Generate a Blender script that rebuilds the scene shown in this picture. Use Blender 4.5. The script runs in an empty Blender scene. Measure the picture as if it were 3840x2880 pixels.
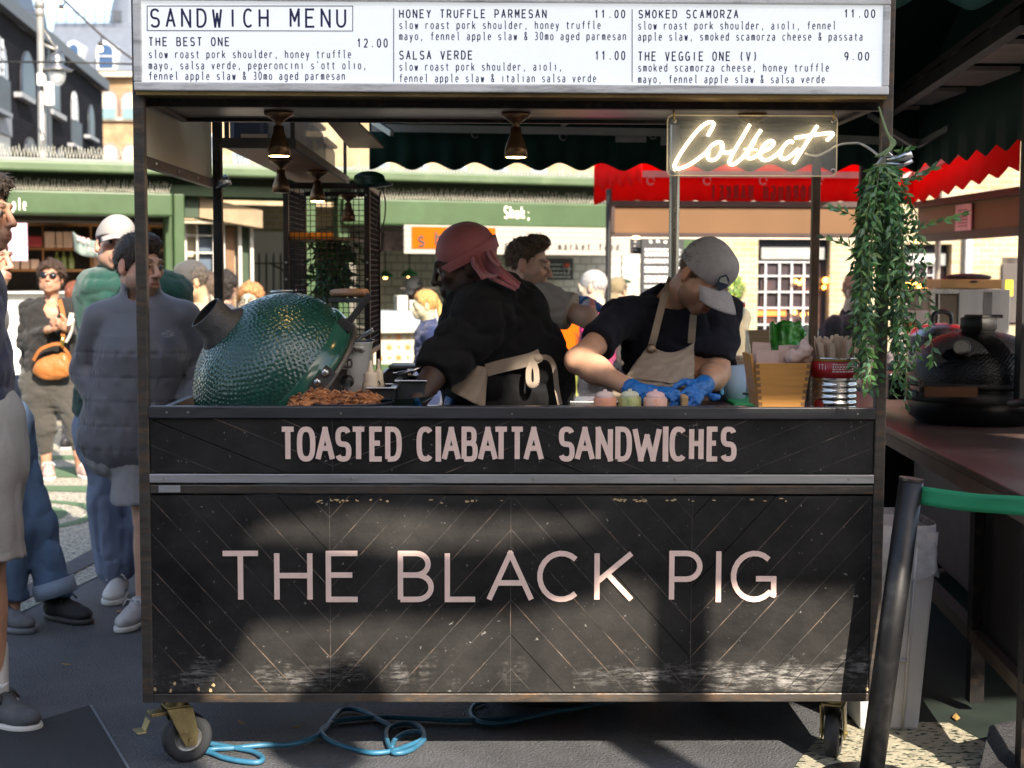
import bpy, bmesh, math, random
import numpy as np
from mathutils import Vector, Matrix
R=math.radians
random.seed(7); rng=np.random.default_rng(7)
SC=bpy.context.scene; COL=SC.collection
# ---------------------------------------------------------------- camera (50 mm, fitted to the cart's four posts)
FPX=50/36*3840; CAM=Vector((-0.0787,-4.347,1.55)); PIT=.07639; YAW=.01693; ROL=.00367
_fw=Vector((math.sin(YAW)*math.cos(PIT),math.cos(YAW)*math.cos(PIT),-math.sin(PIT)))
_rt=Vector((math.cos(YAW),-math.sin(YAW),0)); _up=_rt.cross(_fw)
_r2=_rt*math.cos(ROL)+_up*math.sin(ROL); _u2=_up*math.cos(ROL)-_rt*math.sin(ROL)
cd=bpy.data.cameras.new('camera'); cam=bpy.data.objects.new('camera',cd); COL.objects.link(cam)
cd.lens=50; cd.sensor_width=36; cd.clip_end=500; cd.clip_start=.05
_m=Matrix((_r2,_u2,-_fw)).transposed().to_4x4(); _m.translation=CAM; cam.matrix_world=_m
cd.dof.use_dof=True; cd.dof.focus_distance=4.45; cd.dof.aperture_fstop=4.5
SC.camera=cam
# ---------------------------------------------------------------- light
SUN=Vector((.33,-.75,.57)).normalized()
EL=math.asin(SUN.z); AZ=math.atan2(SUN.x,SUN.y)
w=bpy.data.worlds.new('World'); SC.world=w; w.use_nodes=True
nt=w.node_tree; bg=nt.nodes['Background']; sky=nt.nodes.new('ShaderNodeTexSky')
sky.sky_type='NISHITA'; sky.sun_disc=False; sky.sun_elevation=EL; sky.sun_rotation=AZ
sky.dust_density=1.5; sky.air_density=1.0
wt=nt.nodes.new('ShaderNodeMixRGB'); wt.blend_type='MULTIPLY'; wt.inputs[0].default_value=1; wt.inputs[2].default_value=(1,.93,.86,1); nt.links.new(sky.outputs[0],wt.inputs[1]); nt.links.new(wt.outputs[0],bg.inputs[0]); bg.inputs[1].default_value=.13
sl=bpy.data.lights.new('sun','SUN'); sl.energy=3.75; sl.angle=R(.45); sl.color=(1,.89,.75)
so=bpy.data.objects.new('sun',sl); COL.objects.link(so); so.rotation_euler=SUN.to_track_quat('Z','Y').to_euler()
SC.view_settings.view_transform='Standard'; SC.view_settings.look='None'; SC.view_settings.exposure=1.72; SC.view_settings.gamma=1
SC.render.engine='CYCLES'
SC.cycles.max_bounces=8; SC.cycles.transparent_max_bounces=24; SC.cycles.caustics_reflective=False; SC.cycles.caustics_refractive=False
SC.cycles.sample_clamp_indirect=4
# ---------------------------------------------------------------- measuring the photograph (3840 px wide) in the world
def ray(u,v): return (_fw+_r2*((u-1920)/FPX)-_u2*((v-1440)/FPX))
def W(u,v,Y):
    d=ray(u,v); return CAM+d*((Y-CAM.y)/d.y)
def WX(u,v,X):
    d=ray(u,v); return CAM+d*((X-CAM.x)/d.x)
def WZ(u,v,z):
    d=ray(u,v); return CAM+d*((z-CAM.z)/d.z)
def G(u,v): return WZ(u,v,0)
def px(Y,n=1): return n*(Y-CAM.y)/FPX      # metres covered by n photo pixels at that distance
# ---------------------------------------------------------------- things and parts
def tag(o,label=None,cat=None,group=None,kind=None):
    if label: o['label']=label
    if cat: o['category']=cat
    if group: o['group']=group
    if kind: o['kind']=kind
    return o
def thing(name,label,cat,loc=(0,0,0),group=None,rz=0):
    o=bpy.data.objects.new(name,None); o.empty_display_size=.1; COL.objects.link(o); o.location=loc; o.rotation_euler=(0,0,rz)
    return tag(o,label,cat,group)
def copy_tree(o,parent=None):
    c=o.copy(); COL.objects.link(c)
    if parent: c.parent=parent
    for ch in list(o.children): copy_tree(ch,c)
    return c
class MB:
    def __init__(s): s.v=[]; s.f=[]; s.mi=[]; s.sm=[]; s.cur=0; s.smooth=False
    def add(s,vs,fs):
        b=len(s.v); s.v+= [tuple(p) for p in vs]
        for f in fs: s.f.append(tuple(b+i for i in f)); s.mi.append(s.cur); s.sm.append(s.smooth)
    def box(s,a,b,M=None):
        x0,y0,z0=[min(p,q) for p,q in zip(a,b)]; x1,y1,z1=[max(p,q) for p,q in zip(a,b)]
        vs=[(x0,y0,z0),(x1,y0,z0),(x1,y1,z0),(x0,y1,z0),(x0,y0,z1),(x1,y0,z1),(x1,y1,z1),(x0,y1,z1)]
        if M is not None: vs=[M@Vector(p) for p in vs]
        s.add(vs,[(3,2,1,0),(4,5,6,7),(0,1,5,4),(1,2,6,5),(2,3,7,6),(3,0,4,7)]); return s
    def cbox(s,c,d,M=None):
        return s.box([c[i]-d[i]/2 for i in range(3)],[c[i]+d[i]/2 for i in range(3)],M)
    def beam(s,a,b,w,h,up=(0,0,1)):
        a=Vector(a);b=Vector(b);t=(b-a).normalized();up=Vector(up)
        x=t.cross(up)
        if x.length<1e-4: x=t.cross(Vector((0,1,0)))
        x.normalize(); y=x.cross(t).normalized(); x*=w/2; y*=h/2
        vs=[a-x-y,a+x-y,a+x+y,a-x+y,b-x-y,b+x-y,b+x+y,b-x+y]
        s.add(vs,[(0,1,2,3),(7,6,5,4),(4,5,1,0),(5,6,2,1),(6,7,3,2),(7,4,0,3)]); return s
    def quad(s,*p): s.add(p,[tuple(range(len(p)))]); return s
    def prism(s,poly,d):
        d=Vector(d); p=[Vector(q) for q in poly]; n=len(p)
        s.add(p+[q+d for q in p],[tuple(range(n))[::-1],tuple(range(n,2*n))]+[(i,(i+1)%n,n+(i+1)%n,n+i) for i in range(n)]); return s
    def tube(s,pts,r,n=8,cap=True,closed=False):
        pts=[Vector(p) for p in pts]; m=len(pts); rs=r if hasattr(r,'__len__') else [r]*m
        T=[]
        for i in range(m):
            if closed: t=pts[(i+1)%m]-pts[i-1]
            else: t=pts[min(i+1,m-1)]-pts[max(i-1,0)]
            T.append(t.normalized() if t.length>1e-9 else Vector((0,0,1)))
        x=T[0].orthogonal().normalized(); vs=[]
        for i in range(m):
            x=(x-T[i]*x.dot(T[i]));x=x.normalized() if x.length>1e-6 else T[i].orthogonal().normalized()
            y=T[i].cross(x)
            vs+=[pts[i]+(x*math.cos(2*math.pi*k/n)+y*math.sin(2*math.pi*k/n))*rs[i] for k in range(n)]
        fs=[(i*n+k,i*n+(k+1)%n,(i+1)*n+(k+1)%n,(i+1)*n+k) for i in range(m-1) for k in range(n)]
        if closed: fs+=[((m-1)*n+k,(m-1)*n+(k+1)%n,(k+1)%n,k) for k in range(n)]
        elif cap: fs+=[tuple(range(n))[::-1],tuple((m-1)*n+k for k in range(n))]
        sm=s.smooth; s.smooth=True; s.add(vs,fs); s.smooth=sm; return s
    def cyl(s,a,b,r,r2=None,n=20,smooth=True):
        a=Vector(a);b=Vector(b);t=(b-a).normalized();x=t.orthogonal().normalized();y=t.cross(x);r2=r if r2 is None else r2
        vs=[a+(x*math.cos(2*math.pi*k/n)+y*math.sin(2*math.pi*k/n))*r for k in range(n)]+[b+(x*math.cos(2*math.pi*k/n)+y*math.sin(2*math.pi*k/n))*r2 for k in range(n)]
        sm=s.smooth
        s.smooth=smooth; s.add(vs,[(k,(k+1)%n,n+(k+1)%n,n+k) for k in range(n)])
        s.smooth=False; s.add(vs,[tuple(range(n))[::-1],tuple(range(n,2*n))]); s.smooth=sm; return s
    def lathe(s,prof,M=None,n=32,sx=1,sy=1,smooth=True):
        # prof: list of (r,z); axis z; M places it
        m=len(prof); vs=[]
        for r,z in prof: vs+=[Vector((r*math.cos(2*math.pi*k/n)*sx,r*math.sin(2*math.pi*k/n)*sy,z)) for k in range(n)]
        if M is not None: vs=[M@p for p in vs]
        sm=s.smooth; s.smooth=smooth
        s.add(vs,[(i*n+k,i*n+(k+1)%n,(i+1)*n+(k+1)%n,(i+1)*n+k) for i in range(m-1) for k in range(n)]); s.smooth=sm; return s
    def ball(s,c,r,n=16,M=None):
        r=(r,r,r) if not hasattr(r,'__len__') else r; c=Vector(c); T=Matrix.Translation(c)@Matrix.Diagonal((*r,1))
        if M is not None: T=M@T
        h=n//2; return s.lathe([(max(1e-4,math.sin(math.pi*i/h)),-math.cos(math.pi*i/h)) for i in range(h+1)],T,n)
    def grid(s,fn,nu,nv,smooth=True):
        vs=[fn(i/nu,j/nv) for j in range(nv+1) for i in range(nu+1)]
        sm=s.smooth; s.smooth=smooth
        s.add(vs,[(j*(nu+1)+i,j*(nu+1)+i+1,(j+1)*(nu+1)+i+1,(j+1)*(nu+1)+i) for j in range(nv) for i in range(nu)]); s.smooth=sm; return s
    def build(s,name,mats,parent=None,bevel=0,solid=0,seg=2):
        me=bpy.data.meshes.new(name); me.from_pydata([tuple(p) for p in s.v],[],s.f); 
        mats=mats if isinstance(mats,(list,tuple)) else [mats]
        for m in mats: me.materials.append(m)
        me.polygons.foreach_set('material_index',[min(i,len(mats)-1) for i in s.mi]); me.polygons.foreach_set('use_smooth',s.sm); me.update()
        o=bpy.data.objects.new(name,me); COL.objects.link(o)
        if parent: 
            o.parent=parent; M=Matrix.LocRotScale(parent.location,parent.rotation_euler,None)
            if parent.parent: M=Matrix.Identity(4)
            o.matrix_parent_inverse=M.inverted()      # geometry is written in world coordinates
        if solid: md=o.modifiers.new('s','SOLIDIFY'); md.thickness=solid; md.offset=0
        if bevel: md=o.modifiers.new('b','BEVEL'); md.width=bevel; md.segments=seg; md.limit_method='ANGLE'; md.angle_limit=R(50)
        return o
def split(mb,name,mats,parent=None,**k):
    """every loose island of the builder becomes a part of its own"""
    p=list(range(len(mb.v)))
    def fd(i):
        while p[i]!=i: p[i]=p[p[i]]; i=p[i]
        return i
    for f in mb.f:
        for i in f[1:]: p[fd(i)]=fd(f[0])
    g={}
    for j,f in enumerate(mb.f): g.setdefault(fd(f[0]),[]).append(j)
    for fs in g.values():
        m=MB(); ix={}
        for j in fs:
            for i in mb.f[j]: ix.setdefault(i,len(ix))
        m.v=[mb.v[i] for i in ix]; m.f=[tuple(ix[i] for i in mb.f[j]) for j in fs]; m.mi=[mb.mi[j] for j in fs]; m.sm=[mb.sm[j] for j in fs]; m.build(name,mats,parent,**k)
def struct(name,mb,m): return tag(mb.build(name,m),kind='structure')
# ---------------------------------------------------------------- materials
_MC={}
def M(name,col,rough=.6,metal=0,var=.18,scale=6,bump=0,bscale=40,spec=.5,dirt=None,dscale=3,damt=.5,emit=None,es=1,coat=0,sub=0,alpha=1,stretch=(1,1,1),sheen=0):
    if name in _MC: return _MC[name]
    m=bpy.data.materials.new(name); m.use_nodes=True; t=m.node_tree; N=t.nodes; L=t.links; b=N['Principled BSDF']
    tc=N.new('ShaderNodeTexCoord'); mp=N.new('ShaderNodeMapping'); mp.inputs['Scale'].default_value=stretch; L.new(tc.outputs['Object'],mp.inputs[0])
    n=N.new('ShaderNodeTexNoise'); n.inputs['Scale'].default_value=scale; n.inputs['Detail'].default_value=6; n.inputs['Roughness'].default_value=.62; L.new(mp.outputs[0],n.inputs[0])
    r=N.new('ShaderNodeValToRGB'); e=r.color_ramp.elements; e[0].position=.28;e[1].position=.75
    e[0].color=(*[max(0,c*(1-var)) for c in col],1); e[1].color=(*[min(1,c*(1+var)) for c in col],1); L.new(n.outputs[0],r.inputs[0]); out=r.outputs[0]
    if dirt:
        n2=N.new('ShaderNodeTexNoise'); n2.inputs['Scale'].default_value=dscale; n2.inputs['Detail'].default_value=9; n2.inputs['Roughness'].default_value=.72; L.new(mp.outputs[0],n2.inputs[0])
        r2=N.new('ShaderNodeValToRGB'); e=r2.color_ramp.elements; e[0].position=.5;e[1].position=.72; e[0].color=(0,0,0,1); e[1].color=(damt,)*3+(1,); L.new(n2.outputs[0],r2.inputs[0])
        mx=N.new('ShaderNodeMixRGB'); mx.inputs[2].default_value=(*dirt,1); L.new(r2.outputs[0],mx.inputs[0]); L.new(out,mx.inputs[1]); out=mx.outputs[0]
    L.new(out,b.inputs['Base Color'])
    mr=N.new('ShaderNodeMapRange'); mr.inputs['To Min'].default_value=max(.02,rough-.1); mr.inputs['To Max'].default_value=min(1,rough+.12); L.new(n.outputs[0],mr.inputs[0]); L.new(mr.outputs[0],b.inputs['Roughness'])
    b.inputs['Metallic'].default_value=metal; b.inputs['Specular IOR Level'].default_value=spec; b.inputs['Coat Weight'].default_value=coat
    if sub: b.inputs['Subsurface Weight'].default_value=sub; b.inputs['Subsurface Radius'].default_value=(.012,.005,.003); b.inputs['Subsurface Scale'].default_value=1
    if sheen: b.inputs['Sheen Weight'].default_value=sheen
    if alpha<1: b.inputs['Alpha'].default_value=alpha
    if bump:
        n3=N.new('ShaderNodeTexNoise'); n3.inputs['Scale'].default_value=bscale; n3.inputs['Detail'].default_value=4; L.new(mp.outputs[0],n3.inputs[0])
        bp=N.new('ShaderNodeBump'); bp.inputs['Strength'].default_value=bump; bp.inputs['Distance'].default_value=.02; L.new(n3.outputs[0],bp.inputs['Height']); L.new(bp.outputs[0],b.inputs['Normal'])
    if emit: b.inputs['Emission Color'].default_value=(*emit,1); b.inputs['Emission Strength'].default_value=es
    _MC[name]=m; return m
def nodes(m): return m.node_tree.nodes,m.node_tree.links,m.node_tree.nodes['Principled BSDF']
def glass(name,col=(1,1,1),rough=.02,ior=1.45,tr=.85):
    """clear sheet: mostly transparent with a glossy coat, cheap to trace"""
    if name in _MC: return _MC[name]
    m=bpy.data.materials.new(name); m.use_nodes=True; t=m.node_tree; N=t.nodes; L=t.links; b=N['Principled BSDF']
    b.inputs['Base Color'].default_value=(*col,1); b.inputs['Roughness'].default_value=rough; b.inputs['Alpha'].default_value=1-tr; b.inputs['IOR'].default_value=ior
    _MC[name]=m; return m
def brick(name,c1,c2,mortar,scale=1,bw=.22,rh=.075,axis='xz',rough=.85,ms=.012,bumps=.5):
    if name in _MC: return _MC[name]
    m=bpy.data.materials.new(name); m.use_nodes=True; t=m.node_tree; N=t.nodes; L=t.links; b=N['Principled BSDF']
    tc=N.new('ShaderNodeTexCoord'); sp=N.new('ShaderNodeSeparateXYZ'); cb=N.new('ShaderNodeCombineXYZ'); L.new(tc.outputs['Object'],sp.inputs[0])
    ad=N.new('ShaderNodeMath'); L.new(sp.outputs[0],ad.inputs[0]); L.new(sp.outputs[1],ad.inputs[1]); L.new(ad.outputs[0],cb.inputs[0]); L.new(sp.outputs[2],cb.inputs[1])
    bt=N.new('ShaderNodeTexBrick'); L.new(cb.outputs[0],bt.inputs[0]); bt.inputs['Color1'].default_value=(*c1,1); bt.inputs['Color2'].default_value=(*c2,1); bt.inputs['Mortar'].default_value=(*mortar,1)
    bt.inputs['Scale'].default_value=scale; bt.inputs['Brick Width'].default_value=bw; bt.inputs['Row Height'].default_value=rh; bt.inputs['Mortar Size'].default_value=ms; bt.inputs['Bias'].default_value=-.1
    n=N.new('ShaderNodeTexNoise'); n.inputs['Scale'].default_value=1.7; n.inputs['Detail'].default_value=8; L.new(tc.outputs['Object'],n.inputs[0])
    mx=N.new('ShaderNodeMixRGB'); mx.blend_type='OVERLAY'; mx.inputs[0].default_value=.55; L.new(bt.outputs[0],mx.inputs[1]); L.new(n.outputs[0],mx.inputs[2]); L.new(mx.outputs[0],b.inputs['Base Color'])
    b.inputs['Roughness'].default_value=rough; b.inputs['Specular IOR Level'].default_value=.05 if rough>.5 else .5
    bp=N.new('ShaderNodeBump'); bp.inputs['Strength'].default_value=bumps; bp.inputs['Distance'].default_value=.01; bp.invert=True; L.new(bt.outputs['Fac'],bp.inputs['Height']); L.new(bp.outputs[0],b.inputs['Normal'])
    _MC[name]=m; return m
# ---------------------------------------------------------------- stroke lettering
_GL={'A':".0,0 .5,1 1,0;.19,.36 .81,.36",'B':"0,0 0,1 .5,1 @.5,.765,.4,.235,90,-90 0,.53;.5,.53 @.55,.265,.45,.265,90,-90 0,0",'C':"@.52,.5,.52,.5,48,312",
'D':"0,0 0,1 .36,1 @.36,.5,.64,.5,90,-90 0,0",'E':"1,1 0,1 0,0 1,0;0,.53 .82,.53",'F':"1,1 0,1 0,0;0,.53 .82,.53",'G':"@.52,.5,.52,.5,48,315 1,.1 1,.45 .56,.45",'H':"0,0 0,1;1,0 1,1;0,.52 1,.52",
'I':".5,0 .5,1",'J':".8,1 .8,.3 @.42,.3,.38,.3,0,-150",'K':"0,0 0,1;1,1 0,.38;.3,.56 1,0",'L':"0,1 0,0 1,0",'M':"0,0 0,1 .5,.35 1,1 1,0",'N':"0,0 0,1 1,0 1,1",'O':"@.5,.5,.5,.5,90,450",
'P':"0,0 0,1 .5,1 @.5,.72,.46,.28,90,-90 0,.44",'Q':"@.5,.5,.5,.5,90,450;.6,.25 1,-.05",'R':"0,0 0,1 .5,1 @.5,.73,.46,.27,90,-90 0,.46;.5,.46 1,0",'S':"@.5,.745,.45,.255,25,270 @.5,.25,.48,.25,90,-155",
'T':"0,1 1,1;.5,1 .5,0",'U':"0,1 0,.35 @.5,.35,.5,.35,180,360 1,1",'V':"0,1 .5,0 1,1",'W':"0,1 .25,0 .5,.75 .75,0 1,1",'X':"0,0 1,1;0,1 1,0",'Y':"0,1 .5,.5 1,1;.5,.5 .5,0",'Z':"0,1 1,1 0,0 1,0",
'a':".08,.58 @.45,.46,.38,.22,115,0 .83,.0;.83,.36 @.42,.18,.38,.2,85,360 .83,.2",'b':"0,1 0,0;0,.34 @.46,.34,.44,.34,180,-180",'c':"@.5,.34,.46,.34,45,315",'d':".9,1 .9,0;.9,.34 @.46,.34,.44,.34,0,360",
'e':".06,.36 .92,.36 @.49,.34,.43,.34,5,310",'f':".95,.97 @.75,.77,.25,.22,70,180 .5,0;.1,.66 .9,.66",'g':".88,.66 .88,-.05 @.5,-.05,.38,.23,0,-150;.88,.34 @.46,.34,.42,.33,0,360",'h':"0,1 0,0;0,.4 @.45,.4,.43,.28,180,0 .88,0",
'i':".2,.66 .5,.66 .5,0;.48,.9 .52,.9",'j':".2,.66 .6,.66 .6,-.1 @.3,-.1,.3,.18,0,-120",'k':"0,1 0,0;.85,.66 .05,.26;.3,.4 .9,0",'l':".2,1 .5,1 .5,.15 @.7,.15,.2,.15,180,290",
'm':"0,0 0,.66;0,.5 @.25,.5,.23,.17,180,0 .48,0;.48,.5 @.72,.5,.24,.17,180,0 .96,0",'n':"0,0 0,.66;0,.4 @.45,.4,.43,.28,180,0 .88,0",'o':"@.48,.34,.45,.34,90,450",'p':"0,.66 0,-.28;0,.34 @.46,.34,.44,.34,180,-180",
'q':".9,.66 .9,-.28;.9,.34 @.46,.34,.44,.34,0,360",'r':".1,0 .1,.66;.1,.4 @.5,.4,.4,.28,180,40",'s':"@.48,.5,.36,.17,30,270 @.48,.165,.4,.165,90,-150",'t':".4,.9 .4,.2 @.65,.2,.25,.2,180,300;.05,.66 .85,.66",
'u':"0,.66 0,.28 @.43,.28,.43,.28,180,360 .86,.66;.86,.66 .86,0",'v':"0,.66 .45,0 .9,.66",'w':"0,.66 .24,0 .48,.55 .72,0 .96,.66",'x':"0,.66 .9,0;0,0 .9,.66",'y':"0,.66 .45,0;.9,.66 .3,-.28 .05,-.28",'z':"0,.66 .9,.66 0,0 .9,0",
'0':"@.5,.5,.45,.5,90,450",'1':".15,.75 .5,1 .5,0",'2':"@.5,.7,.42,.3,160,-20 .08,0 .95,0",'3':"@.48,.75,.4,.25,140,-90 @.48,.25,.45,.25,90,-140",'4':".7,0 .7,1 .05,.3 .95,.3",'5':".9,1 .2,1 .12,.55 @.48,.32,.44,.32,120,-140",
'6':"@.5,.3,.42,.3,90,450;.09,.32 @.6,.32,.5,.68,180,85",'7':".05,1 .95,1 .35,0",'8':"@.5,.75,.38,.25,90,450;@.5,.26,.45,.26,90,450",'9':"@.5,.7,.42,.3,90,450;.92,.68 @.4,.68,.52,.68,0,-85",
'.':".5,0 .5,.13",',':".55,.12 .38,-.16",'&':".95,0 .2,.72 @.42,.82,.24,.18,200,-20 .1,.32 @.42,.22,.34,.22,160,300 .95,.45","'":".5,1 .45,.78",'(':"@1,.5,.6,.62,125,235",')':"@0,.5,.6,.62,55,-55",';':".4,.5 .5,.56;.5,.06 .36,-.18",':':".45,.5 .5,.55;.45,.0 .5,.05",'-':".1,.4 .9,.4",'!':".5,1 .5,.3;.5,.05 .5,0",'/':"0,0 1,1"}
def strokes(ch,sq=2.0):
    out=[]
    for st in _GL.get(ch,'').split(';'):
        pl=[]
        for tk in st.split():
            if tk[0]=='@':
                cx,cy,rx,ry,a0,a1=[float(q) for q in tk[1:].split(',')]; n=max(4,int(abs(a1-a0)/15))
                for i in range(n+1):
                    a=R(a0+(a1-a0)*i/n); c,s=math.cos(a),math.sin(a)
                    pl.append((cx+rx*math.copysign(abs(c)**(2/sq),c),cy+ry*math.copysign(abs(s)**(2/sq),s)))
            else: pl.append(tuple(float(q) for q in tk.split(',')))
        if pl: out.append(pl)
    return out
def ribbon(mb,pl,w,to3,depth,lift=0):
    pl=[Vector((p[0],p[1])) for p in pl]; q=[pl[0]]
    for p in pl[1:]:
        if (p-q[-1]).length>1e-6: q.append(p)
    parts=[[q[0]]]
    for i in range(1,len(q)):
        parts[-1].append(q[i])
        if i<len(q)-1:
            a=(q[i]-q[i-1]).normalized();b=(q[i+1]-q[i]).normalized()
            if a.dot(b)<.3: parts.append([q[i]])
    for k,p in enumerate(parts):
        if len(p)<2: continue
        if len(parts)>1:
            if k>0: p[0]=p[0]-(p[1]-p[0]).normalized()*w*.42
            if k<len(parts)-1: p[-1]=p[-1]+(p[-1]-p[-2]).normalized()*w*.42
        _ribbon(mb,p,w,to3,depth,lift+k*.00016)
def _ribbon(mb,pl,w,to3,depth,lift):
    """flat painted stroke, mitred, mapped to 3-D by to3(x,y); depth = thickness vector"""
    pl=[Vector((p[0],p[1])) for p in pl]; q=[pl[0]]
    for p in pl[1:]:
        if (p-q[-1]).length>1e-6: q.append(p)
    pl=q; n=len(pl)
    if n<2: return
    closed=(pl[0]-pl[-1]).length<1e-3 and n>4; Lf=[];Rt=[]
    if not closed:
        e=w*.0; pl[0]=pl[0]-(pl[1]-pl[0]).normalized()*e
    for i in range(n):
        if closed: a=pl[i]-pl[i-1 if i>0 else n-2]; b=pl[(i+1) if i<n-1 else 1]-pl[i]
        else:
            a=pl[i]-pl[i-1] if i>0 else pl[1]-pl[0]; b=pl[i+1]-pl[i] if i<n-1 else a
        a=a.normalized(); b=b.normalized(); t=(a+b); t=t.normalized() if t.length>.05 else b
        nm=Vector((-t.y,t.x)); k=min(2.0,1/max(.3,nm.dot(Vector((-a.y,a.x)))))
        Lf.append(pl[i]+nm*w*.5*k); Rt.append(pl[i]-nm*w*.5*k)
    D=Vector(depth); O=-D.normalized()*lift; vs=[to3(p.x,p.y)+O for p in Lf]+[to3(p.x,p.y)+O for p in Rt]; m=len(vs); vs2=vs+[v+D for v in vs]
    fs=[]
    for i in range(n-1):
        fs+=[(i,i+1,n+i+1,n+i),(m+i,m+n+i,m+n+i+1,m+i+1),(i,m+i,m+i+1,i+1),(n+i,n+i+1,m+n+i+1,m+n+i)]
    if not closed: fs+=[(0,n,m+n,m),(n-1,m+n-1,m+2*n-1,2*n-1)]
    mb.add(vs2,fs)
def letter(mb,ch,org,ex,ey,w,h,sw,sq=2.0,depth=None,slant=0):
    """one character: org lower-left, ex/ey unit axes, w,h size, sw stroke width (metres)"""
    org=Vector(org);ex=Vector(ex);ey=Vector(ey)
    d=depth if depth is not None else ex.cross(ey)*(-.001)
    for i,pl in enumerate(strokes(ch,sq)):
        ribbon(mb,[(sw/2+x*(w-sw)+slant*y*h,sw/2+y*(h-sw)) for x,y in pl],sw,lambda x,y:org+ex*x+ey*y,d,i*.0005)
def text(mb,s,org,ex,ey,adv,h,sw,fill=.68,sq=2.0,depth=None,prop=False):
    x=0
    for ch in s:
        ww=adv*fill
        if prop and ch in "il.,;:'I!": ww*=.45
        if prop and ch in 'mwMW': ww*=1.35
        if ch!=' ': letter(mb,ch,Vector(org)+Vector(ex)*x,ex,ey,ww,h,sw,sq,depth)
        x+=(ww+adv*(1-fill)) if prop else adv
# ---------------------------------------------------------------- implicit surfaces for bodies and cloth
def vnoise(p,f,seed=0):
    q=p*f+seed*17.3; i=np.floor(q).astype(np.int64); t=(q-i).astype(np.float32); t=t*t*(3-2*t)
    def hsh(ix,iy,iz):
        n=(ix*73856093)^(iy*19349663)^(iz*83492791); n=(n^(n>>13))*1274126177; n=n^(n>>16)
        return (n&0xffff).astype(np.float32)/32767.5-1
    x,y,z=i[:,0],i[:,1],i[:,2]; r=0
    for dx in (0,1):
        wx=t[:,0] if dx else 1-t[:,0]
        for dy in (0,1):
            wy=t[:,1] if dy else 1-t[:,1]
            for dz in (0,1):
                wz=t[:,2] if dz else 1-t[:,2]; r=r+hsh(x+dx,y+dy,z+dz)*wx*wy*wz
    return r
def A3(v): return np.array(v,dtype=np.float32)
class Cone:
    def __init__(s,a,b,ra,rb,k=.02,sub=False): s.a=A3(a);s.b=A3(b);s.ra=ra;s.rb=rb;s.k=k;s.sub=sub
    def bound(s): return (s.a+s.b)/2, float(np.linalg.norm(s.a-s.b))/2+max(s.ra,s.rb)
    def d(s,p):
        ab=s.b-s.a; t=np.clip(((p-s.a)@ab)/max(1e-9,float(ab@ab)),0,1); return np.linalg.norm(p-s.a-t[:,None]*ab,axis=1)-(s.ra+(s.rb-s.ra)*t)
class Ell:
    def __init__(s,c,r,rot=None,k=.02,sub=False): s.c=A3(c);s.r=A3(r if hasattr(r,'__len__') else (r,r,r));s.R=None if rot is None else A3(rot);s.k=k;s.sub=sub
    def bound(s): return s.c,float(s.r.max())
    def d(s,p):
        q=p-s.c
        if s.R is not None: q=q@s.R
        k0=np.linalg.norm(q/s.r,axis=1); k1=np.linalg.norm(q/(s.r*s.r),axis=1); return k0*(k0-1)/np.maximum(k1,1e-6)
class ECap:
    """elliptical capsule: sections (w,d) half sizes at both ends; x is the width direction"""
    def __init__(s,a,b,wa,wb,x=(1,0,0),k=.03,sub=False):
        s.a=A3(a);s.b=A3(b);s.wa=A3(wa);s.wb=A3(wb);s.k=k;s.sub=sub; z=(s.b-s.a); s.L=float(np.linalg.norm(z)); s.z=z/max(s.L,1e-6); x=A3(x); x=x-s.z*float(x@s.z); s.x=x/np.linalg.norm(x); s.y=np.cross(s.z,s.x)
    def bound(s): return (s.a+s.b)/2, s.L/2+float(max(s.wa.max(),s.wb.max()))
    def d(s,p):
        q=p-s.a; zz=q@s.z; t=np.clip(zz/max(s.L,1e-6),0,1); w=s.wa+(s.wb-s.wa)*t[:,None]; m=np.minimum(w[:,0],w[:,1]); e=zz-t*s.L
        k=np.sqrt(((q@s.x)/w[:,0])**2+((q@s.y)/w[:,1])**2+(e/m)**2); return (k-1)*m
class Half:
    """cuts away everything on the far side of a plane"""
    def __init__(s,p,n,k=.006): s.p=A3(p); s.n=A3(n)/np.linalg.norm(A3(n)); s.k=k
    def d(s,p): return (p-s.p)@s.n
def _ev(prims,p):
    d=np.full(len(p),1.,np.float32)
    for q in prims:
        if isinstance(q,Half):
            e=q.d(p); k=q.k; h=np.maximum(k-np.abs(d-e),0)/k; d=np.maximum(d,e)+h*h*k*.25; continue
        c,r=q.bound(); far=np.linalg.norm(p-c,axis=1)-r; near=far<(.05+q.k); k=max(q.k,1e-4)
        if q.sub:
            if near.any():
                e=-q.d(p[near]); a=d[near]; h=np.maximum(k-np.abs(a-e),0)/k; d[near]=np.maximum(a,e)+h*h*k*.25
        else:
            e=far.astype(np.float32)+.001
            if near.any(): e[near]=q.d(p[near])
            h=np.maximum(k-np.abs(d-e),0)/k; d=np.minimum(d,e)-h*h*k*.25
    return d
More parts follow.
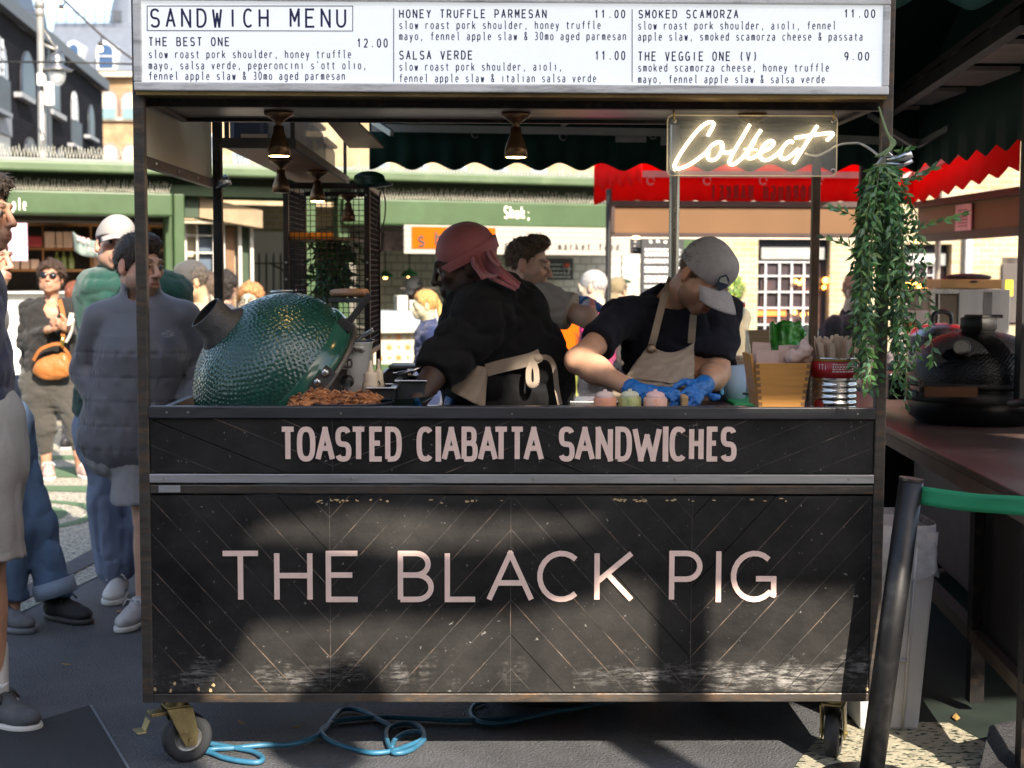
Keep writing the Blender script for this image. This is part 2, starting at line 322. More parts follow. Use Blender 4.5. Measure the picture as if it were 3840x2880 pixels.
def sdf_mesh(name,prims,mats,parent=None,cell=.006,disp=None,damp=.02,tint=None,mati=None,post=None):
    lo=np.full(3,1e9);hi=-lo
    for q in prims:
        if isinstance(q,Half) or getattr(q,'sub',False): continue
        c,r=q.bound(); lo=np.minimum(lo,c-r);hi=np.maximum(hi,c+r)
    pad=cell*3+damp; lo-=pad;hi+=pad; B=6; n=(np.ceil((hi-lo)/cell/B).astype(int))*B+1
    nb=(n-1)//B; g=np.meshgrid(*[np.arange(k) for k in nb],indexing='ij'); bi=np.stack([q.ravel() for q in g],1)
    ctr=(lo+(bi*B+B/2)*cell).astype(np.float32); dc=_ev(prims,ctr); rad=cell*B*.87+damp+.02
    D=np.repeat(np.repeat(np.repeat(np.where(dc<0,-1.,1.).astype(np.float32).reshape(nb),B,0),B,1),B,2); D=np.pad(D,((0,1),)*3,mode='edge')
    act=bi[np.abs(dc)<rad*1.35]; o=np.stack([q.ravel() for q in np.meshgrid(*[np.arange(B+1)]*3,indexing='ij')],1)
    idx=(act[:,None,:]*B+o[None]).reshape(-1,3); flat=np.unique(np.ravel_multi_index(idx.T,n)); ii=np.stack(np.unravel_index(flat,n),1)
    P=(lo+ii*cell).astype(np.float32); d=np.empty(len(P),np.float32)
    G_=B*4; key=(ii//G_)@np.array([1,1000,1000000]); od=np.argsort(key,kind='stable'); cut=np.flatnonzero(np.diff(key[od]))+1
    for sl_ in np.split(od,cut):
        pp=P[sl_]; c_=(pp.min(0)+pp.max(0))/2; rr=float(np.linalg.norm(pp.max(0)-pp.min(0)))/2+.075
        d[sl_]=_ev([q for q in prims if isinstance(q,Half) or float(np.linalg.norm(q.bound()[0]-c_))-q.bound()[1]<rr],pp)
    if disp is not None: d=d+disp(P).astype(np.float32)
    if post is not None: d=post(P,d)
    D.ravel()[flat]=d
    s=D<0; c=s[:-1,:-1,:-1].astype(np.int8)*0
    for dx in (0,1):
        for dy in (0,1):
            for dz in (0,1): c=c+s[dx:n[0]-1+dx,dy:n[1]-1+dy,dz:n[2]-1+dz]
    cells=np.argwhere((c>0)&(c<8)); vid=np.full(c.shape,-1,np.int64); vid[tuple(cells.T)]=np.arange(len(cells))
    cor=np.array([[x,y,z] for x in (0,1) for y in (0,1) for z in (0,1)]); val=np.stack([D[tuple((cells+k).T)] for k in cor],1)
    acc=np.zeros((len(cells),3)); cnt=np.zeros(len(cells))
    for a in range(8):
        for b in range(a+1,8):
            if np.abs(cor[a]-cor[b]).sum()!=1: continue
            va,vb=val[:,a],val[:,b]; m=(va<0)!=(vb<0); t=np.where(m,va/np.where(m,va-vb,1),0)
            acc+=np.where(m[:,None],cor[a]+t[:,None]*(cor[b]-cor[a]),0); cnt+=m
    V=lo+(cells+acc/np.maximum(cnt,1)[:,None])*cell; F=[]
    for ax in range(3):
        a=[slice(None)]*3;b=[slice(None)]*3;a[ax]=slice(0,-1);b[ax]=slice(1,None); s0=s[tuple(a)];s1=s[tuple(b)]
        e=np.argwhere(s0!=s1); u,v=(ax+1)%3,(ax+2)%3; e=e[(e[:,u]>0)&(e[:,v]>0)&(e[:,u]<n[u]-1)&(e[:,v]<n[v]-1)]
        if not len(e): continue
        q=[]
        for (du,dv) in ((-1,-1),(0,-1),(0,0),(-1,0)):
            k=e.copy(); k[:,u]+=du;k[:,v]+=dv; q.append(vid[tuple(k.T)])
        q=np.stack(q,1); fl=~s0[tuple(e.T)]; q[fl]=q[fl][:,::-1]; F.append(q)
    F=np.concatenate(F); F=F[(F>=0).all(1)]
    me=bpy.data.meshes.new(name); me.vertices.add(len(V)); me.vertices.foreach_set('co',V.astype(np.float32).ravel()); me.loops.add(F.size); me.loops.foreach_set('vertex_index',F.ravel().astype(np.int32))
    me.polygons.add(len(F)); me.polygons.foreach_set('loop_start',np.arange(0,F.size,4,dtype=np.int32)); me.polygons.foreach_set('loop_total',np.full(len(F),4,np.int32)); me.polygons.foreach_set('use_smooth',np.ones(len(F),bool))
    mats=mats if isinstance(mats,(list,tuple)) else [mats]
    for m in mats: me.materials.append(m)
    if mati is not None: me.polygons.foreach_set('material_index',mati(V[F].mean(1)).astype(np.int32))
    me.update(calc_edges=True)
    if tint is not None:
        at=me.color_attributes.new('tint','FLOAT_COLOR','POINT'); cc=np.ones((len(V),4),np.float32); cc[:,:3]=tint(V); at.data.foreach_set('color',cc.ravel())
    ob=bpy.data.objects.new(name,me); COL.objects.link(ob)
    if parent:
        ob.parent=parent; ob.matrix_parent_inverse=(Matrix.LocRotScale(parent.location,parent.rotation_euler,None) if not parent.parent else Matrix.Identity(4)).inverted()
    return ob
# ================================================================= materials shared by many things
steelpaint=M('black steel',(.014,.012,.012),.42,.35,.5,9,dirt=(.20,.13,.08),dscale=14,damt=.35,bump=.08,bscale=60)
wornsteel=M('worn steel edge',(.085,.075,.066),.40,.55,.4,7,dirt=(.27,.15,.07),dscale=9,damt=.6,bump=.1,bscale=50,stretch=(1,1,4))
railsteel=M('grey steel rail',(.075,.075,.08),.42,.6,.3,5,dirt=(.02,.02,.02),dscale=30,damt=.5,stretch=(.3,1,4))
alu=M('aluminium strip',(.50,.50,.51),.38,.75,.15,8,dirt=(.16,.15,.14),dscale=22,damt=.5,stretch=(.25,1,3))
signframe=M('chipped white frame',(.78,.77,.74),.5,.0,.12,9,dirt=(.16,.14,.12),dscale=11,damt=.85,stretch=(.35,1,2.5))
screwm=M('screw head',(.45,.43,.40),.3,.9,.2)
inox=M('stainless',(.55,.55,.55),.26,.95,.12,9,stretch=(1,1,.2))
darkmetal=M('dark gastro steel',(.10,.10,.10),.32,.85,.3,7)
def panelmat():
    m=M('black board',(.0024,.0023,.0025),.50,0,.5,5,bump=.10,bscale=90,spec=.13); N,L,b=nodes(m)
    # scuffed, chalky band near the bottom, thin horizontal scrapes and small chips
    tc=N.new('ShaderNodeTexCoord'); sp=N.new('ShaderNodeSeparateXYZ'); L.new(tc.outputs['Object'],sp.inputs[0])
    def noise(sc,stretch,det=7,ro=.65):
        mp=N.new('ShaderNodeMapping'); mp.inputs['Scale'].default_value=stretch; L.new(tc.outputs['Object'],mp.inputs[0]); n=N.new('ShaderNodeTexNoise'); n.inputs['Scale'].default_value=sc; n.inputs['Detail'].default_value=det; n.inputs['Roughness'].default_value=ro; L.new(mp.outputs[0],n.inputs[0]); return n.outputs[0]
    def rng_(x,a,b2,c=0,d=1):
        r=N.new('ShaderNodeMapRange'); r.inputs['From Min'].default_value=a; r.inputs['From Max'].default_value=b2; r.inputs['To Min'].default_value=c; r.inputs['To Max'].default_value=d; L.new(x,r.inputs[0]); return r.outputs[0]
    def mul(x,y):
        q=N.new('ShaderNodeMath'); q.operation='MULTIPLY'; q.use_clamp=True
        for i,k in enumerate((x,y)):
            if isinstance(k,float): q.inputs[i].default_value=k
            else: L.new(k,q.inputs[i])
        return q.outputs[0]
    def add(x,y):
        q=N.new('ShaderNodeMath'); q.operation='ADD'; q.use_clamp=True; L.new(x,q.inputs[0]); L.new(y,q.inputs[1]); return q.outputs[0]
    prev=b.inputs['Base Color'].links[0].from_socket
    wob=N.new('ShaderNodeMath'); wob.operation='MULTIPLY_ADD'; wob.inputs[1].default_value=.30; L.new(noise(5,(1,1,1.5),5),wob.inputs[0]); L.new(sp.outputs[2],wob.inputs[2]); zz_=wob.outputs[0]; band=mul(rng_(zz_,.40,.45),rng_(zz_,.52,.47)); patch=mul(rng_(noise(1.9,(1,1,.2)),.45,.60),rng_(noise(13,(1.3,1,7),9,.75),.46,.58))
    scuff=mul(band,patch)
    scrape=mul(rng_(noise(3,(1,1,26)),.68,.74),rng_(noise(5,(1.2,1,1.5)),.55,.66))
    dots=rng_(noise(60,(1,1,1),2),.70,.76)
    haze=mul(rng_(noise(2.2,(1,1,1.2)),.26,.72),.125)
    tot=add(add(mul(scuff,.75),mul(scrape,.45)),add(mul(dots,.45),haze))
    mx=N.new('ShaderNodeMixRGB'); mx.inputs[2].default_value=(.33,.315,.295,1); L.new(tot,mx.inputs[0]); L.new(prev,mx.inputs[1]); L.new(mx.outputs[0],b.inputs['Base Color'])
    rr=N.new('ShaderNodeMapRange'); rr.inputs['To Min'].default_value=.48; rr.inputs['To Max'].default_value=.85; L.new(tot,rr.inputs[0]); L.new(rr.outputs[0],b.inputs['Roughness'])
    return m
boardm=panelmat()
def seammat():
    m=bpy.data.materials.new('worn board seam'); m.use_nodes=True; N,L,b=nodes(m); tc=N.new('ShaderNodeTexCoord')
    n=N.new('ShaderNodeTexNoise'); n.inputs['Scale'].default_value=7; n.inputs['Detail'].default_value=8; n.inputs['Roughness'].default_value=.7; L.new(tc.outputs['Object'],n.inputs[0])
    r=N.new('ShaderNodeValToRGB'); e=r.color_ramp.elements; e[0].position=.40; e[0].color=(.012,.012,.012,1); e[1].position=.8; e[1].color=(.34,.31,.27,1)
    for p,c in ((.52,(.05,.045,.04)),(.60,(.14,.09,.06)),(.66,(.17,.155,.14))):
        q=e.new(p); q.color=(*c,1)
    L.new(n.outputs[0],r.inputs[0]); L.new(r.outputs[0],b.inputs['Base Color']); b.inputs['Roughness'].default_value=.7; return m
seamm=seammat()
letterm=M('pale pink lettering paint',(.86,.63,.54),.55,0,.06,12,dirt=(.45,.33,.28),dscale=16,damt=.25)
inkm=M('navy sign ink',(.012,.016,.09),.5,0,.05)
oldwood=M('grey weathered ply',(.30,.25,.21),.33,0,.35,5,dirt=(.06,.05,.045),dscale=8,damt=.7,spec=.3,stretch=(.35,3,3),bump=.2,bscale=20)
redwood=M('reddish varnished ply',(.25,.10,.06),.5,0,.4,4,spec=.12,dirt=(.06,.03,.02),dscale=6,damt=.6,stretch=(1,.3,1))
plywood=M('ply',(.40,.24,.13),.5,0,.15,5,stretch=(.3,2,1))
rubber=M('tyre rubber',(.028,.030,.034),.6,0,.25,20)
zincgold=M('yellow passivated steel',(.33,.27,.13),.4,.8,.3,12,dirt=(.10,.065,.03),dscale=14,damt=.85)
blackplastic=M('black plastic',(.012,.012,.013),.38)
# ================================================================= the food cart
zc=lambda v:W(1915,v,0).z
XL,XR=-1.15,1.15; PW=.034; CD=1.16
Z={k:zc(v) for k,v in dict(lip=1526,lip0=1570,strip1=1779,strip0=1812,mid1=1820,mid0=1853,low1=1860,low0=2597,bot1=2601,bot0=2634,sign0=347).items()}
cart=thing('food_cart','black timber sandwich cart on castors with pale pink lettering and a lit white menu above','food stall',(0,.5,0))
DECK=1.085
for X in (XL,XR-PW):
    MB().box((X,0,Z['bot0']),(X+PW,PW,2.62)).build('post',wornsteel,cart,bevel=.004)
MB().box((W(817,700,CD).x-.017,CD-.017,.22),(W(817,700,CD).x+.017,CD+.017,2.6)).build('post',steelpaint,cart,bevel=.003)
MB().box((W(3060,700,CD).x-.015,CD-.017,.22),(W(3060,700,CD).x+.015,CD+.017,2.6)).build('post',M('brown steel post',(.10,.065,.045),.45,.4,.4,8),cart,bevel=.003)
xi,xo=XL+PW,XR-PW
m=MB(); m.box((xi,-.004,Z['lip0']),(xo,.026,Z['lip'])); m.build('counter_rail',railsteel,cart,bevel=.003)
for u,v in ((625,1546),(705,1546),(1278,1550),(1920,1552),(2571,1552),(3217,1552)):
    p=W(u,v,-.004); MB().cyl(p,p+Vector((0,-.0015,0)),.0035,n=10).build('screw',screwm,cart)
MB().box((xi,.002,Z['mid0']),(xo,.030,Z['mid1'])).build('frame_beam',wornsteel,cart,bevel=.003)
MB().box((xi,.001,Z['bot0']),(xo,.032,Z['bot1'])).build('frame_beam',wornsteel,cart,bevel=.003)
m=MB(); m.box((xi,-.002,Z['strip0']),(xo,.004,Z['strip1'])); st=m.build('aluminium_strip',alu,cart,bevel=.0015)
for u in (617,1320,2000,2531,3184):
    p=W(u,1796,-.002); MB().cyl(p,p+Vector((0,-.002,0)),.006,.0045,n=14).build('screw',screwm,st)
p=W(655,1836,0); MB().box((W(567,1,0).x,-.003,Z['mid0']+.004),(W(650,1,0).x,.004,Z['mid1']-.002)).build('hinge_plate',alu,cart,bevel=.001)
# side, back and floor of the cupboard, worktop
m=MB()
for X in (XL+.004,XR-.026): m.box((X,PW,Z['bot0']),(X+.022,.74,Z['lip']-.03))
m.box((xi,.70,Z['bot0']),(xo,.72,1.0)); m.box((xi,PW,Z['bot0']+.004),(xo,.70,Z['bot0']+.026))
for X in (XL,XR-PW): m.box((X+.002,PW,Z['bot0']+.001),(X+PW-.002,CD-.02,Z['bot0']+.034))
m.build('cupboard',M('black ply',(.015,.014,.013),.5,0,.3),cart)
m=MB(); m.box((xi,.028,DECK-.03),(.66,.74,DECK)); m.box((.66,.028,DECK-.03),(xo,1.10,DECK)); m.build('worktop',M('dark steel worktop',(.10,.07,.075),.28,.5,.4,5),cart)
# chevron boards: every board is cut out with its own slim gap
def clip(poly,nx,ny,c):
    out=[]; n=len(poly)
    for i in range(n):
        a=poly[i];b=poly[(i+1)%n]; da=a[0]*nx+a[1]*ny-c; db=b[0]*nx+b[1]*ny-c
        if da>=0: out.append(a)
        if da*db<0: t=da/(da-db); out.append((a[0]+(b[0]-a[0])*t,a[1]+(b[1]-a[1])*t))
    return out
def chevron(name,x0,x1,z0,z1,seams,ang,step,phase,yf):
    mb=MB(); sm=MB(); xs=[x0]+seams+[x1]
    for i in range(4):
        a=ang if i%2 else -ang; tx,tz=math.cos(a),math.sin(a); nx,nz=-tz,tx; box=[(xs[i],z0),(xs[i+1],z0),(xs[i+1],z1),(xs[i],z1)]
        cs=[p[0]*nx+p[1]*nz for p in box]; axis=(xs[i] if i%2==0 else xs[i+1]) if i in (0,3) else xs[2]
        ref=(x0+x1)/2
        base=(xs[1] if i<2 else xs[3])*nx+z0*nz+phase
        k0=math.floor((min(cs)-base)/step)-1; k1=math.ceil((max(cs)-base)/step)+1
        for k in range(k0,k1):
            lo=base+k*step; p=clip(clip(box,nx,nz,lo+.0012),-nx,-nz,-(lo+step-.0012))
            p=clip(clip(p,1,0,xs[i]+.0008),-1,0,-(xs[i+1]-.0008)) if len(p)>2 else p
            if len(p)>2:
                y=yf+random.uniform(0,.0012); mb.prism([(q[0],y,q[1]) for q in p],(0,.012,0))
            e=clip(clip(box,nx,nz,lo-.0013),-nx,-nz,-(lo+.0013))
            if len(e)>2 and random.random()<.86:
                sm.prism([(q[0],yf-.0004,q[1]) for q in e],(0,.004,0))
    for x in seams: sm.prism([(x-.001,yf-.0008,z0),(x+.001,yf-.0008,z0),(x+.001,yf-.0008,z1),(x-.001,yf-.0008,z1)],(0,.004,0))
    mb.box((x0,yf+.014,z0),(x1,yf+.03,z1))
    pa=mb.build(name,boardm,cart); sm.build('board_seam',seamm,pa); return pa
xa,xb=W(566,2200,0).x,W(3266,2200,0).x
lower=chevron('lower_panel',xa,xb,Z['low0'],Z['low1'],[W(u,2200,0).x for u in (1237,1915,2593)],R(48),.0735,.0,.004)
upper=chevron('upper_panel',xi+.002,xo-.002,Z['strip1']+.003,Z['lip0']-.002,[W(u,1680,0).x for u in (1246,1932,2614)],R(22),.075,.02,.006)
# chips of bare wood along the top edge of the lower boards
m=MB()
for k in range(46):
    u=random.choice([random.uniform(1180,1380),random.uniform(1380,1900),random.uniform(2300,2420),random.uniform(2500,2950)]); v=1877+random.gauss(0,4)
    p=W(u,v,.0035); a,b=random.uniform(.002,.009),random.uniform(.0015,.004)
    m.prism([(p.x+a*math.cos(t)*random.uniform(.6,1.2),.0026,p.z+b*math.sin(t)*random.uniform(.6,1.2)) for t in [i*math.pi/4 for i in range(8)]][::-1],(0,.004,0))
for u,v in ((582,2585),(640,2590),(745,2585),(790,2588),(655,2565),(800,2570),(3250,2585)):
    p=W(u,v,.0035); m.prism([(p.x+.005*math.cos(t)*random.uniform(.5,1.3),.0026,p.z+.006*math.sin(t)*random.uniform(.5,1.3)) for t in [i*math.pi/4 for i in range(8)]][::-1],(0,.004,0))
m.build('bare_wood_chip',M('bare wood chip',(.55,.38,.2),.7),lower)
def signletters(mb,items,v0,v1,sw,Y,sq=2.0,depth=.0012,jit=0):
    for ch,u0,u1 in items:
        a=W(u0,v1,Y);b=W(u1,v1,Y);c=W((u0+u1)/2,v0,Y); letter(mb,ch,a,(1,0,0),(0,0,1),b.x-a.x,c.z-a.z,sw,sq,Vector((0,.004,0)))
m=MB(); z2=lambda x:500+x*.678; z3=lambda x:1900+x*.678
signletters(m,[(c,z2(a),z2(b)) for c,a,b in (('T',482,706),('H',780,992),('E',1065,1255),('B',1463,1662),('L',1722,1905))]+[('A',1824,2002)]+[(c,z3(a),z3(b)) for c,a,b in (('C',168,425),('K',484,703),('P',897,1087),('G',1238,1490))],2066,2258,.0163,.0005)
p=W(z3(1170),2258,.0005); m.box((p.x-.0082,.0005,p.z),(p.x+.0082,.0045,W(2000,2068,.0005).z))
m.build('lettering',letterm,lower)
m=MB(); T=[('T',808,902),('O',905,1007),('A',1007,1115),('S',1115,1207),('T',1200,1292),('E',1305,1388),('D',1393,1485),('C',1566,1662),('I',1675,1700),('A',1705,1812),('B',1815,1905),('A',1905,2016),('T',1988,2080),('T',2078,2168)]
signletters(m,[(c,z2(a),z2(b)) for c,a,b in T if c!='I']+[(c,z3(a),z3(b)) for c,a,b in (('A',92,206),('S',285,377),('A',376,488),('N',492,587),('D',600,692),('W',694,857),('C',900,997),('H',1008,1088),('E',1105,1178),('S',1180,1272))],1600,1731,.0158,.0022,2.7)
for u in (z2(1687),z3(878)):
    p=W(u,1731,.0022); m.box((p.x-.0085,.0022,p.z),(p.x+.0085,.0062,W(u,1600,.0022).z))
m.build('lettering',letterm,upper)
# ---- menu sign
SY=-.03; sz0,sz1=W(1915,347,SY).z,W(1915,-30,SY).z; sx0,sx1=W(499,200,SY).x,W(3338,200,SY).x
m=MB(); fw=.036; m.box((sx0,SY,sz0),(sx1,.075,sz0+.026)); m.box((sx0,SY,sz1-.03),(sx1,.075,sz1)); m.box((sx0,SY,sz0+.026),(sx0+.024,.075,sz1-.03)); m.box((sx1-.022,SY,sz0+.026),(sx1,.075,sz1-.03))
sgn=m.build('menu_sign',signframe,cart,bevel=.004)
MB().box((sx0+.02,SY+.012,sz0+.02),(sx1-.018,.07,sz1-.025)).build('sign_panel',M('lit white acrylic',(.80,.82,.82),.25,0,.02,emit=(.93,.97,1.0),es=.17),sgn)
MB().box((sx0+.004,-.02,sz0-.012),(sx1-.004,.07,sz0-.0005)).build('brass_trim',M('brass trim',(.35,.24,.10),.3,.8,.3,9),sgn)
m=MB(); TY=SY+.0115; d1=lambda x:x*1.736
def mono(s,u0,u1,vt,vb,sw,fill=.66):
    a=W(d1(u0),d1(vb),TY);b=W(d1(u1),d1(vb),TY);c=W(d1(u0),d1(vt),TY); adv=(b.x-a.x)/(len(s)-1+fill); dr=(b-a).normalized()
    text(m,s,a,dr,(0,0,1),adv,c.z-a.z,sw,fill,2.2,Vector((0,.002,0)))
mono('SANDWICH MENU',324,748,18,60,.0062,.66)
B=[(318,13,762,13),(762,13,762,67),(762,67,318,66),(318,66,318,13)]
for a,b,c,d in B: p=W(d1(a),d1(b),TY);q=W(d1(c),d1(d),TY); m.beam(p,q,.002,.0022,(0,1,0))
for a,b,c in ((850.5,18,177),(1365.5,20,178)): m.beam(W(d1(a),d1(b),TY),W(d1(a),d1(c),TY),.0022,.0022,(0,1,0))
for s,a,b,c,d in (('THE BEST ONE',321,496,80,100),('12.00',771,838,83,103),('HONEY TRUFFLE PARMESAN',862,1181,20,39.5),('11.00',1284,1351,21,39.5),('SALSA VERDE',862,1021,109,129),('11.00',1285,1351,110,130),('SMOKED SCAMORZA',1379,1595,21,40),('11.00',1823,1891,20,39),('THE VEGGIE ONE (V)',1378,1636,111,132),('9.00',1823,1878,112,131)): mono(s,a,b,c,d,.0036,.70)
for s,a,b,d in (('slow roast pork shoulder, honey truffle',321,759,126),("mayo, salsa verde, peperoncini s'ott olio,",321,792,150),('fennel apple slaw & 30mo aged parmesan',321,746,173),('slow roast pork shoulder, honey truffle',862,1298,63),('mayo, fennel apple slaw & 30mo aged parmesan',862,1353,87),('slow roast pork shoulder, aioli,',862,1215,153),('fennel apple slaw & italian salsa verde',862,1288,178),('slow roast pork shoulder, aioli, fennel',1378,1806,64),('apple slaw, smoked scamorza cheese & passata',1378,1864,88),('smoked scamorza cheese, honey truffle',1378,1791,155),('mayo, fennel apple slaw & salsa verde',1378,1782,180)): mono(s,a,b,d-18.5,d,.0026,.70)
m.build('lettering',inkm,sgn)
# ---- soffit and side panel
zs=W(1915,386,.04).z
m=MB(); m.box((XL,.075,sz0-.035),(XR,.11,sz0+.0)); m.box((XL+PW,.11,zs-.012),(XL+PW+.025,.50,zs+.03)); m.box((XR-PW-.025,.11,zs-.012),(XR-PW,.50,zs+.03)); m.box((XL+PW,.50,zs-.012),(XR-PW,.525,zs+.03))
m.build('canopy_frame',steelpaint,cart,bevel=.002)
MB().box((XL+PW+.025,.11,zs),(XR-PW-.025,.50,zs+.012)).build('soffit_board',oldwood,cart)
MB().box((XL,-.0,2.58),(XR,CD,2.60)).build('roof_sheet',M('roof ply',(.2,.15,.1),.7),cart)
zb=W(548,597,.03).z
m=MB(); m.box((XL+.002,PW,zb-.02),(XL+.030,CD-.017,zb+.012)); sb=m.build('side_beam',steelpaint,cart,bevel=.002)
for Y in (.16,.48,.8): MB().ball((XL+.031,Y,zb-.004),.006,8).build('bolt',screwm,sb)
MB().box((XL+.008,PW,zb+.012),(XL+.016,CD-.017,2.58)).build('side_panel',M('cream side panel',(.62,.56,.42),.35,0,.08,3,dirt=(.4,.33,.2),dscale=5,damt=.3),cart)
MB().lathe([(.0001,-.03),(.02,-.028),(.022,.03),(.0001,.032)],Matrix.Translation(W(832,686,CD))@Matrix.Rotation(R(60),4,'Y')).build('clamp',inox,cart)
# ---- castors: fork, wheel with tyre and hub, brake pedal
def castor(x,y,rz,brake):
    T=Matrix.Translation((x,y,0))@Matrix.Rotation(rz,4,'Z')
    def tr(mb): mb.v=[tuple(T@Vector(p)) for p in mb.v]; return mb
    r=.078; zt=Z['bot0']
    m=MB(); m.cbox((0,0,zt-.006),(.11,.10,.008)); m.cyl((0,0,zt-.03),(0,0,zt-.01),.035); m.cbox((0,.0,zt-.034),(.062,.075,.008))
    for s in (-1,1): m.prism([(s*.033,-.040,zt-.036),(s*.033,.044,zt-.036),(s*.033,.062,.10),(s*.033,.056,.058),(s*.033,.018,.058)],(s*.006,0,0))
    m.cyl((-.045,.035,r),(.045,.035,r),.008,n=10)
    f=tr(m).build('fork',zincgold,None,bevel=.002)
    m=MB(); C=Matrix.Translation((0,.035,r))@Matrix.Rotation(R(90),4,'Y'); m.lathe([(.045,-.022),(.066,-.024),(.078,-.017),(.0785,0),(.078,.017),(.066,.024),(.045,.022)],C,40)
    w_=tr(m).build('wheel',rubber,None)
    m=MB(); m.lathe([(.0001,-.014),(.012,-.026),(.016,-.02),(.022,-.012),(.040,-.014),(.0455,-.018),(.0455,.018),(.04,.014),(.022,.012),(.016,.02),(.012,.026),(.0001,.014)],C,32)
    h=tr(m).build('hub',M('grey cast hub',(.32,.32,.33),.35,.7,.25,30),None)
    h.parent=w_
    for o in (f,w_): o.parent=cart; o.matrix_parent_inverse=Matrix.Translation(cart.location).inverted()
    if brake:
        m=MB(); m.cbox((-.02,-.05,.165),(.05,.06,.012)); m.prism([(-.045,-.085,.15),(.005,-.085,.15),(.0,-.10,.115),(-.04,-.10,.115)],(0,.006,0)); m.cbox((-.02,-.11,.115),(.055,.03,.006)); o=tr(m).build('brake_pedal',zincgold,None,bevel=.002); o.parent=cart; o.matrix_parent_inverse=Matrix.Translation(cart.location).inverted()
castor(W(655,2760,.07).x,.09,R(-60),True); castor(W(3130,2760,.08).x,.11,R(-20),False); castor(-.98,1.05,R(20),False); castor(.98,1.05,R(-15),False)
# ================================================================= hanging spot lamps
bronze=M('bronze lamp metal',(.20,.115,.06),.34,.85,.25,20,dirt=(.05,.03,.02),dscale=20,damt=.4)
def spot(x,y,ztop,s,lit,label,deep=1):
    t=thing('spot_lamp',label,'lamp',(x,y,ztop),'bronze spot lamps under the cart roof and its shelf'); T=Matrix.Translation((x,y,ztop))@Matrix.Scale(s,4)
    MB().lathe([(.0001,0),(.048,0),(.048,-.010),(.030,-.022),(.018,-.030),(.010,-.040),(.010,-.052)],T,28).build('ceiling_rose',bronze,t)
    MB().lathe([(.0001,-.046),(.017,-.046),(.0195,-.07),(.027,-.088),(.036,-.115),(.0385,-.145),(.036,-.145),(.033,-.115),(.02,-.085),(.0001,-.08)],T,28).build('lamp_shade',bronze,t)
    MB().lathe([(.0001,-.1462),(.030,-.1462),(.033,-.144),(.0001,-.135)],T,20).build('bulb',M('lit bulb' if lit else 'unlit bulb',(.9,.8,.6),.3,emit=lit and (1,.62,.18) or None,es=14),t)
p=W(1045,418,.30); spot(p.x,.30,zs-.001,.98,True,'lit bronze spot lamp at the left of the cart soffit, above the big green grill')
p=W(1935,418,.30); spot(p.x,.30,zs-.001,.98,True,'lit bronze spot lamp at the middle of the cart soffit')
p=W(2822,418,.30); spot(p.x,.30,zs-.001,.98,False,'bronze spot lamp behind the clear board of the glowing script sign')
# ================================================================= neon sign
NY=.085; ns=thing('neon_sign','clear acrylic board with glowing warm white script reading Collect, hung from the cart roof','sign',W(2823,545,NY))
nz=lambda x,y:(2200+x*.4702,380+y*.4702)
def rrect(x0,z0,x1,z1,r,n=6):
    o=[]
    for cx,cz,a in ((x1-r,z1-r,0),(x0+r,z1-r,90),(x0+r,z0+r,180),(x1-r,z0+r,270)): o+=[(cx+r*math.cos(R(a+90*i/n)),cz+r*math.sin(R(a+90*i/n))) for i in range(n+1)]
    return o
a=W(2503,657,NY);b=W(3145,433,NY); o=rrect(a.x,a.z,b.x,b.z,.018)
MB().prism([(x,NY+.012,z) for x,z in o],(0,.005,0)).build('acrylic_board',glass('clear acrylic',(.55,.55,.5),.04,tr=.80),ns)
edge=M('glowing acrylic edge',(.6,.5,.3),.2,emit=(1,.75,.4),es=.06)
MB().tube([(x,NY+.0145,z) for x,z in o],.0018,6,closed=True).build('board_edge',edge,ns)
def cat(pts,n=6):
    P=[Vector(p) for p in pts]; out=[]
    for i in range(len(P)-1):
        p0=P[max(i-1,0)];p1=P[i];p2=P[i+1];p3=P[min(i+2,len(P)-1)]
        for k in range(n):
            t=k/n; out.append(.5*((2*p1)+(p2-p0)*t+(2*p0-5*p1+4*p2-p3)*t*t+(3*p1-p0-3*p2+p3)*t**3))
    return out+[P[-1]]
NP=[[(965,275),(1000,215),(1013,178),(985,165),(935,187),(870,250),(800,340),(740,430),(705,495),(703,528),(740,536),(810,510),(890,458),(955,405),(995,355),(1040,328),(1075,330),(1083,365),(1065,420),(1025,462),(985,468),(965,440),(975,395)],[(1075,345),(1090,400),(1130,410),(1170,395)],[(1302,185),(1240,290),(1175,400),(1140,475),(1148,502),(1180,498),(1235,455),(1285,395),(1335,310),(1390,228)],[(1345,310),(1290,400),(1278,440),(1305,455),(1345,440),(1390,405),(1440,385),(1480,355),(1490,325),(1462,315),(1425,338),(1390,390),(1385,440),(1410,468),(1455,463),(1510,428),(1550,390),(1590,338),(1622,318),(1648,330)],[(1555,390),(1545,440),(1575,460),(1620,440),(1690,380)],[(1840,195),(1780,290),(1720,385),(1650,495)],[(1660,292),(1750,277),(1860,262),(1950,252),(1962,268),(1915,312)],[(1255,380),(1360,386)]]
neon=M('neon tube',(1,.95,.85),.4,emit=(1,.80,.50),es=2.4)
m=MB()
for s in NP[:-1]: m.tube(cat([W(*nz(*q),NY) for q in s]),.0050,8)
m.tube(cat([W(*nz(*q),NY) for q in NP[-1]]),.0025,8)
m.build('glowing_tube',neon,ns)
m=MB()
for u in (2528,3127): m.tube([W(u,452,NY+.014),W(u,440,NY+.004),W(u-2,415,NY+.008),W(u,404,NY+.014)],.003,6)
split(m,'hook',M('brass hook',(.5,.35,.12),.3,.9),ns)
m=MB()
for u,v in ((2528,452),(3124,452),(2524,645),(3124,640)): p=W(u,v,NY+.0105); m.lathe([(.003,0),(.0075,0),(.0075,.003),(.003,.003)],Matrix.Translation(p)@Matrix.Rotation(R(90),4,'X'),12)
split(m,'grommet',screwm,ns)
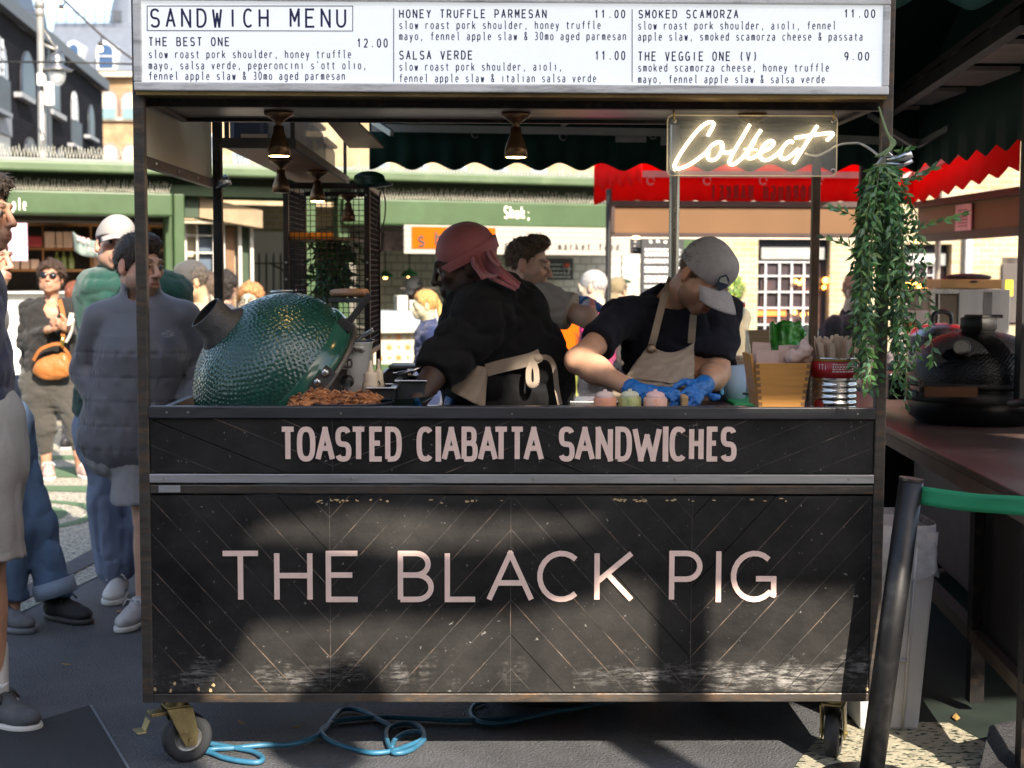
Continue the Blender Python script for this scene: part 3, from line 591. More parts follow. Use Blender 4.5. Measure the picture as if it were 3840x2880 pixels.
MB().tube(cat([W(*nz(*q),NY+.02) for q in ((1740,415),(1830,436),(1920,400),(2000,352),(2100,335),(2200,345))]+[W(3300,590,.04),W(3318,640,.045)]),.004,6).build('power_lead',M('white cable',(.6,.57,.5),.4),ns)
# ================================================================= things on the worktop
def axisM(o,z,x=(0,0,1)):
    z=Vector(z).normalized(); x=Vector(x); x=(x-z*x.dot(z)).normalized(); y=z.cross(x); m=Matrix((x,y,z)).transposed().to_4x4(); m.translation=Vector(o); return m
from mathutils.kdtree import KDTree
def dimple_dome(prof,T,n,gap,depth,C0,rad):
    # hammered dome: a dense lathe whose vertices are pressed in near evenly spread points
    P=[]; N_=int(4*math.pi*rad*rad/(gap*gap*.87)); ga=math.pi*(3-math.sqrt(5))
    for i in range(N_):
        z=1-2*(i+.5)/N_; r=math.sqrt(1-z*z); P.append(Vector((r*math.cos(ga*i),r*math.sin(ga*i),z))+Vector((random.gauss(0,1),random.gauss(0,1),random.gauss(0,1)))*gap*.10/rad)
    kd=KDTree(N_)
    for i,p in enumerate(P): kd.insert(p,i)
    kd.balance(); q=[Vector((a,0,b)) for a,b in prof]; L_=[0]
    for a,b in zip(q,q[1:]): L_.append(L_[-1]+(b-a).length)
    m=int(L_[-1]/(gap*.2)); pr=[]
    for k in range(m+1):
        s_=L_[-1]*k/m; i=max(j for j in range(len(L_)) if L_[j]<=s_+1e-9); i=min(i,len(q)-2); f=(s_-L_[i])/(L_[i+1]-L_[i]); pr.append(q[i].lerp(q[i+1],f))
    mb=MB(); vs=[]
    for p in pr:
        for k in range(n):
            a=2*math.pi*k/n; v=Vector((p.x*math.cos(a),p.x*math.sin(a),p.z)); d=(v-C0).normalized(); ds=kd.find(d)[2]*rad; t=min(1,ds/(gap*.46)); vs.append(T@(v-d*depth*(1-t*t*(3-2*t))))
    mb.smooth=True; mb.add(vs,[(i*n+k,i*n+(k+1)%n,(i+1)*n+(k+1)%n,(i+1)*n+k) for i in range(len(pr)-1) for k in range(n)]); return mb
greenegg=M('green glaze',(.014,.064,.047),.20,0,.3,4,coat=.5,dirt=(.012,.03,.022),dscale=5,damt=.5)
greenband=M('smooth green glaze',(.02,.09,.06),.2,0,.25,5,coat=.4)
castiron=M('cast iron',(.030,.028,.026),.6,.3,.4,12,bump=.15,bscale=60)
feltm=M('rim felt',(.10,.09,.08),.9)
GY=.52; C=W(1060,1430,GY); s=px(GY)
ax=Vector((-.67,-.33,.67)).normalized()
t=thing('kamado_grill','big dimpled green kamado grill with its domed lid thrown open, on the cart worktop','grill',(C.x,GY,DECK))
T=axisM(C,ax); RR=.300
prof=[(RR,-.005),(RR+.003,.03),(RR-.002,.055)]
dome=[(RR*math.cos(a),.04+.245*math.sin(a)) for a in [i*math.pi/2/22 for i in range(19)]]
dimple_dome(dome,T,620,.0165,.0030,Vector((0,0,.0)),.30).build('lid',greenegg,t)
MB().lathe([(RR-.03,-.03),(RR-.004,-.03),(RR+.006,-.025),(RR+.009,.0),(RR+.007,.035),(RR-.004,.052)],T,96).build('lid_rim',greenband,t)
MB().lathe([(RR-.04,-.046),(RR-.002,-.046),(RR-.002,-.031),(RR-.04,-.031)],T,96).build('gasket',feltm,t)
MB().lathe([(RR*math.cos(a)*.93,.04+.2*math.sin(a)) for a in [i*math.pi/2/12 for i in range(13)]],T,48).build('lid_inside',M('sooty inside',(.02,.018,.016),.9),t)
h0=.266
MB().lathe([(.094,h0-.01),(.092,h0+.012),(.066,h0+.03),(.064,h0+.09),(.060,h0+.093),(.0575,h0+.09)],T,48).build('chimney_cap',M('grey cast iron',(.055,.052,.048),.55,.2,.4,14,bump=.2,bscale=60),t); MB().lathe([(.0575,h0+.0895),(.054,h0+.02),(.0001,h0+.015)],T,40).build('flue',M('flue black',(.003,.003,.003),.95),t)  # inside of the chimney mouth is plain black
MB().cyl(T@Vector((.0,.060,h0+.075)),T@Vector((.0,.105,h0+.06)),.011).build('cap_knob',castiron,t)
# thermometer dial on the far side of the dome, seen edge-on above it
q=W(1062,1092,GY+.12); MB().lathe([(.0001,-.004),(.045,-.004),(.047,.0),(.045,.005),(.0001,.006)],Matrix.Translation(q)@Matrix.Rotation(R(-4),4,'Y'),28).cyl(q-Vector((0,0,.04)),q,.012).build('thermometer',inox,t)
# iron band and handle
MB().lathe([(RR+.002,-.043),(RR+.012,-.043),(RR+.012,-.028),(RR+.002,-.028)],T,96).build('band',M('band steel',(.16,.14,.12),.5,.6,.3,15),t)
m=MB(); P=lambda u,v,d=0:W(u,v,GY+d)
for d in (-.10,.13): 
    a=P(1305,1212,d);b=P(1388,1105,d); m.beam(a,b,.022,.010,(0,1,0)); m.beam(a+Vector((-.03,0,.01)),a+Vector((.012,0,-.02)),.03,.03,(0,1,0))
split(m,'handle_arm',castiron,t,bevel=.003)
a=P(1388,1100,-.12);b=P(1388,1100,.15)
a=W(1245,1098,GY+.10);b=W(1372,1097,GY-.10)
MB().tube([a,a+(b-a)*.1,a+(b-a)*.5,b],[.010,.0135,.0145,.013],14).build('wooden_grip',M('oiled wood grip',(.36,.17,.07),.45,0,.3,8,stretch=(1,1,6)),t)
MB().beam(a+Vector((.0,0,-.024)),b+Vector((0,0,-.026)),.03,.014).build('grip_plate',castiron,t)
m=MB(); 
for u0,v0,u1,v1 in ((1243,1385,1135,1515),): m.beam(W(u0,v0,GY-.28),W(u1,v1,GY-.28),.045,.006,(0,1,0))
m.build('hinge_bracket',M('hinge steel',(.14,.13,.12),.45,.8,.3),t)
m=MB()
for u,v in ((1219,1397),(1190,1433),(1152,1480)): p=W(u,v,GY-.285); m.lathe([(.0001,-.004),(.013,-.004),(.013,.006),(.007,.010),(.0001,.010)],axisM(p,(0,-1,0)),6)
split(m,'hinge_bolt',inox,t)
MB().lathe([(.0001,.0),(.18,.0),(.26,.03),(.30,.06)],Matrix.Translation((C.x+.23,GY,DECK)),48).build('base',greenegg,t)
# ---------------------------------------------------------------- pan of pulled pork
pp=W(1330,1522,.24); pan=thing('frying_pan','dark frying pan of steaming pulled pork in front of the green grill','pan',(pp.x,.26,DECK))
pz=.058
MB().lathe([(.0001,.004),(.12,.004),(.155,pz-.006),(.158,pz),(.154,pz),(.12,.010),(.0001,.010)],Matrix.Translation((pp.x-.03,.26,DECK)),48).build('pan_body',M('blued steel pan',(.03,.035,.05),.3,.6,.3),pan)
MB().tube([(pp.x+.02,.40,DECK+pz),(pp.x+.06,.50,DECK+.10),(pp.x+.09,.60,DECK+.13)],.012,8).build('handle',blackplastic,pan)
def pork(P): return .012*vnoise(P,45,3)+.009*vnoise(P*A3([1,1,2.5]),110,5)
pm=M('roast pork shreds',(.45,.17,.055),.5,0,.6,45,dirt=(.14,.035,.02),dscale=30,damt=.8,sub=.1,bump=.5,bscale=160)
zt_=lambda v,Y:W(1200,v,Y).z
sdf_mesh('pulled_pork',[Ell((W(1190,1500,.22).x,.22,DECK+.05),(.045,.06,zt_(1470,.22)-DECK-.05)),Ell((W(1275,1500,.24).x,.24,DECK+.055),(.10,.09,.022),k=.03),Ell((W(1345,1510,.26).x,.26,DECK+.05),(.07,.08,.016),k=.03),Ell((W(1180,1500,.2).x-.02,.2,DECK+.04),(.07,.08,.03),k=.03)],pm,None,cell=.0045,disp=pork,damp=.02)
pk=bpy.context.scene.collection.objects['pulled_pork']; m=MB(); rp_=random.Random(2); vs_=[v.co.copy() for v in pk.data.vertices if v.co.z>DECK+.05]
for i in range(230):
    p=rp_.choice(vs_); a=rp_.uniform(0,6.28); d=Vector((math.cos(a),math.sin(a)*.6,rp_.uniform(-.2,.5)))*.014; m.cur=rp_.choice([0,0,1,2]); m.tube([p-d,p+Vector((0,0,.006)),p+d*.9],[.0012,.0028,.001],5)
m.build('meat_shred',[pm,M('pale pork',(.58,.28,.11),.5,0,.3,60),M('charred pork',(.10,.03,.015),.5,0,.3,60)],pk)
tag(pk,'orange brown heap of pulled pork in the dark frying pan','food')
# thin steam above it
def steam():
    m=bpy.data.materials.new('steam'); m.use_nodes=True; N=m.node_tree.nodes; L=m.node_tree.links; N.remove(N['Principled BSDF']); v=N.new('ShaderNodeVolumePrincipled'); v.inputs['Color'].default_value=(.9,.9,.9,1)
    tc=N.new('ShaderNodeTexCoord'); mp=N.new('ShaderNodeMapping'); mp.inputs['Scale'].default_value=(1,1,.6); n=N.new('ShaderNodeTexNoise'); n.inputs['Scale'].default_value=26; n.inputs['Distortion'].default_value=1.5; L.new(tc.outputs['Object'],mp.inputs[0]); L.new(mp.outputs[0],n.inputs[0]); r=N.new('ShaderNodeMapRange'); r.inputs['From Min'].default_value=.48; r.inputs['From Max'].default_value=.75; r.inputs['To Max'].default_value=9; L.new(n.outputs[0],r.inputs[0]); L.new(r.outputs[0],v.inputs['Density']); L.new(v.outputs[0],N['Material Output'].inputs['Volume']); return m
q=W(1235,1455,.26); tag(MB().ball(q,(.075,.05,.045),16).build('steam',steam()),'faint steam rising off the pulled pork','steam',kind='stuff')
# ---------------------------------------------------------------- sandwich press, pot, pans, bottles
def boxpx(u0,v0,u1,v1,Y,D): 
    a=W(u0,v1,Y);b=W(u1,v0,Y); return (a.x,Y,a.z),(b.x,Y+D,b.z)
t=thing('griddle','steel table griddle with a slotted splash guard and black knob behind the pork pan','griddle',(W(1260,1400,.55).x,.55,DECK))
a,b=boxpx(1215,1385,1305,1478,.52,.25); MB().box((a[0],a[1],DECK),b).build('body',inox,t,bevel=.004)
a,b=boxpx(1240,1345,1318,1380,.50,.01); m=MB(); m.box(a,(b[0],b[1],a[2]+.008)); m.box((a[0],a[1],b[2]-.008),b)
for i in range(6): x=a[0]+(b[0]-a[0])*i/5; m.box((x-.003,a[1],a[2]+.008),(x+.003,b[1],b[2]-.008))
m.build('splash_guard',inox,t)
p=W(1302,1430,.515); MB().lathe([(.0001,.0),(.024,.0),(.022,.02),(.0001,.022)],axisM(p,(0,-1,0)),20).build('knob',blackplastic,t)
enamel=M('white enamel',(.70,.70,.68),.22,0,.06,5,coat=.3)
P0=W(1325,1410,.68); rp=px(.68,72); t=thing('enamel_pot','white enamel pot with a ladle and steel tongs between the grill and the wire rack','pot',(P0.x,.68,DECK))
zt=W(1325,1276,.68).z
MB().lathe([(.0001,DECK),(rp*.62,DECK),(rp*.70,DECK+.02),(rp,zt-.012),(rp+.006,zt),(rp-.004,zt),(rp*.7,DECK+.03),(.0001,DECK+.03)],Matrix.Translation((P0.x,.68,0)),40).build('bowl',enamel,t)
MB().tube([(P0.x+rp*.1,.68-rp*.99,zt-.035),(P0.x+rp*.12,.68-rp*1.0-.028,zt-.02),(P0.x+rp*.55,.68-rp*.86-.022,zt-.02),(P0.x+rp*.56,.68-rp*.82,zt-.035)],.008,8).build('handle',enamel,t)
MB().lathe([(rp-.001,zt-.004),(rp+.008,zt-.002),(rp+.008,zt+.003),(rp-.001,zt+.003)],Matrix.Translation((P0.x,.68,0)),40).build('blue_rim',M('blue rim',(.02,.03,.07),.3),t)
m=MB(); m.beam(W(1325,1278,.62),W(1398,1232,.62),.022,.006); m.beam(W(1335,1282,.64),W(1400,1240,.64),.02,.006)
o=m.build('tongs',inox,None,bevel=.002); tag(o,'steel tongs lying across the white enamel pot','tongs')
o=sdf_mesh('coleslaw',[Ell((P0.x,.68,zt-.012),(rp*.85,rp*.85,.024))],M('pale slaw',(.55,.5,.3),.7,0,.4,70),None,cell=.005,disp=lambda P:.009*vnoise(P,80,1)); tag(o,'pale coleslaw filling the white enamel pot','food')
def squeeze(u0,u1,v0,v1,Y,col,label,name,speck=None,nozzle=True,group=None,lid=None):
    c=W((u0+u1)/2,v1,Y); r=px(Y,(u1-u0)/2); top=W(u0,v0,Y).z; z0=DECK; H=top-z0
    t=thing('squeeze_bottle',label,'bottle',(c.x,Y,z0),group)
    m=M(name,col,.4,0,.08,8,sub=.15) if not speck else M(name,col,.4,0,.1,8,dirt=speck,dscale=60,damt=.9)
    T=Matrix.Translation((c.x,Y,z0))
    if lid:
        MB().lathe([(.0001,0),(r*.9,0),(r,.008),(r,H*.70),(r*.90,H*.77)],T,28).build('bottle_body',m,t); MB().lathe([(r*.78,H*.74),(r*.80,H*.80),(r*.74,H*.87),(r*.50,H*.925),(r*.2,H*.94),(r*.14,H),(.0001,H)],T,24).build('nozzle_cap',lid,t); return t
    MB().lathe([(.0001,0),(r*.95,0),(r,.006),(r,H*.50),(r*.92,H*.56),(r*.72,H*.62)],T,28).build('bottle_body',m,t)
    lm=lid or M(name+' cap',tuple(min(.8,c*1.15+.08) for c in col),.45,0,.05)
    MB().lathe([(r*.78,H*.60),(r*.80,H*.74),(r*.72,H*.77),(r*.34,H*.79),(r*.26,H*.9),(r*.12,H),(.0001,H)],T,24).build('nozzle_cap',lm,t)
    return t
cream=(.56,.44,.30)
squeeze(1356,1425,1352,1462,.42,cream,'cream sauce bottle standing nearest the griddle','cream bottle',group='cream squeeze bottles beside the steel pans')
squeeze(1398,1442,1345,1456,.50,cream,'cream sauce bottle half hidden behind the front one','cream bottle',group='cream squeeze bottles beside the steel pans')
def gastro(u0,u1,v0,Y,D,label,mt):
    a=W(u0,v0,Y);b=W(u1,v0,Y); t=thing('gastro_pan',label,'pan',((a.x+b.x)/2,Y,DECK)); z=a.z; i=.012; m=MB()
    m.box((a.x,Y,DECK),(b.x,Y+.008,z-.006)); m.box((a.x,Y+D-.008,DECK),(b.x,Y+D,z-.006)); m.box((a.x,Y+.008,DECK),(a.x+.008,Y+D-.008,z-.006)); m.box((b.x-.008,Y+.008,DECK),(b.x,Y+D-.008,z-.006)); m.box((a.x+.008,Y+.008,DECK),(b.x-.008,Y+D-.008,DECK+.01)); m.build('pan_body',mt,t)
    m=MB(); o=.010; m.box((a.x-o,Y-o,z-.0055),(b.x+o,Y+.012,z)); m.box((a.x-o,Y+D-.012,z-.0055),(b.x+o,Y+D+o,z)); m.box((a.x-o,Y+.012,z-.0055),(a.x+.012,Y+D-.012,z)); m.box((b.x-.012,Y+.012,z-.0055),(b.x+o,Y+D-.012,z)); m.build('rim',inox,t,bevel=.002); return t
gastro(1382,1475,1452,.36,.18,'deep steel pan behind the two cream bottles',darkmetal)
gastro(1490,1592,1425,.50,.24,'tall dark steel pan below the arm of the worker in the pink head wrap',darkmetal)
gp_=gastro(1440,1530,1395,.66,.2,'steel pan with a black lid at the back beside the tall dark pan',darkmetal)
a=W(1455,1385,.66);b=W(1570,1372,.66); MB().box((a.x,.68,a.z),(b.x,.84,b.z)).build('lid',blackplastic,gp_,bevel=.006)
o=MB().tube([W(1490,1400,.6),W(1550,1390,.6),W(1602,1365,.62)],.006,8).build('serving_spoon',inox); tag(o,'steel serving spoon leaning over the tall dark pan','spoon')
# trays let in behind the rail
for i,(u0,u1,lab) in enumerate(((1635,1815,'flat steel tray edge in front of the worker in the pink head wrap'),(1822,2190,'longest flat steel tray edge behind the counter rail'),(2205,2560,'flat steel tray edge beneath the three sauce bottles'),(2560,2800,'flat steel tray edge below the gloved hands'))):
    a=W(u0,1523,.06);b=W(u1,1519,.06); z=a.z
    m=MB(); m.box((a.x,.05,z-.03),(b.x,.054,z)); m.box((a.x,.054,z-.003),(b.x,.075,z)); m.box((a.x,.075,z-.03),(b.x,.079,z))
    t=m.build('steel_tray',inox); tag(t,lab,'tray','steel trays behind the counter rail')
squeeze(2225,2312,1460,1545,.15,(.72,.30,.17),'plain orange sauce bottle, leftmost of the three short bottles','orange sauce',group='short sauce bottles at the rail',lid=M('pale bottle cap',(.72,.52,.45),.4))
squeeze(2318,2405,1458,1545,.16,(.42,.44,.16),'green speckled sauce bottle between the orange and pink ones','green sauce',speck=(.10,.16,.03),group='short sauce bottles at the rail',lid=M('pale green cap',(.62,.60,.42),.4))
squeeze(2412,2502,1460,1545,.15,(.76,.45,.34),'pink sauce bottle with orange flecks beside the blue gloves','pink sauce',speck=(.75,.20,.05),group='short sauce bottles at the rail',lid=M('pink cap',(.80,.50,.46),.4))
# right end of the worktop
o=MB().cbox(W(2815,1492,.86)+Vector((0,.02,-.016)),(.17,.30,.018)).build('cutting_board',M('green plastic board',(.01,.30,.09),.45,0,.1,20),None,bevel=.006); tag(o,'thick green plastic cutting board behind the bamboo napkin box','cutting board')
MB().tube([W(2785,1478,.8)+Vector((0,0,.002)),W(2850,1483,.8)+Vector((0,0,.002))],.004,6).build('knife',blackplastic); tag(COL.objects['knife'],'thin black knife lying on the green cutting board','knife')
bp_=M('blue paper roll',(.30,.40,.55),.9,0,.06,20); wp_=M('lilac paper roll',(.52,.52,.66),.9,0,.06,20)
def roll(u0,u1,v0,v1,Y,m,label):
    c=W((u0+u1)/2,v1,Y);r=px(Y,(u1-u0)/2);zt=W(u0,v0,Y).z; T=Matrix.Translation((c.x,Y,0)); t=thing('paper_roll',label,'paper roll',(c.x,Y,DECK),'paper rolls beside the bamboo box')
    MB().lathe([(r*.42,DECK),(r,DECK),(r,zt),(r*.42,zt),(r*.42,DECK)],T,36).build('paper',m,t); MB().lathe([(r*.40,DECK),(r*.42,zt+.001),(r*.36,zt+.001),(r*.36,DECK)],T,20).build('core',M('card core',(.4,.3,.2),.9),t)
roll(2685,2795,1368,1490,.94,bp_,'wide blue paper roll with a blue glove hanging off it'); roll(2762,2850,1370,1500,1.03,wp_,'narrower lilac paper roll behind the blue one')
glv=M('light blue nitrile',(.12,.38,.68),.4,0,.1)
o=sdf_mesh('loose_glove',[Ell((W(2690,1400,.86).x,.86,W(0,1395,.86).z),(.018,.012,.04)),Cone(W(2693,1410,.86),W(2705,1475,.86),.013,.010),Cone(W(2688,1410,.86),W(2690,1450,.86),.009,.007)],glv,None,cell=.004); tag(o,'limp pale blue glove hanging at the side of the blue paper roll','glove')
# bamboo box
t=thing('bamboo_box','tapered bamboo box stuffed with folded paper napkins on the counter rail','box',(W(2925,1525,.1).x,.12,DECK))
bam=M('caramel bamboo',(.50,.235,.055),.42,0,.35,9,stretch=(.35,.35,9),dirt=(.22,.085,.02),dscale=9,damt=.75)
Yb=.055; bl,br,tl,tr_=W(2845,1527,Yb),W(3015,1527,Yb),W(2832,1362,Yb),W(3042,1362,Yb); D=.15
zb_=DECK+.036
m=MB(); m.prism([bl,br,tr_,tl],(0,.010,0)); m.build('front_board',bam,t,bevel=.0015)
m=MB(); m.prism([bl+Vector((0,D,0)),br+Vector((0,D,0)),tr_+Vector((0,D,0)),tl+Vector((0,D,0))],(0,.010,0)); m.build('back_board',bam,t,bevel=.0015)
TL=W(2815,1330,Yb); 
for nm,a_,b_ in (('side_board',bl,TL),('side_board',br,tr_)):
    m=MB(); x=.008 if a_ is bl else -.008; m.prism([a_+Vector((0,.0105,0)),a_+Vector((0,D-.0005,0)),b_+Vector((0,D-.0005,0)),b_+Vector((0,.0105,0))],(x,0,0)); m.build(nm,bam,t,bevel=.0015)
m=MB()
for i in range(7):
    z=bl.z+(tl.z-bl.z)*(i+.5)/7
    for k,(p_,q_) in enumerate(((bl,tl),(br,tr_))): x=p_.x+(q_.x-p_.x)*(i+.5)/7; m.box((x+(0 if k==0 else -.012),Yb-.0006,z-.006),(x+(.012 if k==0 else 0),Yb+.002,z+.006))
split(m,'finger_joint',M('dark end grain',(.17,.085,.03),.6),t)
o=MB().cbox((W(2830,1525,.2).x-.03,.19,DECK+.012),(.14,.26,.02)).build('wooden_board',M('dark wood',(.09,.04,.022),.5,0,.3,8),None,bevel=.002); tag(o,'dark wooden board under the back of the bamboo box','board')
napm=M('kraft paper napkin',(.56,.40,.34),.9,0,.1,25); 
n0=thing('napkin_stack','folded brown paper napkins and a crumpled one standing in the bamboo box','napkins',(W(2925,1400,.12).x,.12,DECK+.06))
for u0,u1,v0,Y,k in ((2822,2890,1286,.15,5),(2838,2920,1318,.085,7),(2920,2960,1298,.11,6),(2955,3020,1296,.14,9)):
    for i in range(k):
        a=W(u0,v0,Y+i*.006);b=W(u1,v0,Y+i*.006); zz=a.z+random.uniform(-.006,.004); m=MB(); m.prism([(a.x,Y+i*.006,DECK+.06),(b.x,Y+i*.006,DECK+.06),(b.x,Y+i*.006,zz+random.uniform(-.004,.004)),(a.x,Y+i*.006,zz)],(0,.0022,0)); m.build('napkin',napm,n0)
q=W(2990,1340,.10); sdf_mesh('crumpled_napkin',[Ell(q,(.038,.02,.024)),Ell(q+Vector((.02,0,.015)),(.02,.015,.018)),Ell(q+Vector((.03,.01,.04)),(.008,.01,.03))],napm,n0,cell=.004,disp=lambda P:.012*vnoise(P,60,2))
# tin of wooden cutlery
Yt=.125; c=W(3125,1520,Yt); r=px(Yt,86); zt=W(3125,1338,Yt).z; t=thing('food_tin','ribbed silver catering tin with a red paper label, holding wooden cutlery','tin',(c.x,Yt,DECK)); T=Matrix.Translation((c.x,Yt,0)); H=zt-DECK
pr=[(.0001,DECK),(r,DECK)]+[(r-.0035*(.5-.5*math.cos(2*math.pi*7*i/70)),DECK+.012+H*.62*i/70) for i in range(71)]+[(r,zt-.004),(r+.003,zt),(r-.003,zt),(r-.004,DECK+.1)]
MB().lathe(pr,T,48).build('tin_body',M('tinplate',(.60,.58,.55),.2,.95,.1,6),t)
MB().lathe([(r+.0008,zt-H*.30),(r+.0012,zt-H*.30),(r+.0012,zt-.012),(r+.0008,zt-.012)],T,48).build('paper_label',M('red tin label',(.36,.012,.018),.4,0,.1),t)
MB().lathe([(r+.0008,zt-.0115),(r+.0014,zt-.0115),(r+.0014,zt-.006)],T,48).build('gold_band',M('gold print',(.45,.28,.06),.35,.4),t)
m=MB()
def ontin(x,z): a=-math.pi/2+x/r; return T@Vector(((r+.0018)*math.cos(a),(r+.0018)*math.sin(a),z))
for st,x0,z,h,adv in (('TTI',-.068,zt-.037,.016,.0105),):
    for i,ch in enumerate(st):
        for pl in strokes(ch): ribbon(m,[(x0+i*adv+px_*adv*.7,z+py_*h) for px_,py_ in pl],.002,lambda x,y:ontin(x,y),(0,.0008,0))
for k in range(4): 
    x=-.022
    while x<.055: 
        L_=random.uniform(.003,.009); m.prism([ontin(x,zt-.022-k*.0075),ontin(x+L_,zt-.022-k*.0075),ontin(x+L_,zt-.018-k*.0075),ontin(x,zt-.018-k*.0075)],(0,.0006,0)); x+=L_+.0025
m.build('label_print',M('white print',(.75,.6,.55),.5),t)
m=MB(); 
for i in range(20): 
    a=2*math.pi*i/20; m.add([ontin(-.065,DECK+.055)]+[ontin(-.065+.02*math.cos(a+k*math.pi/10),DECK+.055+.025*math.sin(a+k*math.pi/10)) for k in (0,1)],[(0,1,2)])
m.build('red_tomato_print',M('tomato print',(.30,.02,.015),.4),t)
cm=M('birch cutlery',(.62,.43,.29),.75,0,.18,14,stretch=(3,3,.4)); t=thing('wooden_cutlery','bundle of flat wooden forks standing in the catering tin','cutlery',(c.x,Yt,DECK+.08))
for i in range(58):
    a=random.uniform(0,6.28); rr=r*.86*math.sqrt(random.random()); b=Vector((c.x+.5*rr*math.cos(a),Yt+.5*rr*math.sin(a),DECK+.06)); lean=Vector(((rr*math.cos(a))*1.0+random.gauss(0,.005),rr*math.sin(a),.0)); top=Vector((c.x,Yt,0))+lean*1.25; top.z=zt+random.uniform(.035,.062)
    d=(top-b); w0=.0055; sx=Vector((math.cos(a+1.57+random.gauss(0,.6)),math.sin(a+1.57),0)).normalized(); nn=d.cross(sx).normalized()*.0016; m=MB(); tip=d.normalized()*.008
    m.prism([b-sx*w0,b+sx*w0,top+sx*.0085,top+sx*.005+tip,top-sx*.005+tip,top-sx*.0085],nn); m.build('fork',cm,t)
o=MB().cbox((W(3110,1522,.12).x,.15,DECK+.006),(.24,.22,.012)).build('wooden_board',M('honey wood',(.36,.19,.07),.5,0,.3,8,stretch=(.3,2,2)),None,bevel=.002); tag(o,'honey coloured board under the catering tin','board')
# rear ledge with a water bottle, green bag, white bag
t=thing('rear_shelf','low steel ledge at the back of the cart behind the paper rolls','shelf',(.95,1.3,1.2))
lz=W(2770,1350,1.3).z; MB().box((W(2690,1,1.3).x,1.24,lz-.02),(W(3240,1,1.3).x,1.62,lz)).build('ledge',M('pale ledge',(.35,.29,.22),.5,.2),t); MB().box((W(2690,1,1.3).x,1.6,0),(W(3240,1,1.3).x,1.62,lz-.021)).build('ledge_back',steelpaint,t)
Yw=1.36; c=W(2776,1348,Yw); H=W(2776,1133,Yw).z-lz; r=px(Yw,40); t=thing('water_bottle','waisted clear water bottle with a red cap on the rear ledge','bottle',(c.x,Yw,lz)); T=Matrix.Translation((c.x,Yw,lz))
pf=[(.0001,0),(.96,0),(1.0,.03),(1.0,.10),(.93,.13),(.98,.17),(.90,.21),(.94,.25),(.85,.29),(.88,.34),(.80,.40),(.74,.5),(.78,.56),(.92,.66),(.98,.72),(.9,.80),(.6,.87),(.34,.90),(.32,.93)]
MB().lathe([(a*r,b*H) for a,b in pf],T,32).build('bottle_body',M('clear water plastic',(.80,.80,.70),.08,0,.12,30,alpha=.40,bump=.4,bscale=30),t)
MB().lathe([(r*.38,H*.915),(r*.40,H*.94),(r*.36,H*.985),(.0001,H)],T,24).build('cap',M('red cap',(.62,.02,.02),.35),t)
def bag(name,u0,u1,v0,v1,Y,m,label,cat,fold=.012):
    a=W(u0,v1,Y);b=W(u1,v0,Y); c=(a+b)/2; o=sdf_mesh(name,[ECap((c.x,Y,a.z+.02),(c.x,Y,b.z-.015),((b.x-a.x)*.44,.05),((b.x-a.x)*.50,.025),k=.01)],m,None,cell=.006,disp=lambda P:fold*vnoise(P*A3([2.6,1,.6]),24,4)+.004*vnoise(P,60,9),damp=.02); tag(o,label,cat); return o
gm=M('green foil bag',(.035,.30,.03),.28,0,.3,9,stretch=(3,1,.2),dirt=(.01,.04,.025),dscale=6,damt=.9)
bag('salad_bag',2880,3012,1208,1350,1.40,gm,'shiny green salad bag standing on the rear ledge','bag')
bag('paper_bag',3008,3062,1225,1340,1.5,M('white paper',(.8,.78,.74),.7),'crumpled white paper bag beside the green salad bag','bag')
o=MB().cbox(W(2845,1300,1.75),(.10,.10,.14)).build('kraft_boxes',M('kraft card',(.45,.32,.2),.8,0,.2,30,stretch=(.2,.2,9)),None,bevel=.004); tag(o,'stack of kraft card boxes behind the green salad bag','boxes')
# clear dispenser box on a steel scale behind the elbow
t=thing('acrylic_dispenser','clear plastic dispenser box beside the bent elbow of the worker in the grey cap','container',(W(2230,1500,.90).x,.96,1.07)); cl=glass('clear plastic',(.82,.84,.95),.08,tr=.82)
a,b=boxpx(2165,1262,2330,1474,.90,.13); m=MB(); m.box(a,(b[0],a[1]+.004,b[2])); m.box((a[0],b[1]-.004,a[2]),b); m.box((a[0],a[1]+.004,a[2]),(a[0]+.004,b[1]-.004,b[2])); m.box((b[0]-.004,a[1]+.004,a[2]),(b[0],b[1]-.004,b[2])); m.build('box_walls',cl,t)
a,b=boxpx(2158,1253,2335,1261,.89,.15); MB().box(a,b).build('box_lid',cl,t,bevel=.003)
a,b=boxpx(2150,1475,2345,1503,.885,.16); MB().box(a,b).build('box_foot',cl,t,bevel=.003)
a,b=boxpx(2205,1380,2325,1472,.92,.08); MB().box(a,b).build('contents',M('dark beans',(.08,.035,.02),.6,0,.5,60),t,bevel=.01)
a,b=boxpx(2135,1504,2360,1530,.87,.2); t=thing('prep_table','small steel side table carrying the clear dispenser box','table',((a[0]+b[0])/2,.97,0)); MB().box(a,b).build('table_top',inox,t,bevel=.004)
for x in (a[0]+.01,b[0]-.03):
    for y in (.88,1.04): MB().box((x,y,0),(x+.02,y+.02,a[2])).build('leg',inox,t)
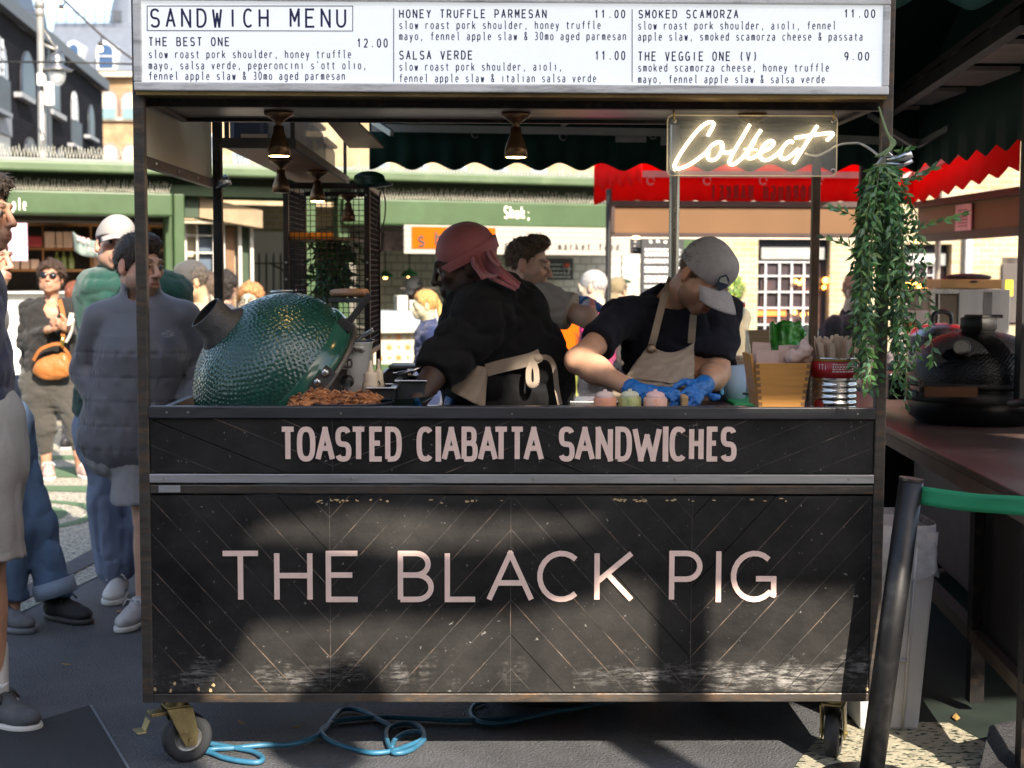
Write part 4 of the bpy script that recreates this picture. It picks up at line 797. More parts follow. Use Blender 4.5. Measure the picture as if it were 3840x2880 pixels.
# ---------------------------------------------------------------- hanging garland on the right-hand post
g=thing('hanging_plant','long trailing green artificial plant clamped to the right cart post','plant',W(3310,610,-.03))
stem=M('plant stem',(.16,.19,.06),.6,0,.3,20); leafs=[M('leaf deep',(.035,.10,.033),.42,0,.4,12),M('leaf mid',(.085,.22,.05),.4,0,.35,12),M('leaf light',(.17,.30,.08),.4,0,.3,12),M('leaf grey',(.10,.20,.10),.45,0,.3,12)]
sm=MB(); lf=MB(); r_=random.Random(5)
def leaf(p,d,L_,wd,mi):
    d=Vector(d).normalized(); sd=d.cross(Vector((r_.gauss(0,1),r_.gauss(0,1)-1.2,r_.gauss(0,.6)))).normalized(); up=sd.cross(d)
    lf.cur=mi; lf.smooth=True; mid=p+d*L_*.45+up*L_*.06; tip=p+d*L_-up*L_*.05
    lf.add([p,mid+sd*wd-up*.002,mid,mid-sd*wd-up*.002,tip],[(0,1,2),(0,2,3),(1,4,2),(2,4,3)])
top=Vector(W(3310,615,-.035))
for k in range(52):
    a=r_.uniform(0,6.283); R0=r_.uniform(.02,.075); ln=r_.uniform(.38,.80) if r_.random()<.75 else r_.uniform(.15,.4); sp=r_.uniform(.2,1)
    p=top+Vector((r_.gauss(0,.012),r_.gauss(0,.008)-.01,0)); pts=[p.copy()]; dx=math.cos(a)*sp; dy=math.sin(a)*sp*.6-.25
    n=int(ln/.022); vx,vz=dx*.55,-.1
    for i in range(n):
        f=i/n; vx*=.80; vz=-1
        p=p+Vector((dx*.0135*max(0,(1-f*1.7))+r_.gauss(0,.0028)+(.0006 if f>.4 else 0),dy*.014*max(0,1-f*1.6)+r_.gauss(0,.0015),-.021 if f>.08 else -.008)); pts.append(p.copy())
        for q in range(r_.choice([2,2,3])):
            aa=r_.uniform(0,6.28); leaf(p,(math.cos(aa)*.8,math.sin(aa)*.5-.2,-r_.uniform(.1,1.4)),r_.uniform(.024,.042),r_.uniform(.0042,.0075),r_.choices([0,1,2,3],[4,5,2.2,2])[0])
    sm.tube(pts,.0012,4)
for dx,dz,n in ((.085,-.10,6),(.13,-.30,7),(-.12,-.25,5),(.06,.02,3),(-.14,-.38,5)):
    p=top+Vector((dx*.4,-.04,dz*.7)); pts=[p.copy()]
    for i in range(n): p=p+Vector((dx*.18,-.004,.008)); pts.append(p.copy()); [leaf(p,(dx*6+r_.gauss(0,.6),-.3,r_.uniform(-.3,.9)),.034,.006,r_.choice([1,2,3])) for q in range(3)]
    sm.tube(pts,.0012,4)
sm.build('stem',stem,g); lf.build('foliage',leafs,g)
m=MB()
for k in range(7): m.tube(cat([W(3296,400,-.02),W(3318+k*2,480+k*3,-.03),W(3340+k*3,540,-.035),top+Vector((r_.gauss(0,.014),-.01,.02))]),.0025,5)
m.build('hanging_twine',M('green twine',(.20,.27,.12),.7),g)
t=thing('spring_clamp','metal spring clamp gripping the right post above the trailing plant','clamp',W(3310,600,-.02))
m=MB(); m.beam(W(3295,628,-.03),W(3338,575,-.03),.03,.02,(0,1,0)); m.build('jaw',inox,t,bevel=.003)
m=MB(); m.tube([W(3325,600,-.035),W(3380,592,-.05),W(3420,575,-.06)],[.010,.012,.013],8); m.tube([W(3325,612,-.035),W(3385,620,-.045),W(3420,600,-.05)],[.008,.008,.008],8); m.build('lever',inox,t)
# ---------------------------------------------------------------- blue cable under the cart
def gp(pts,dz=.012): return [Vector((*G(u,v).xy,dz)) for u,v in pts]
m=MB(); zz=lambda x,y:(500+x*.678,2350+y*.678)
for pts in ([(320,740),(420,700),(560,690),(720,675),(860,672),(980,640),(1060,590),(1100,530),(1150,480),(1220,475),(1290,495),(1370,540),(1430,570)],[(320,660),(420,665),(560,690),(660,710),(715,745),(690,770),(600,765),(500,745),(420,715),(320,700)],[(1100,550),(1040,590),(1060,630),(1120,665),(1230,700),(1330,718),(1440,705),(1540,670),(1600,640),(1605,600),(1560,560),(1480,555),(1410,585),(1400,630),(1420,690),(1450,720),(1540,700),(1610,640),(1590,605),(1520,605),(1450,640),(1430,690)],[(1080,545),(1250,525),(1400,520),(1600,528),(1800,537),(2000,530),(2212,510)],[(1940,430),(1880,460),(1870,510),(1930,550),(2050,550),(2212,515),(2320,490),(2450,470),(2600,440),(2700,425)]):
    m.tube(cat(gp([zz(x,y) for x,y in pts])),.0085,8)
o=m.build('power_cable',M('blue cable sheath',(.03,.15,.26),.45,0,.25,18,dirt=(.1,.13,.15),dscale=9,damt=.5)); tag(o,'blue power cable lying in loops under the cart','cable')
m=MB()
for k in range(6): 
    c0=G(2080+k*5,2660); m.tube([(c0.x+(.17+.012*k)*math.cos(a_),c0.y+.1+(.10+.01*k)*math.sin(a_),.01+.012*k) for a_ in [i*.25+k for i in range(26)]],.006,6)
o=m.build('cable_coil',M('dark cable',(.012,.02,.022),.5)); tag(o,'coil of dark cable lying under the middle of the cart','cable')
# ================================================================= ground
def groundmat():
    m=M('asphalt',(.085,.088,.096),.70,0,.4,3,bump=.9,bscale=110,dirt=(.19,.185,.18),dscale=60,damt=.45); return m
asph=groundmat()
struct('ground',MB().quad((-120,-14,0),(120,-14,0),(120,150,0),(-120,150,0)),asph)
creamp=M('speckled cream ground paint',(.40,.37,.29),.8,0,.2,20,bump=.4,bscale=60); 
def speckle(m,scale,thr,dark,stretch=(1,1,1)):
    N,L,b=nodes(m); prev=b.inputs['Base Color'].links[0].from_socket; tc=N.new('ShaderNodeTexCoord'); mp=N.new('ShaderNodeMapping'); mp.inputs['Scale'].default_value=stretch; n=N.new('ShaderNodeTexNoise'); n.inputs['Scale'].default_value=scale; n.inputs['Detail'].default_value=3; L.new(tc.outputs['Object'],mp.inputs[0]); L.new(mp.outputs[0],n.inputs[0])
    r=N.new('ShaderNodeMapRange'); r.inputs['From Min'].default_value=thr; r.inputs['From Max'].default_value=thr+.03; L.new(n.outputs[0],r.inputs[0]); mx=N.new('ShaderNodeMixRGB'); mx.inputs[2].default_value=(*dark,1); L.new(r.outputs[0],mx.inputs[0]); L.new(prev,mx.inputs[1]); L.new(mx.outputs[0],b.inputs['Base Color'])
speckle(creamp,55,.54,(.10,.10,.09))
greenp=M('green ground paint',(.085,.15,.075),.8,0,.25,14,bump=.3,bscale=60); greyp=M('grey ground paint',(.075,.07,.08),.8,0,.3,9,bump=.3,bscale=60)
def gpoly(pts,z): return [Vector((*G(u,v).xy,z)) for u,v in pts]
struct('ground_paint_cream',MB().quad(*gpoly([(-900,2720),(0,2335),(190,2245),(375,2160),(560,2075),(1500,1700),(1500,1500),(-1500,1500),(-1500,2900)],.004)),creamp)
struct('ground_stripe_grey',MB().quad(*gpoly([(-300,2400),(0,2250),(60,2225),(370,2052),(560,1960),(560,2000),(375,2105),(60,2275),(-300,2470)],.012)),greyp)
def ring(mb,cx,cy,r0,r1,z,a0=-100,a1=280):
    n=60; a=[R(a0+(a1-a0)*i/n) for i in range(n+1)]
    mb.add([(cx+r1*math.cos(t),cy+r1*math.sin(t),z) for t in a]+[(cx+r0*math.cos(t),cy+r0*math.sin(t),z) for t in a],[(i,i+1,n+2+i,n+1+i) for i in range(n)])
c=G(-20,1940); m=MB(); ring(m,c.x,c.y,.01,.445,.008); ring(m,c.x,c.y,.57,.665,.008); ring(m,c.x,c.y,1.05,1.32,.008,-8,180); ring(m,c.x,c.y,1.75,2.35,.008,5,180); ring(m,c.x,c.y,2.8,3.1,.008,20,180); m.quad(*gpoly([(-60,2120),(95,2112),(105,2190),(40,2225),(-60,2270)],.016)); struct('ground_ring_green',m,greenp)
m=MB(); c2=G(1250,1560); ring(m,c2.x,c2.y,.6,1.4,.008); ring(m,c2.x+3,c2.y+2,.4,1.8,.008); struct('ground_ring_green',m,greenp)
creamd=M('worn cream ground paint',(.36,.33,.24),.8,0,.2,20,bump=.4,bscale=60); speckle(creamd,34,.56,(.02,.035,.02),(1,1.8,1))
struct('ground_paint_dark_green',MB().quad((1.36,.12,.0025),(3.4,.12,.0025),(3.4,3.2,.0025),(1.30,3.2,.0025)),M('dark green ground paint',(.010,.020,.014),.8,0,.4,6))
struct('ground_paint_worn',MB().quad(*gpoly([(3130,2700),(3560,2715),(3700,2790),(3760,3000),(2900,3000),(3000,2850)],.004)),creamd)
mat_=M('black rubber mat',(.018,.018,.02),.75,0,.3,5,bump=.3,bscale=150); o=MB().prism(gpoly([(-300,2760),(150,2710),(335,2655),(520,2960),(-300,3100)],.002),(0,0,.010)).build('floor_mat',mat_,bevel=.006); tag(o,'black rubber mat on the asphalt left of the cart','mat')
o=MB().prism(gpoly([(335,2649),(345,2649),(532,2960),(520,2960)],.003),(0,0,.003)).build('mat_edge',M('pale edge tape',(.16,.18,.2),.6,0,.2),o)
# ================================================================= facades
class Plane:
    def __init__(s,P0,P1): s.o=Vector(P0); s.t=(Vector(P1)-s.o); s.t.z=0; s.t.normalize(); s.n=Vector((s.t.y,-s.t.x,0)); 
    def pt(s,u,v,off=0):
        d=ray(u,v); o=s.o+s.n*off; k=(o-CAM).dot(s.n)/d.dot(s.n); return CAM+d*k
    def rect(s,mb,u0,u1,v0,v1,off=0,th=.05,vr=None):
        """box standing in the facade; heights read at column vr (default the left edge)"""
        vr=(u0+u1)/2 if vr is None else vr; za=s.pt(vr,v1,off).z; zb=s.pt(vr,v0,off).z; a=s.pt(u0,1032,off);b=s.pt(u1,1032,off); a.z=b.z=0
        h=lambda p,z:Vector((p.x,p.y,z)); mb.prism([h(a,za),h(b,za),h(b,zb),h(a,zb)],-s.n*th)
    def arch(s,mb,u0,u1,v0,v1,off=0,th=.05,n=10):
        vr=(u0+u1)/2; za=s.pt(vr,v1,off).z; zb=s.pt(vr,v0,off).z; a=s.pt(u0,1032,off);b=s.pt(u1,1032,off); w=(b-a).length/2; c=(a+b)/2; r=min(w,zb-za)
        P=[Vector((a.x,a.y,za)),Vector((b.x,b.y,za))]+[Vector((c.x,c.y,zb-r))+s.t*w*math.cos(math.pi*i/n)+Vector((0,0,r*math.sin(math.pi*i/n))) for i in range(n+1)]
        mb.prism(P,-s.n*th)
    def text(s,mb,t,u0,u1,v0,v1,off,sw,prop=False,fill=.7,sq=2.0):
        a=s.pt(u0,v1,off);b=s.pt(u1,v1,off); h=s.pt((u0+u1)/2,v0,off).z-s.pt((u0+u1)/2,v1,off).z; L_=(b-a); L_.z=0
        text(mb,t,a,s.t,(0,0,1),L_.length/(len(t)-1+fill) if len(t)>1 else L_.length/fill,h,sw,fill,sq,s.n*-.004,prop)
d14=lambda u,dep:CAM+ray(u,1032)*dep
KF=Plane(d14(0,14),d14(2200,16.2))
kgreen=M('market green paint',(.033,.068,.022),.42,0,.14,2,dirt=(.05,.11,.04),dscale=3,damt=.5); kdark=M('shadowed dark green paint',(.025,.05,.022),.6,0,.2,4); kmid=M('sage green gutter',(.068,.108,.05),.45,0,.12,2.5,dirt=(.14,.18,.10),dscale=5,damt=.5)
spikem=M('bird spike plastic',(.62,.60,.50),.35,.2,.3,30)
def spikes(u0,u1,v0,v1,off,parent,n):
    m=MB()
    for i in range(n):
        u=u0+(u1-u0)*i/n; a=KF.pt(u,1032,off); 
        za=KF.pt((u0+u1)/2,v1,off).z; zb=KF.pt((u0+u1)/2,v0,off).z
        for s_ in (-1,1): m.tube([Vector((a.x,a.y,za)),Vector((a.x,a.y,zb+random.uniform(-.03,.02)))+KF.t*(s_*.016+random.gauss(0,.005))+KF.n*.03*s_],[.0038,.0026],3,cap=False)
    m.build('bird_spikes',spikem,parent)
hall=thing('market_hall','long green market shelter with a sage gutter and bird spikes along its roof edge','market hall',KF.pt(1100,1400,-1).xy.to_3d())
m=MB(); KF.rect(m,-900,2420,598,637,.55,.25,0); m.build('gutter',kmid,hall,bevel=.02)
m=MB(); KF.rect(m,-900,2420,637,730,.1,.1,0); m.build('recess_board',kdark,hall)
m=MB(); KF.rect(m,640,1240,700,738,.25,.1,900); m.build('beam',kgreen,hall)
m=MB(); za=KF.pt(0,600,0).z; a=KF.pt(-900,1032,.5);b=KF.pt(2420,1032,.5)
m.prism([Vector((a.x,a.y,za)),Vector((b.x,b.y,za)),Vector((b.x,b.y,za))-KF.n*6,Vector((a.x,a.y,za))-KF.n*6],(0,0,-.04)); m.build('roof',M('roof sheet',(.2,.22,.2),.6),hall)
spikes(-20,1100,562,600,.5,hall,92); spikes(1330,2300,628,655,.5,hall,84)
# ---- left kiosk
k1=thing('market_kiosk','green food kiosk with shelves of bags and bottles behind the woman in sunglasses','kiosk',KF.pt(300,1400,-.5).xy.to_3d())
m=MB(); KF.rect(m,-500,652,717,806,.45,.4,320); m.build('fascia',kgreen,k1,bevel=.02)
spikes(40,645,676,722,.35,k1,58)
for q in ((655,695,728,1330,.3,.25),(622,653,806,1330,.2,.2)): m=MB(); KF.rect(m,*q); m.build('post',kgreen,k1,bevel=.01)
mm=MB(); KF.text(mm,'ple',46,100,742,788,.455,.0135,fill=.72); mm.build('lettering',M('cream sign letters',(.8,.76,.62),.5),k1)
m=MB(); KF.rect(m,-500,640,806,1400,-1.6,.1,300); KF.rect(m,-500,640,806,830,.05,1.7,300); m.build('interior_wall',M('dark interior',(.03,.02,.014),.8,0,.4,3),k1)
m=MB(); 
for v in (838,930,1010): KF.rect(m,-400,625,v,v+9,-.7,.45,300)
for u in (160,340,560): KF.rect(m,u,u+7,838,1010,-.72,.05,u)
split(m,'shelf',M('orange wood shelf',(.32,.14,.04),.55),k1)
m=MB(); KF.rect(m,-400,620,1100,1400,.1,.6,300); m.build('counter',M('white ribbed counter',(.62,.62,.60),.5,0,.05,3,stretch=(30,30,.3)),k1)
m=MB(); KF.rect(m,-400,620,1094,1100,.2,.8,300); m.build('counter_top',M('white stone',(.7,.69,.66),.3),k1)
def shelfthing(name,u0,u1,v0,v1,off,mm_,label,cat,group=None,kind='box',th=.15):
    m=MB()
    if kind=='box': KF.rect(m,u0,u1,v0,v1,off,th)
    else:
        a=KF.pt((u0+u1)/2,v1,off); H=KF.pt((u0+u1)/2,v0,off).z-a.z; r=(KF.pt(u1,v1,off)-KF.pt(u0,v1,off)).length/2
        m.lathe([(.0001,0),(r,0),(r,H*.62),(r*.35,H*.76),(r*.32,H),(.0001,H)],Matrix.Translation(a),14)
    o=m.build(name,mm_,None,bevel=.01 if kind=='box' else 0); tag(o,label,cat,group); return o
bagm=M('kraft bag',(.5,.32,.22),.8,0,.2,9); btm=M('green bottle',(.12,.14,.03),.15,0,.3,9); redb=M('red box',(.28,.02,.02),.5,0,.2)
for i,(u0,u1) in enumerate(((170,209),(213,238),(240,275))): shelfthing('paper_bag',u0,u1,868,928,-.55,bagm,('white topped kraft bag, leftmost on the middle shelf of the left kiosk','narrow kraft bag in the middle of three on the kiosk shelf','kraft bag beside the grey banner in the left kiosk')[i],'bag','kraft bags on the kiosk shelf')
shelfthing('red_box',105,160,885,925,-.55,redb,'dull red box on the middle shelf of the left kiosk','box')
for i,u in enumerate((202,228,256)): shelfthing('wine_bottle',u,u+24,942,1008,-.55,btm,('olive green bottle, leftmost of three on the lower kiosk shelf','olive green bottle, middle of three on the lower kiosk shelf','olive green bottle, rightmost of three on the lower kiosk shelf')[i],'bottle','bottles on the lower kiosk shelf','bot')
for i,u in enumerate((42,80,116)): shelfthing('paper_tub',u,u+32,972,1008,-.55,bagm,('brown tub behind the pink menu sheet','middle brown tub on the lower kiosk shelf','brown tub nearest the green bottles')[i],'tub','tubs on the lower kiosk shelf')
shelfthing('brown_jar',352,398,960,1008,-.5,M('brown jar',(.25,.13,.07),.5),'wide brown jar on the lower kiosk shelf behind the man in the light cap','jar')
m=MB(); KF.rect(m,12,106,836,978,.5,.01); o=m.build('menu_sheet',M('pale pink sheet',(.50,.34,.42),.7,0,.03)); tag(o,'pale pink menu sheet hung at the left kiosk','menu'); m=MB()
for k in range(11):
    L_=random.uniform(18,55); u=30+random.uniform(0,8); KF.rect(m,u,u+L_,868+k*9.2,870+k*9.2,.506,.004)
m.build('print',M('grey print',(.30,.2,.27),.7),o)
a=KF.pt(272,868,.7);b=KF.pt(392,905,.7);c=KF.pt(385,962,.7);d=KF.pt(280,940,.7)
o=MB().grid(lambda s_,t_:(a.lerp(b,s_)).lerp(d.lerp(c,s_),t_)+Vector((0,-.08*math.sin(s_*5),-.03*math.sin(s_*3.1))),16,6).build('cloth_banner',M('sage grey banner',(.20,.25,.22),.8),None,solid=.006); tag(o,'sage grey cloth banner with pink lettering in the left kiosk','banner')
m=MB(); e=(b-a).normalized()
text(m,'HOT APPLE',a.lerp(d,.45)+e*.03-KF.n*-.12,e,(0,0,1),(b-a).length*.145,.055,.010,.7,2,KF.n*-.004); text(m,'WITH PURE',a.lerp(d,.78)+e*.12-KF.n*-.12,e,(0,0,1),(b-a).length*.075,.03,.006,.7,2,KF.n*-.004)
m.build('lettering',M('pink letters',(.75,.42,.42),.6),o)
# ---- passage between the kiosks
ps=thing('passage_front','cream timber window front and brown door in the passage between the two kiosks','shop front',KF.pt(850,1400,-1).xy.to_3d())
cw=M('cream timber',(.40,.36,.27),.6,0,.15,4); brownm=M('brown door',(.17,.09,.04),.5)
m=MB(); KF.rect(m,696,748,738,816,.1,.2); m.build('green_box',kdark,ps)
m=MB(); a=KF.pt(748,815,.1);b=KF.pt(985,855,.1); c=KF.pt(985,790,.1); d=KF.pt(748,738,.1); m.prism([a,b,c,d],-KF.n*.4); m.build('blind_box',M('weathered ply',(.27,.195,.115),.7,0,.35,3,dirt=(.18,.13,.08),dscale=4,damt=.6),ps)
m=MB(); KF.rect(m,690,945,826,838,.05,.3,800); KF.rect(m,690,945,838,1350,-.35,.05,800); m.build('wall',M('dim cream wall',(.42,.37,.27),.7,0,.1),ps)
m=MB()
for u in (690,738,800,838,896,940): KF.rect(m,u,u+(12 if u in(690,896,940) else 7),838,1330,-.2,.1,u)
for v in (880,945): KF.rect(m,690,840,v,v+6,-.22,.06,760)
split(m,'window_frame',M('white window frame',(.48,.46,.42),.5),ps)
m=MB(); KF.rect(m,748,800,850,1060,-.3,.03); m.build('window_pane',M('dim blue pane',(.10,.13,.17),.15),ps)
m=MB(); KF.rect(m,847,880,850,1330,-.28,.05); m.build('door',brownm,ps)
m=MB(); KF.rect(m,906,942,838,1330,-.28,.05); m.build('door',kdark,ps)
wbr=brick('cream brick',(.42,.36,.25),(.36,.29,.19),(.42,.38,.32),1,.23,.078)
wall=thing('brick_wall','sunlit cream brick and white wall seen down the passage beyond the iron fence','wall',KF.pt(1050,1400,-4).xy.to_3d())
m=MB(); KF.rect(m,880,1480,770,868,-4,.3,1000); m.build('brick_band',wbr,wall); m=MB(); KF.rect(m,880,1480,868,1420,-3.95,.3,1000); m.build('rendered_wall',M('white render',(.62,.60,.57),.7,0,.04),wall)
fn=thing('iron_fence','black spiked iron railing in front of the white wall in the passage','fence',KF.pt(1000,1400,-2).xy.to_3d()); m=MB(); ironm=M('black iron',(.02,.02,.02),.5)
for i in range(9):
    u=945+i*27; a=KF.pt(u,945,-2);b=KF.pt(u,1300,-2); m.tube([b,KF.pt(u,960,-2),a],[.012,.012,.002],5)
m.build('bar',ironm,fn); m=MB(); KF.rect(m,940,1180,985,990,-2,.03,1000); m.tube([KF.pt(1010,985,-1.9),KF.pt(1120,1045,-1.9)],.012,5); m.build('rail',ironm,fn)
# ---- right-hand kiosk
k2=thing('market_kiosk','green kiosk with white board sign, tiled counter and white tiled back wall behind the workers','kiosk',KF.pt(1800,1400,-.5).xy.to_3d())
m=MB(); KF.rect(m,1290,2420,755,850,.45,.4,1850); m.build('fascia',kgreen,k2,bevel=.02)
spikes(1330,2290,716,756,.35,k2,86)
for q in ((1145,1188,735,1400,.3,.25),(1270,1312,735,1400,.3,.25),(2560,2610,755,1400,.2,.2)): m=MB(); KF.rect(m,*q); m.build('post',kgreen,k2,bevel=.01)
mm=MB(); KF.text(mm,'Shuk;',1890,1991,772,820,.455,.0165,fill=.80,prop=False,sq=2.6); mm.build('lettering',M('cream sign letters',(.8,.76,.62),.5),k2)
wb=M('white painted boards',(.30,.28,.245),.8,0,.06,3,stretch=(.3,.3,6),dirt=(.5,.42,.33),dscale=2,damt=.3)
m=MB()
for i in range(5): KF.rect(m,1516,2362,849+i*21.2,849+(i+1)*21.2-1,.46,.04,1930)
bd=m.build('sign_board',wb,k2)
m=MB(); KF.rect(m,1544,1858,852,934,.468,.01,1700); m.build('orange_panel',M('orange panel',(.50,.085,.003),.8,0,.06,spec=.05),bd)
mm=MB()
def serif(ch,u0,u1,v0,v1,off,sw):
    a=KF.pt(u0,v1,off); w_=(KF.pt(u1,v1,off)-a).length; h=KF.pt(u0,v0,off).z-a.z; letter(mm,ch,a,KF.t,(0,0,1),w_,h,sw,2,KF.n*-.004)
serif('s',1566,1596,866,926,.48,.02); serif('h',1632,1666,866,920,.48,.02); serif('u',1720,1756,866,920,.48,.02); serif('k',1800,1835,866,920,.48,.02)
KF.text(mm,'tel aviv market food',1893,2322,908,934,.47,.0085,fill=.52); mm.build('lettering',M('brown black letters',(.035,.03,.03),.6),bd)
m=MB(); KF.rect(m,1330,2560,850,1420,-2.4,.1,1900); m.build('tiled_wall',brick('white tile',(.50,.49,.43),(.46,.45,.40),(.28,.27,.24),1,.2,.1,rough=.3),k2)
m=MB(); KF.rect(m,1310,1334,850,1420,-.1,2.4); KF.rect(m,1330,2600,848,862,-.05,2.4,1900); m.build('interior_wall',M('dim lining',(.12,.11,.09),.7),k2)
m=MB(); KF.rect(m,1420,1880,1165,1232,.1,.6,1650); m.build('counter',M('pale blue counter',(.27,.31,.35),.4,0,.06),k2)
m=MB(); KF.rect(m,1400,1900,1232,1246,.2,.9,1650); m.build('ledge',M('cream stone',(.42,.39,.33),.4),k2)
m=MB(); KF.rect(m,1400,1910,1246,1362,.08,.05,1650); tp=m.build('tile_panel',M('cream tile',(.45,.40,.32),.3,0,.05),k2)
m=MB(); a0=KF.pt(1425,1362,.085); st=(KF.pt(1465,1362,.085)-a0).length; hz=KF.pt(1650,1246,.085).z-KF.pt(1650,1362,.085).z
for i in range(14):
    for j in range(3):
        c=a0+KF.t*st*(i*.88)+Vector((0,0,hz*(j+.5)/3)); big=(i+j)%2==0; pts=[]
        for k in range(16): rr=(st*.40 if k%2==0 else st*.15) if big else (st*.16 if k%2==0 else st*.10); pts.append(c+KF.t*rr*math.cos(k*math.pi/8)+Vector((0,0,rr*math.sin(k*math.pi/8))))
        m.prism(pts,KF.n*.003)
m.build('star_pattern',M('terracotta glaze',(.50,.20,.06),.3,0,.2,9),tp)
m=MB(); KF.rect(m,1400,1910,1362,1420,.1,.06,1650); m.build('plinth',kgreen,k2)
m=MB(); KF.rect(m,2052,2080,1200,1560,.9,.1); m.build('timber_post',M('pale timber',(.6,.48,.34),.6),k2)
m=MB(); KF.rect(m,2080,2400,1195,1320,.9,.1,2120); m.build('orange_panel',M('orange panel',(.50,.135,.008),.6),k2)
m=MB(); KF.rect(m,2080,2400,1320,1620,.9,.1,2120); m.build('olive_panel',M('olive panel',(.26,.27,.035),.6,0,.08),k2)
slate=M('slate board',(.028,.028,.03),.6,0,.2); chalk=M('chalk print',(.62,.62,.6),.7)
def board(label,u0,u1,v0,v1,off,lines,head=None,cup=False):
    m=MB(); KF.rect(m,u0,u1,v0,v1,off,.03); o=m.build('menu_board',slate); tag(o,label,'menu board'); m=MB(); r=random.Random(int(u0))
    if head: KF.text(m,head,u0+(u1-u0)*.18,u1-(u1-u0)*.2,v0+8,v0+24,off+.004,.016,fill=.5)
    for v in lines:
        u=u0+12
        while u<u1-18: L_=r.uniform(6,16); KF.rect(m,u,min(u+L_,u1-8),v,v+4,off+.004,.003,(u0+u1)/2); u+=L_+r.uniform(2,4)
        
    if cup:
        a=KF.pt(2118,1005,off+.006); m.tube([KF.pt(2112,998,off+.02),KF.pt(2117,1030,off+.02),KF.pt(2131,1030,off+.02),KF.pt(2136,998,off+.02)],.006,4)
    m.build('chalk_lines',chalk,o)
    if cup: MB().ball(KF.pt(2124,994,off+.02),(.04,.01,.03),12).build('red_ice',M('red print',(.7,.12,.06),.6),o)
    return o
board('black menu board of white print at the right end of the white sign',2405,2562,888,1105,.3,[932,936,945,951,957,971,977,983,1000,1004,1012,1018,1034,1040,1048,1054,1070,1076],'shuk')
board('small slate drinks board with a drawn red iced cup on the tiled wall',2010,2150,968,1050,-2.2,[990,1006,1022,1036],None,True)
board('dark sheet between the white sign and the tall black menu board',2364,2402,892,952,.1,[905,920,935])
def pendant(u,v0,v1,hw,off,label):
    c=KF.pt(u,v1,off); H=KF.pt(u,v0,off).z-c.z; r=(KF.pt(u+hw,v1,off)-c).length; t=thing('pendant_lamp',label,'lamp',c,'green pendant lamps in the tiled kiosk')
    MB().lathe([(r,0),(r*.92,H*.25),(r*.55,H*.42),(r*.22,H*.55),(r*.12,H*.62),(.004,H)],Matrix.Translation(c),24).build('shade',M('green enamel',(.05,.24,.09),.3),t); MB().ball(c+Vector((0,0,H*.05)),r*.3,12).build('bulb',M('warm bulb',(1,.8,.5),.4,emit=(1,.55,.15),es=4),t); MB().cyl(c+Vector((0,0,H*.6)),c+Vector((0,0,H*.6+1.2)),.008,n=6).build('cord',ironm,t)
pendant(1536,988,1037,32,-1.0,'green enamel pendant left of the pink head wrap'); pendant(2330,1030,1062,38,-1.2,'green enamel pendant beside the black menu board'); pendant(1445,1000,1040,30,-1.3,'green enamel pendant behind the wire rack')
for i,(u0,u1,v0,v1,lab) in enumerate(((1490,1530,1108,1165,'white tub at the left end of the pale blue counter'),(1536,1560,1126,1168,'white paper cups on the counter behind the girl with the ponytail'),(1600,1650,1128,1165,'clear tub right of the girl on the counter'))): shelfthing('tub',u0,u1,v0,v1,.0,M('white tub',(.45,.44,.41),.5,0,.1),lab,'tub','tubs on the pale blue counter')
m=MB(); KF.rect(m,1500,1640,1078,1084,-1.8,.3); o=m.build('wall_shelf',inox); tag(o,'steel shelf on the white tiled wall','shelf')
m=MB(); KF.rect(m,1440,1520,868,940,-.4,.3); o=m.build('bottle_crate',M('dim mixed jars',(.30,.22,.2),.5,0,.8,9)); tag(o,'shelf of jars left of the white board sign','jars')
# ================================================================= brick buildings behind
BP=Plane(d14(2560,19.5),d14(3840,19.5))
ybr=brick('yellow stock brick',(.42,.34,.21),(.35,.27,.155),(.38,.34,.27),1,.23,.078)
bb=thing('brick_building','sunlit yellow brick building with two dark shop fronts behind the red awning','building',BP.pt(3100,1032,0).xy.to_3d())
m=MB(); BP.rect(m,2380,2842,300,1620,0,.4,2700); BP.rect(m,3112,3385,300,1620,0,.4,3200); BP.rect(m,3568,4300,300,1620,0,.4,3700); BP.rect(m,2842,3112,300,892,0,.4,2900); BP.rect(m,3385,3568,300,915,0,.4,3450); m.build('wall',ybr,bb)
navy=M('navy shop front',(.018,.025,.045),.4,0,.2)
panem=M('dim shop glass',(.05,.04,.045),.12,0,.5,2,dirt=(.25,.07,.02),dscale=2.5,damt=.5)
for u0,u1,v0 in ((2842,3112,892),(3385,3568,915)):
    m=MB(); BP.rect(m,u0,u1,v0,1620,-.25,.1); fr=m.build('shop_front',navy,bb); m=MB(); BP.rect(m,u0+12,u1-22,v0+36,v0+80,-.12,.06); sb=m.build('sign_box',M('pale grey sign',(.26,.27,.26),.5),fr)
    m=MB(); BP.rect(m,u0+(10 if u0<3000 else 20),u1-30,980,1232,-.2,.03); m.build('window_pane',panem,bb)
m=MB(); BP.text(m,'BASEMENT BAR',2922,3032,938,957,-.115,.024,fill=.72); BP.text(m,'MARKET TAVERN' if 0 else 'PROPERTIES',3420,3520,962,978,-.115,.02,fill=.72); m.build('lettering',M('glowing sign letters',(.9,.9,.85),.5,emit=(1,.97,.9),es=.6),bb)
m=MB(); wfr=M('white glazing bar',(.45,.45,.47),.5)
for u in (2868,2920,2966,3012,3050): BP.rect(m,u,u+7,980,1235,-.15,.06,u)
for v in (980,1032,1092,1152,1215): BP.rect(m,2842,3062,v,v+6,-.14,.05,2950)
for u in (3425,3470,3500): BP.rect(m,u,u+5,985,1160,-.15,.06,u)
for v in (1030,1085,1140): BP.rect(m,3400,3510,v,v+5,-.14,.05,3450)
m.build('glazing_bars',wfr,bb)
m=MB()
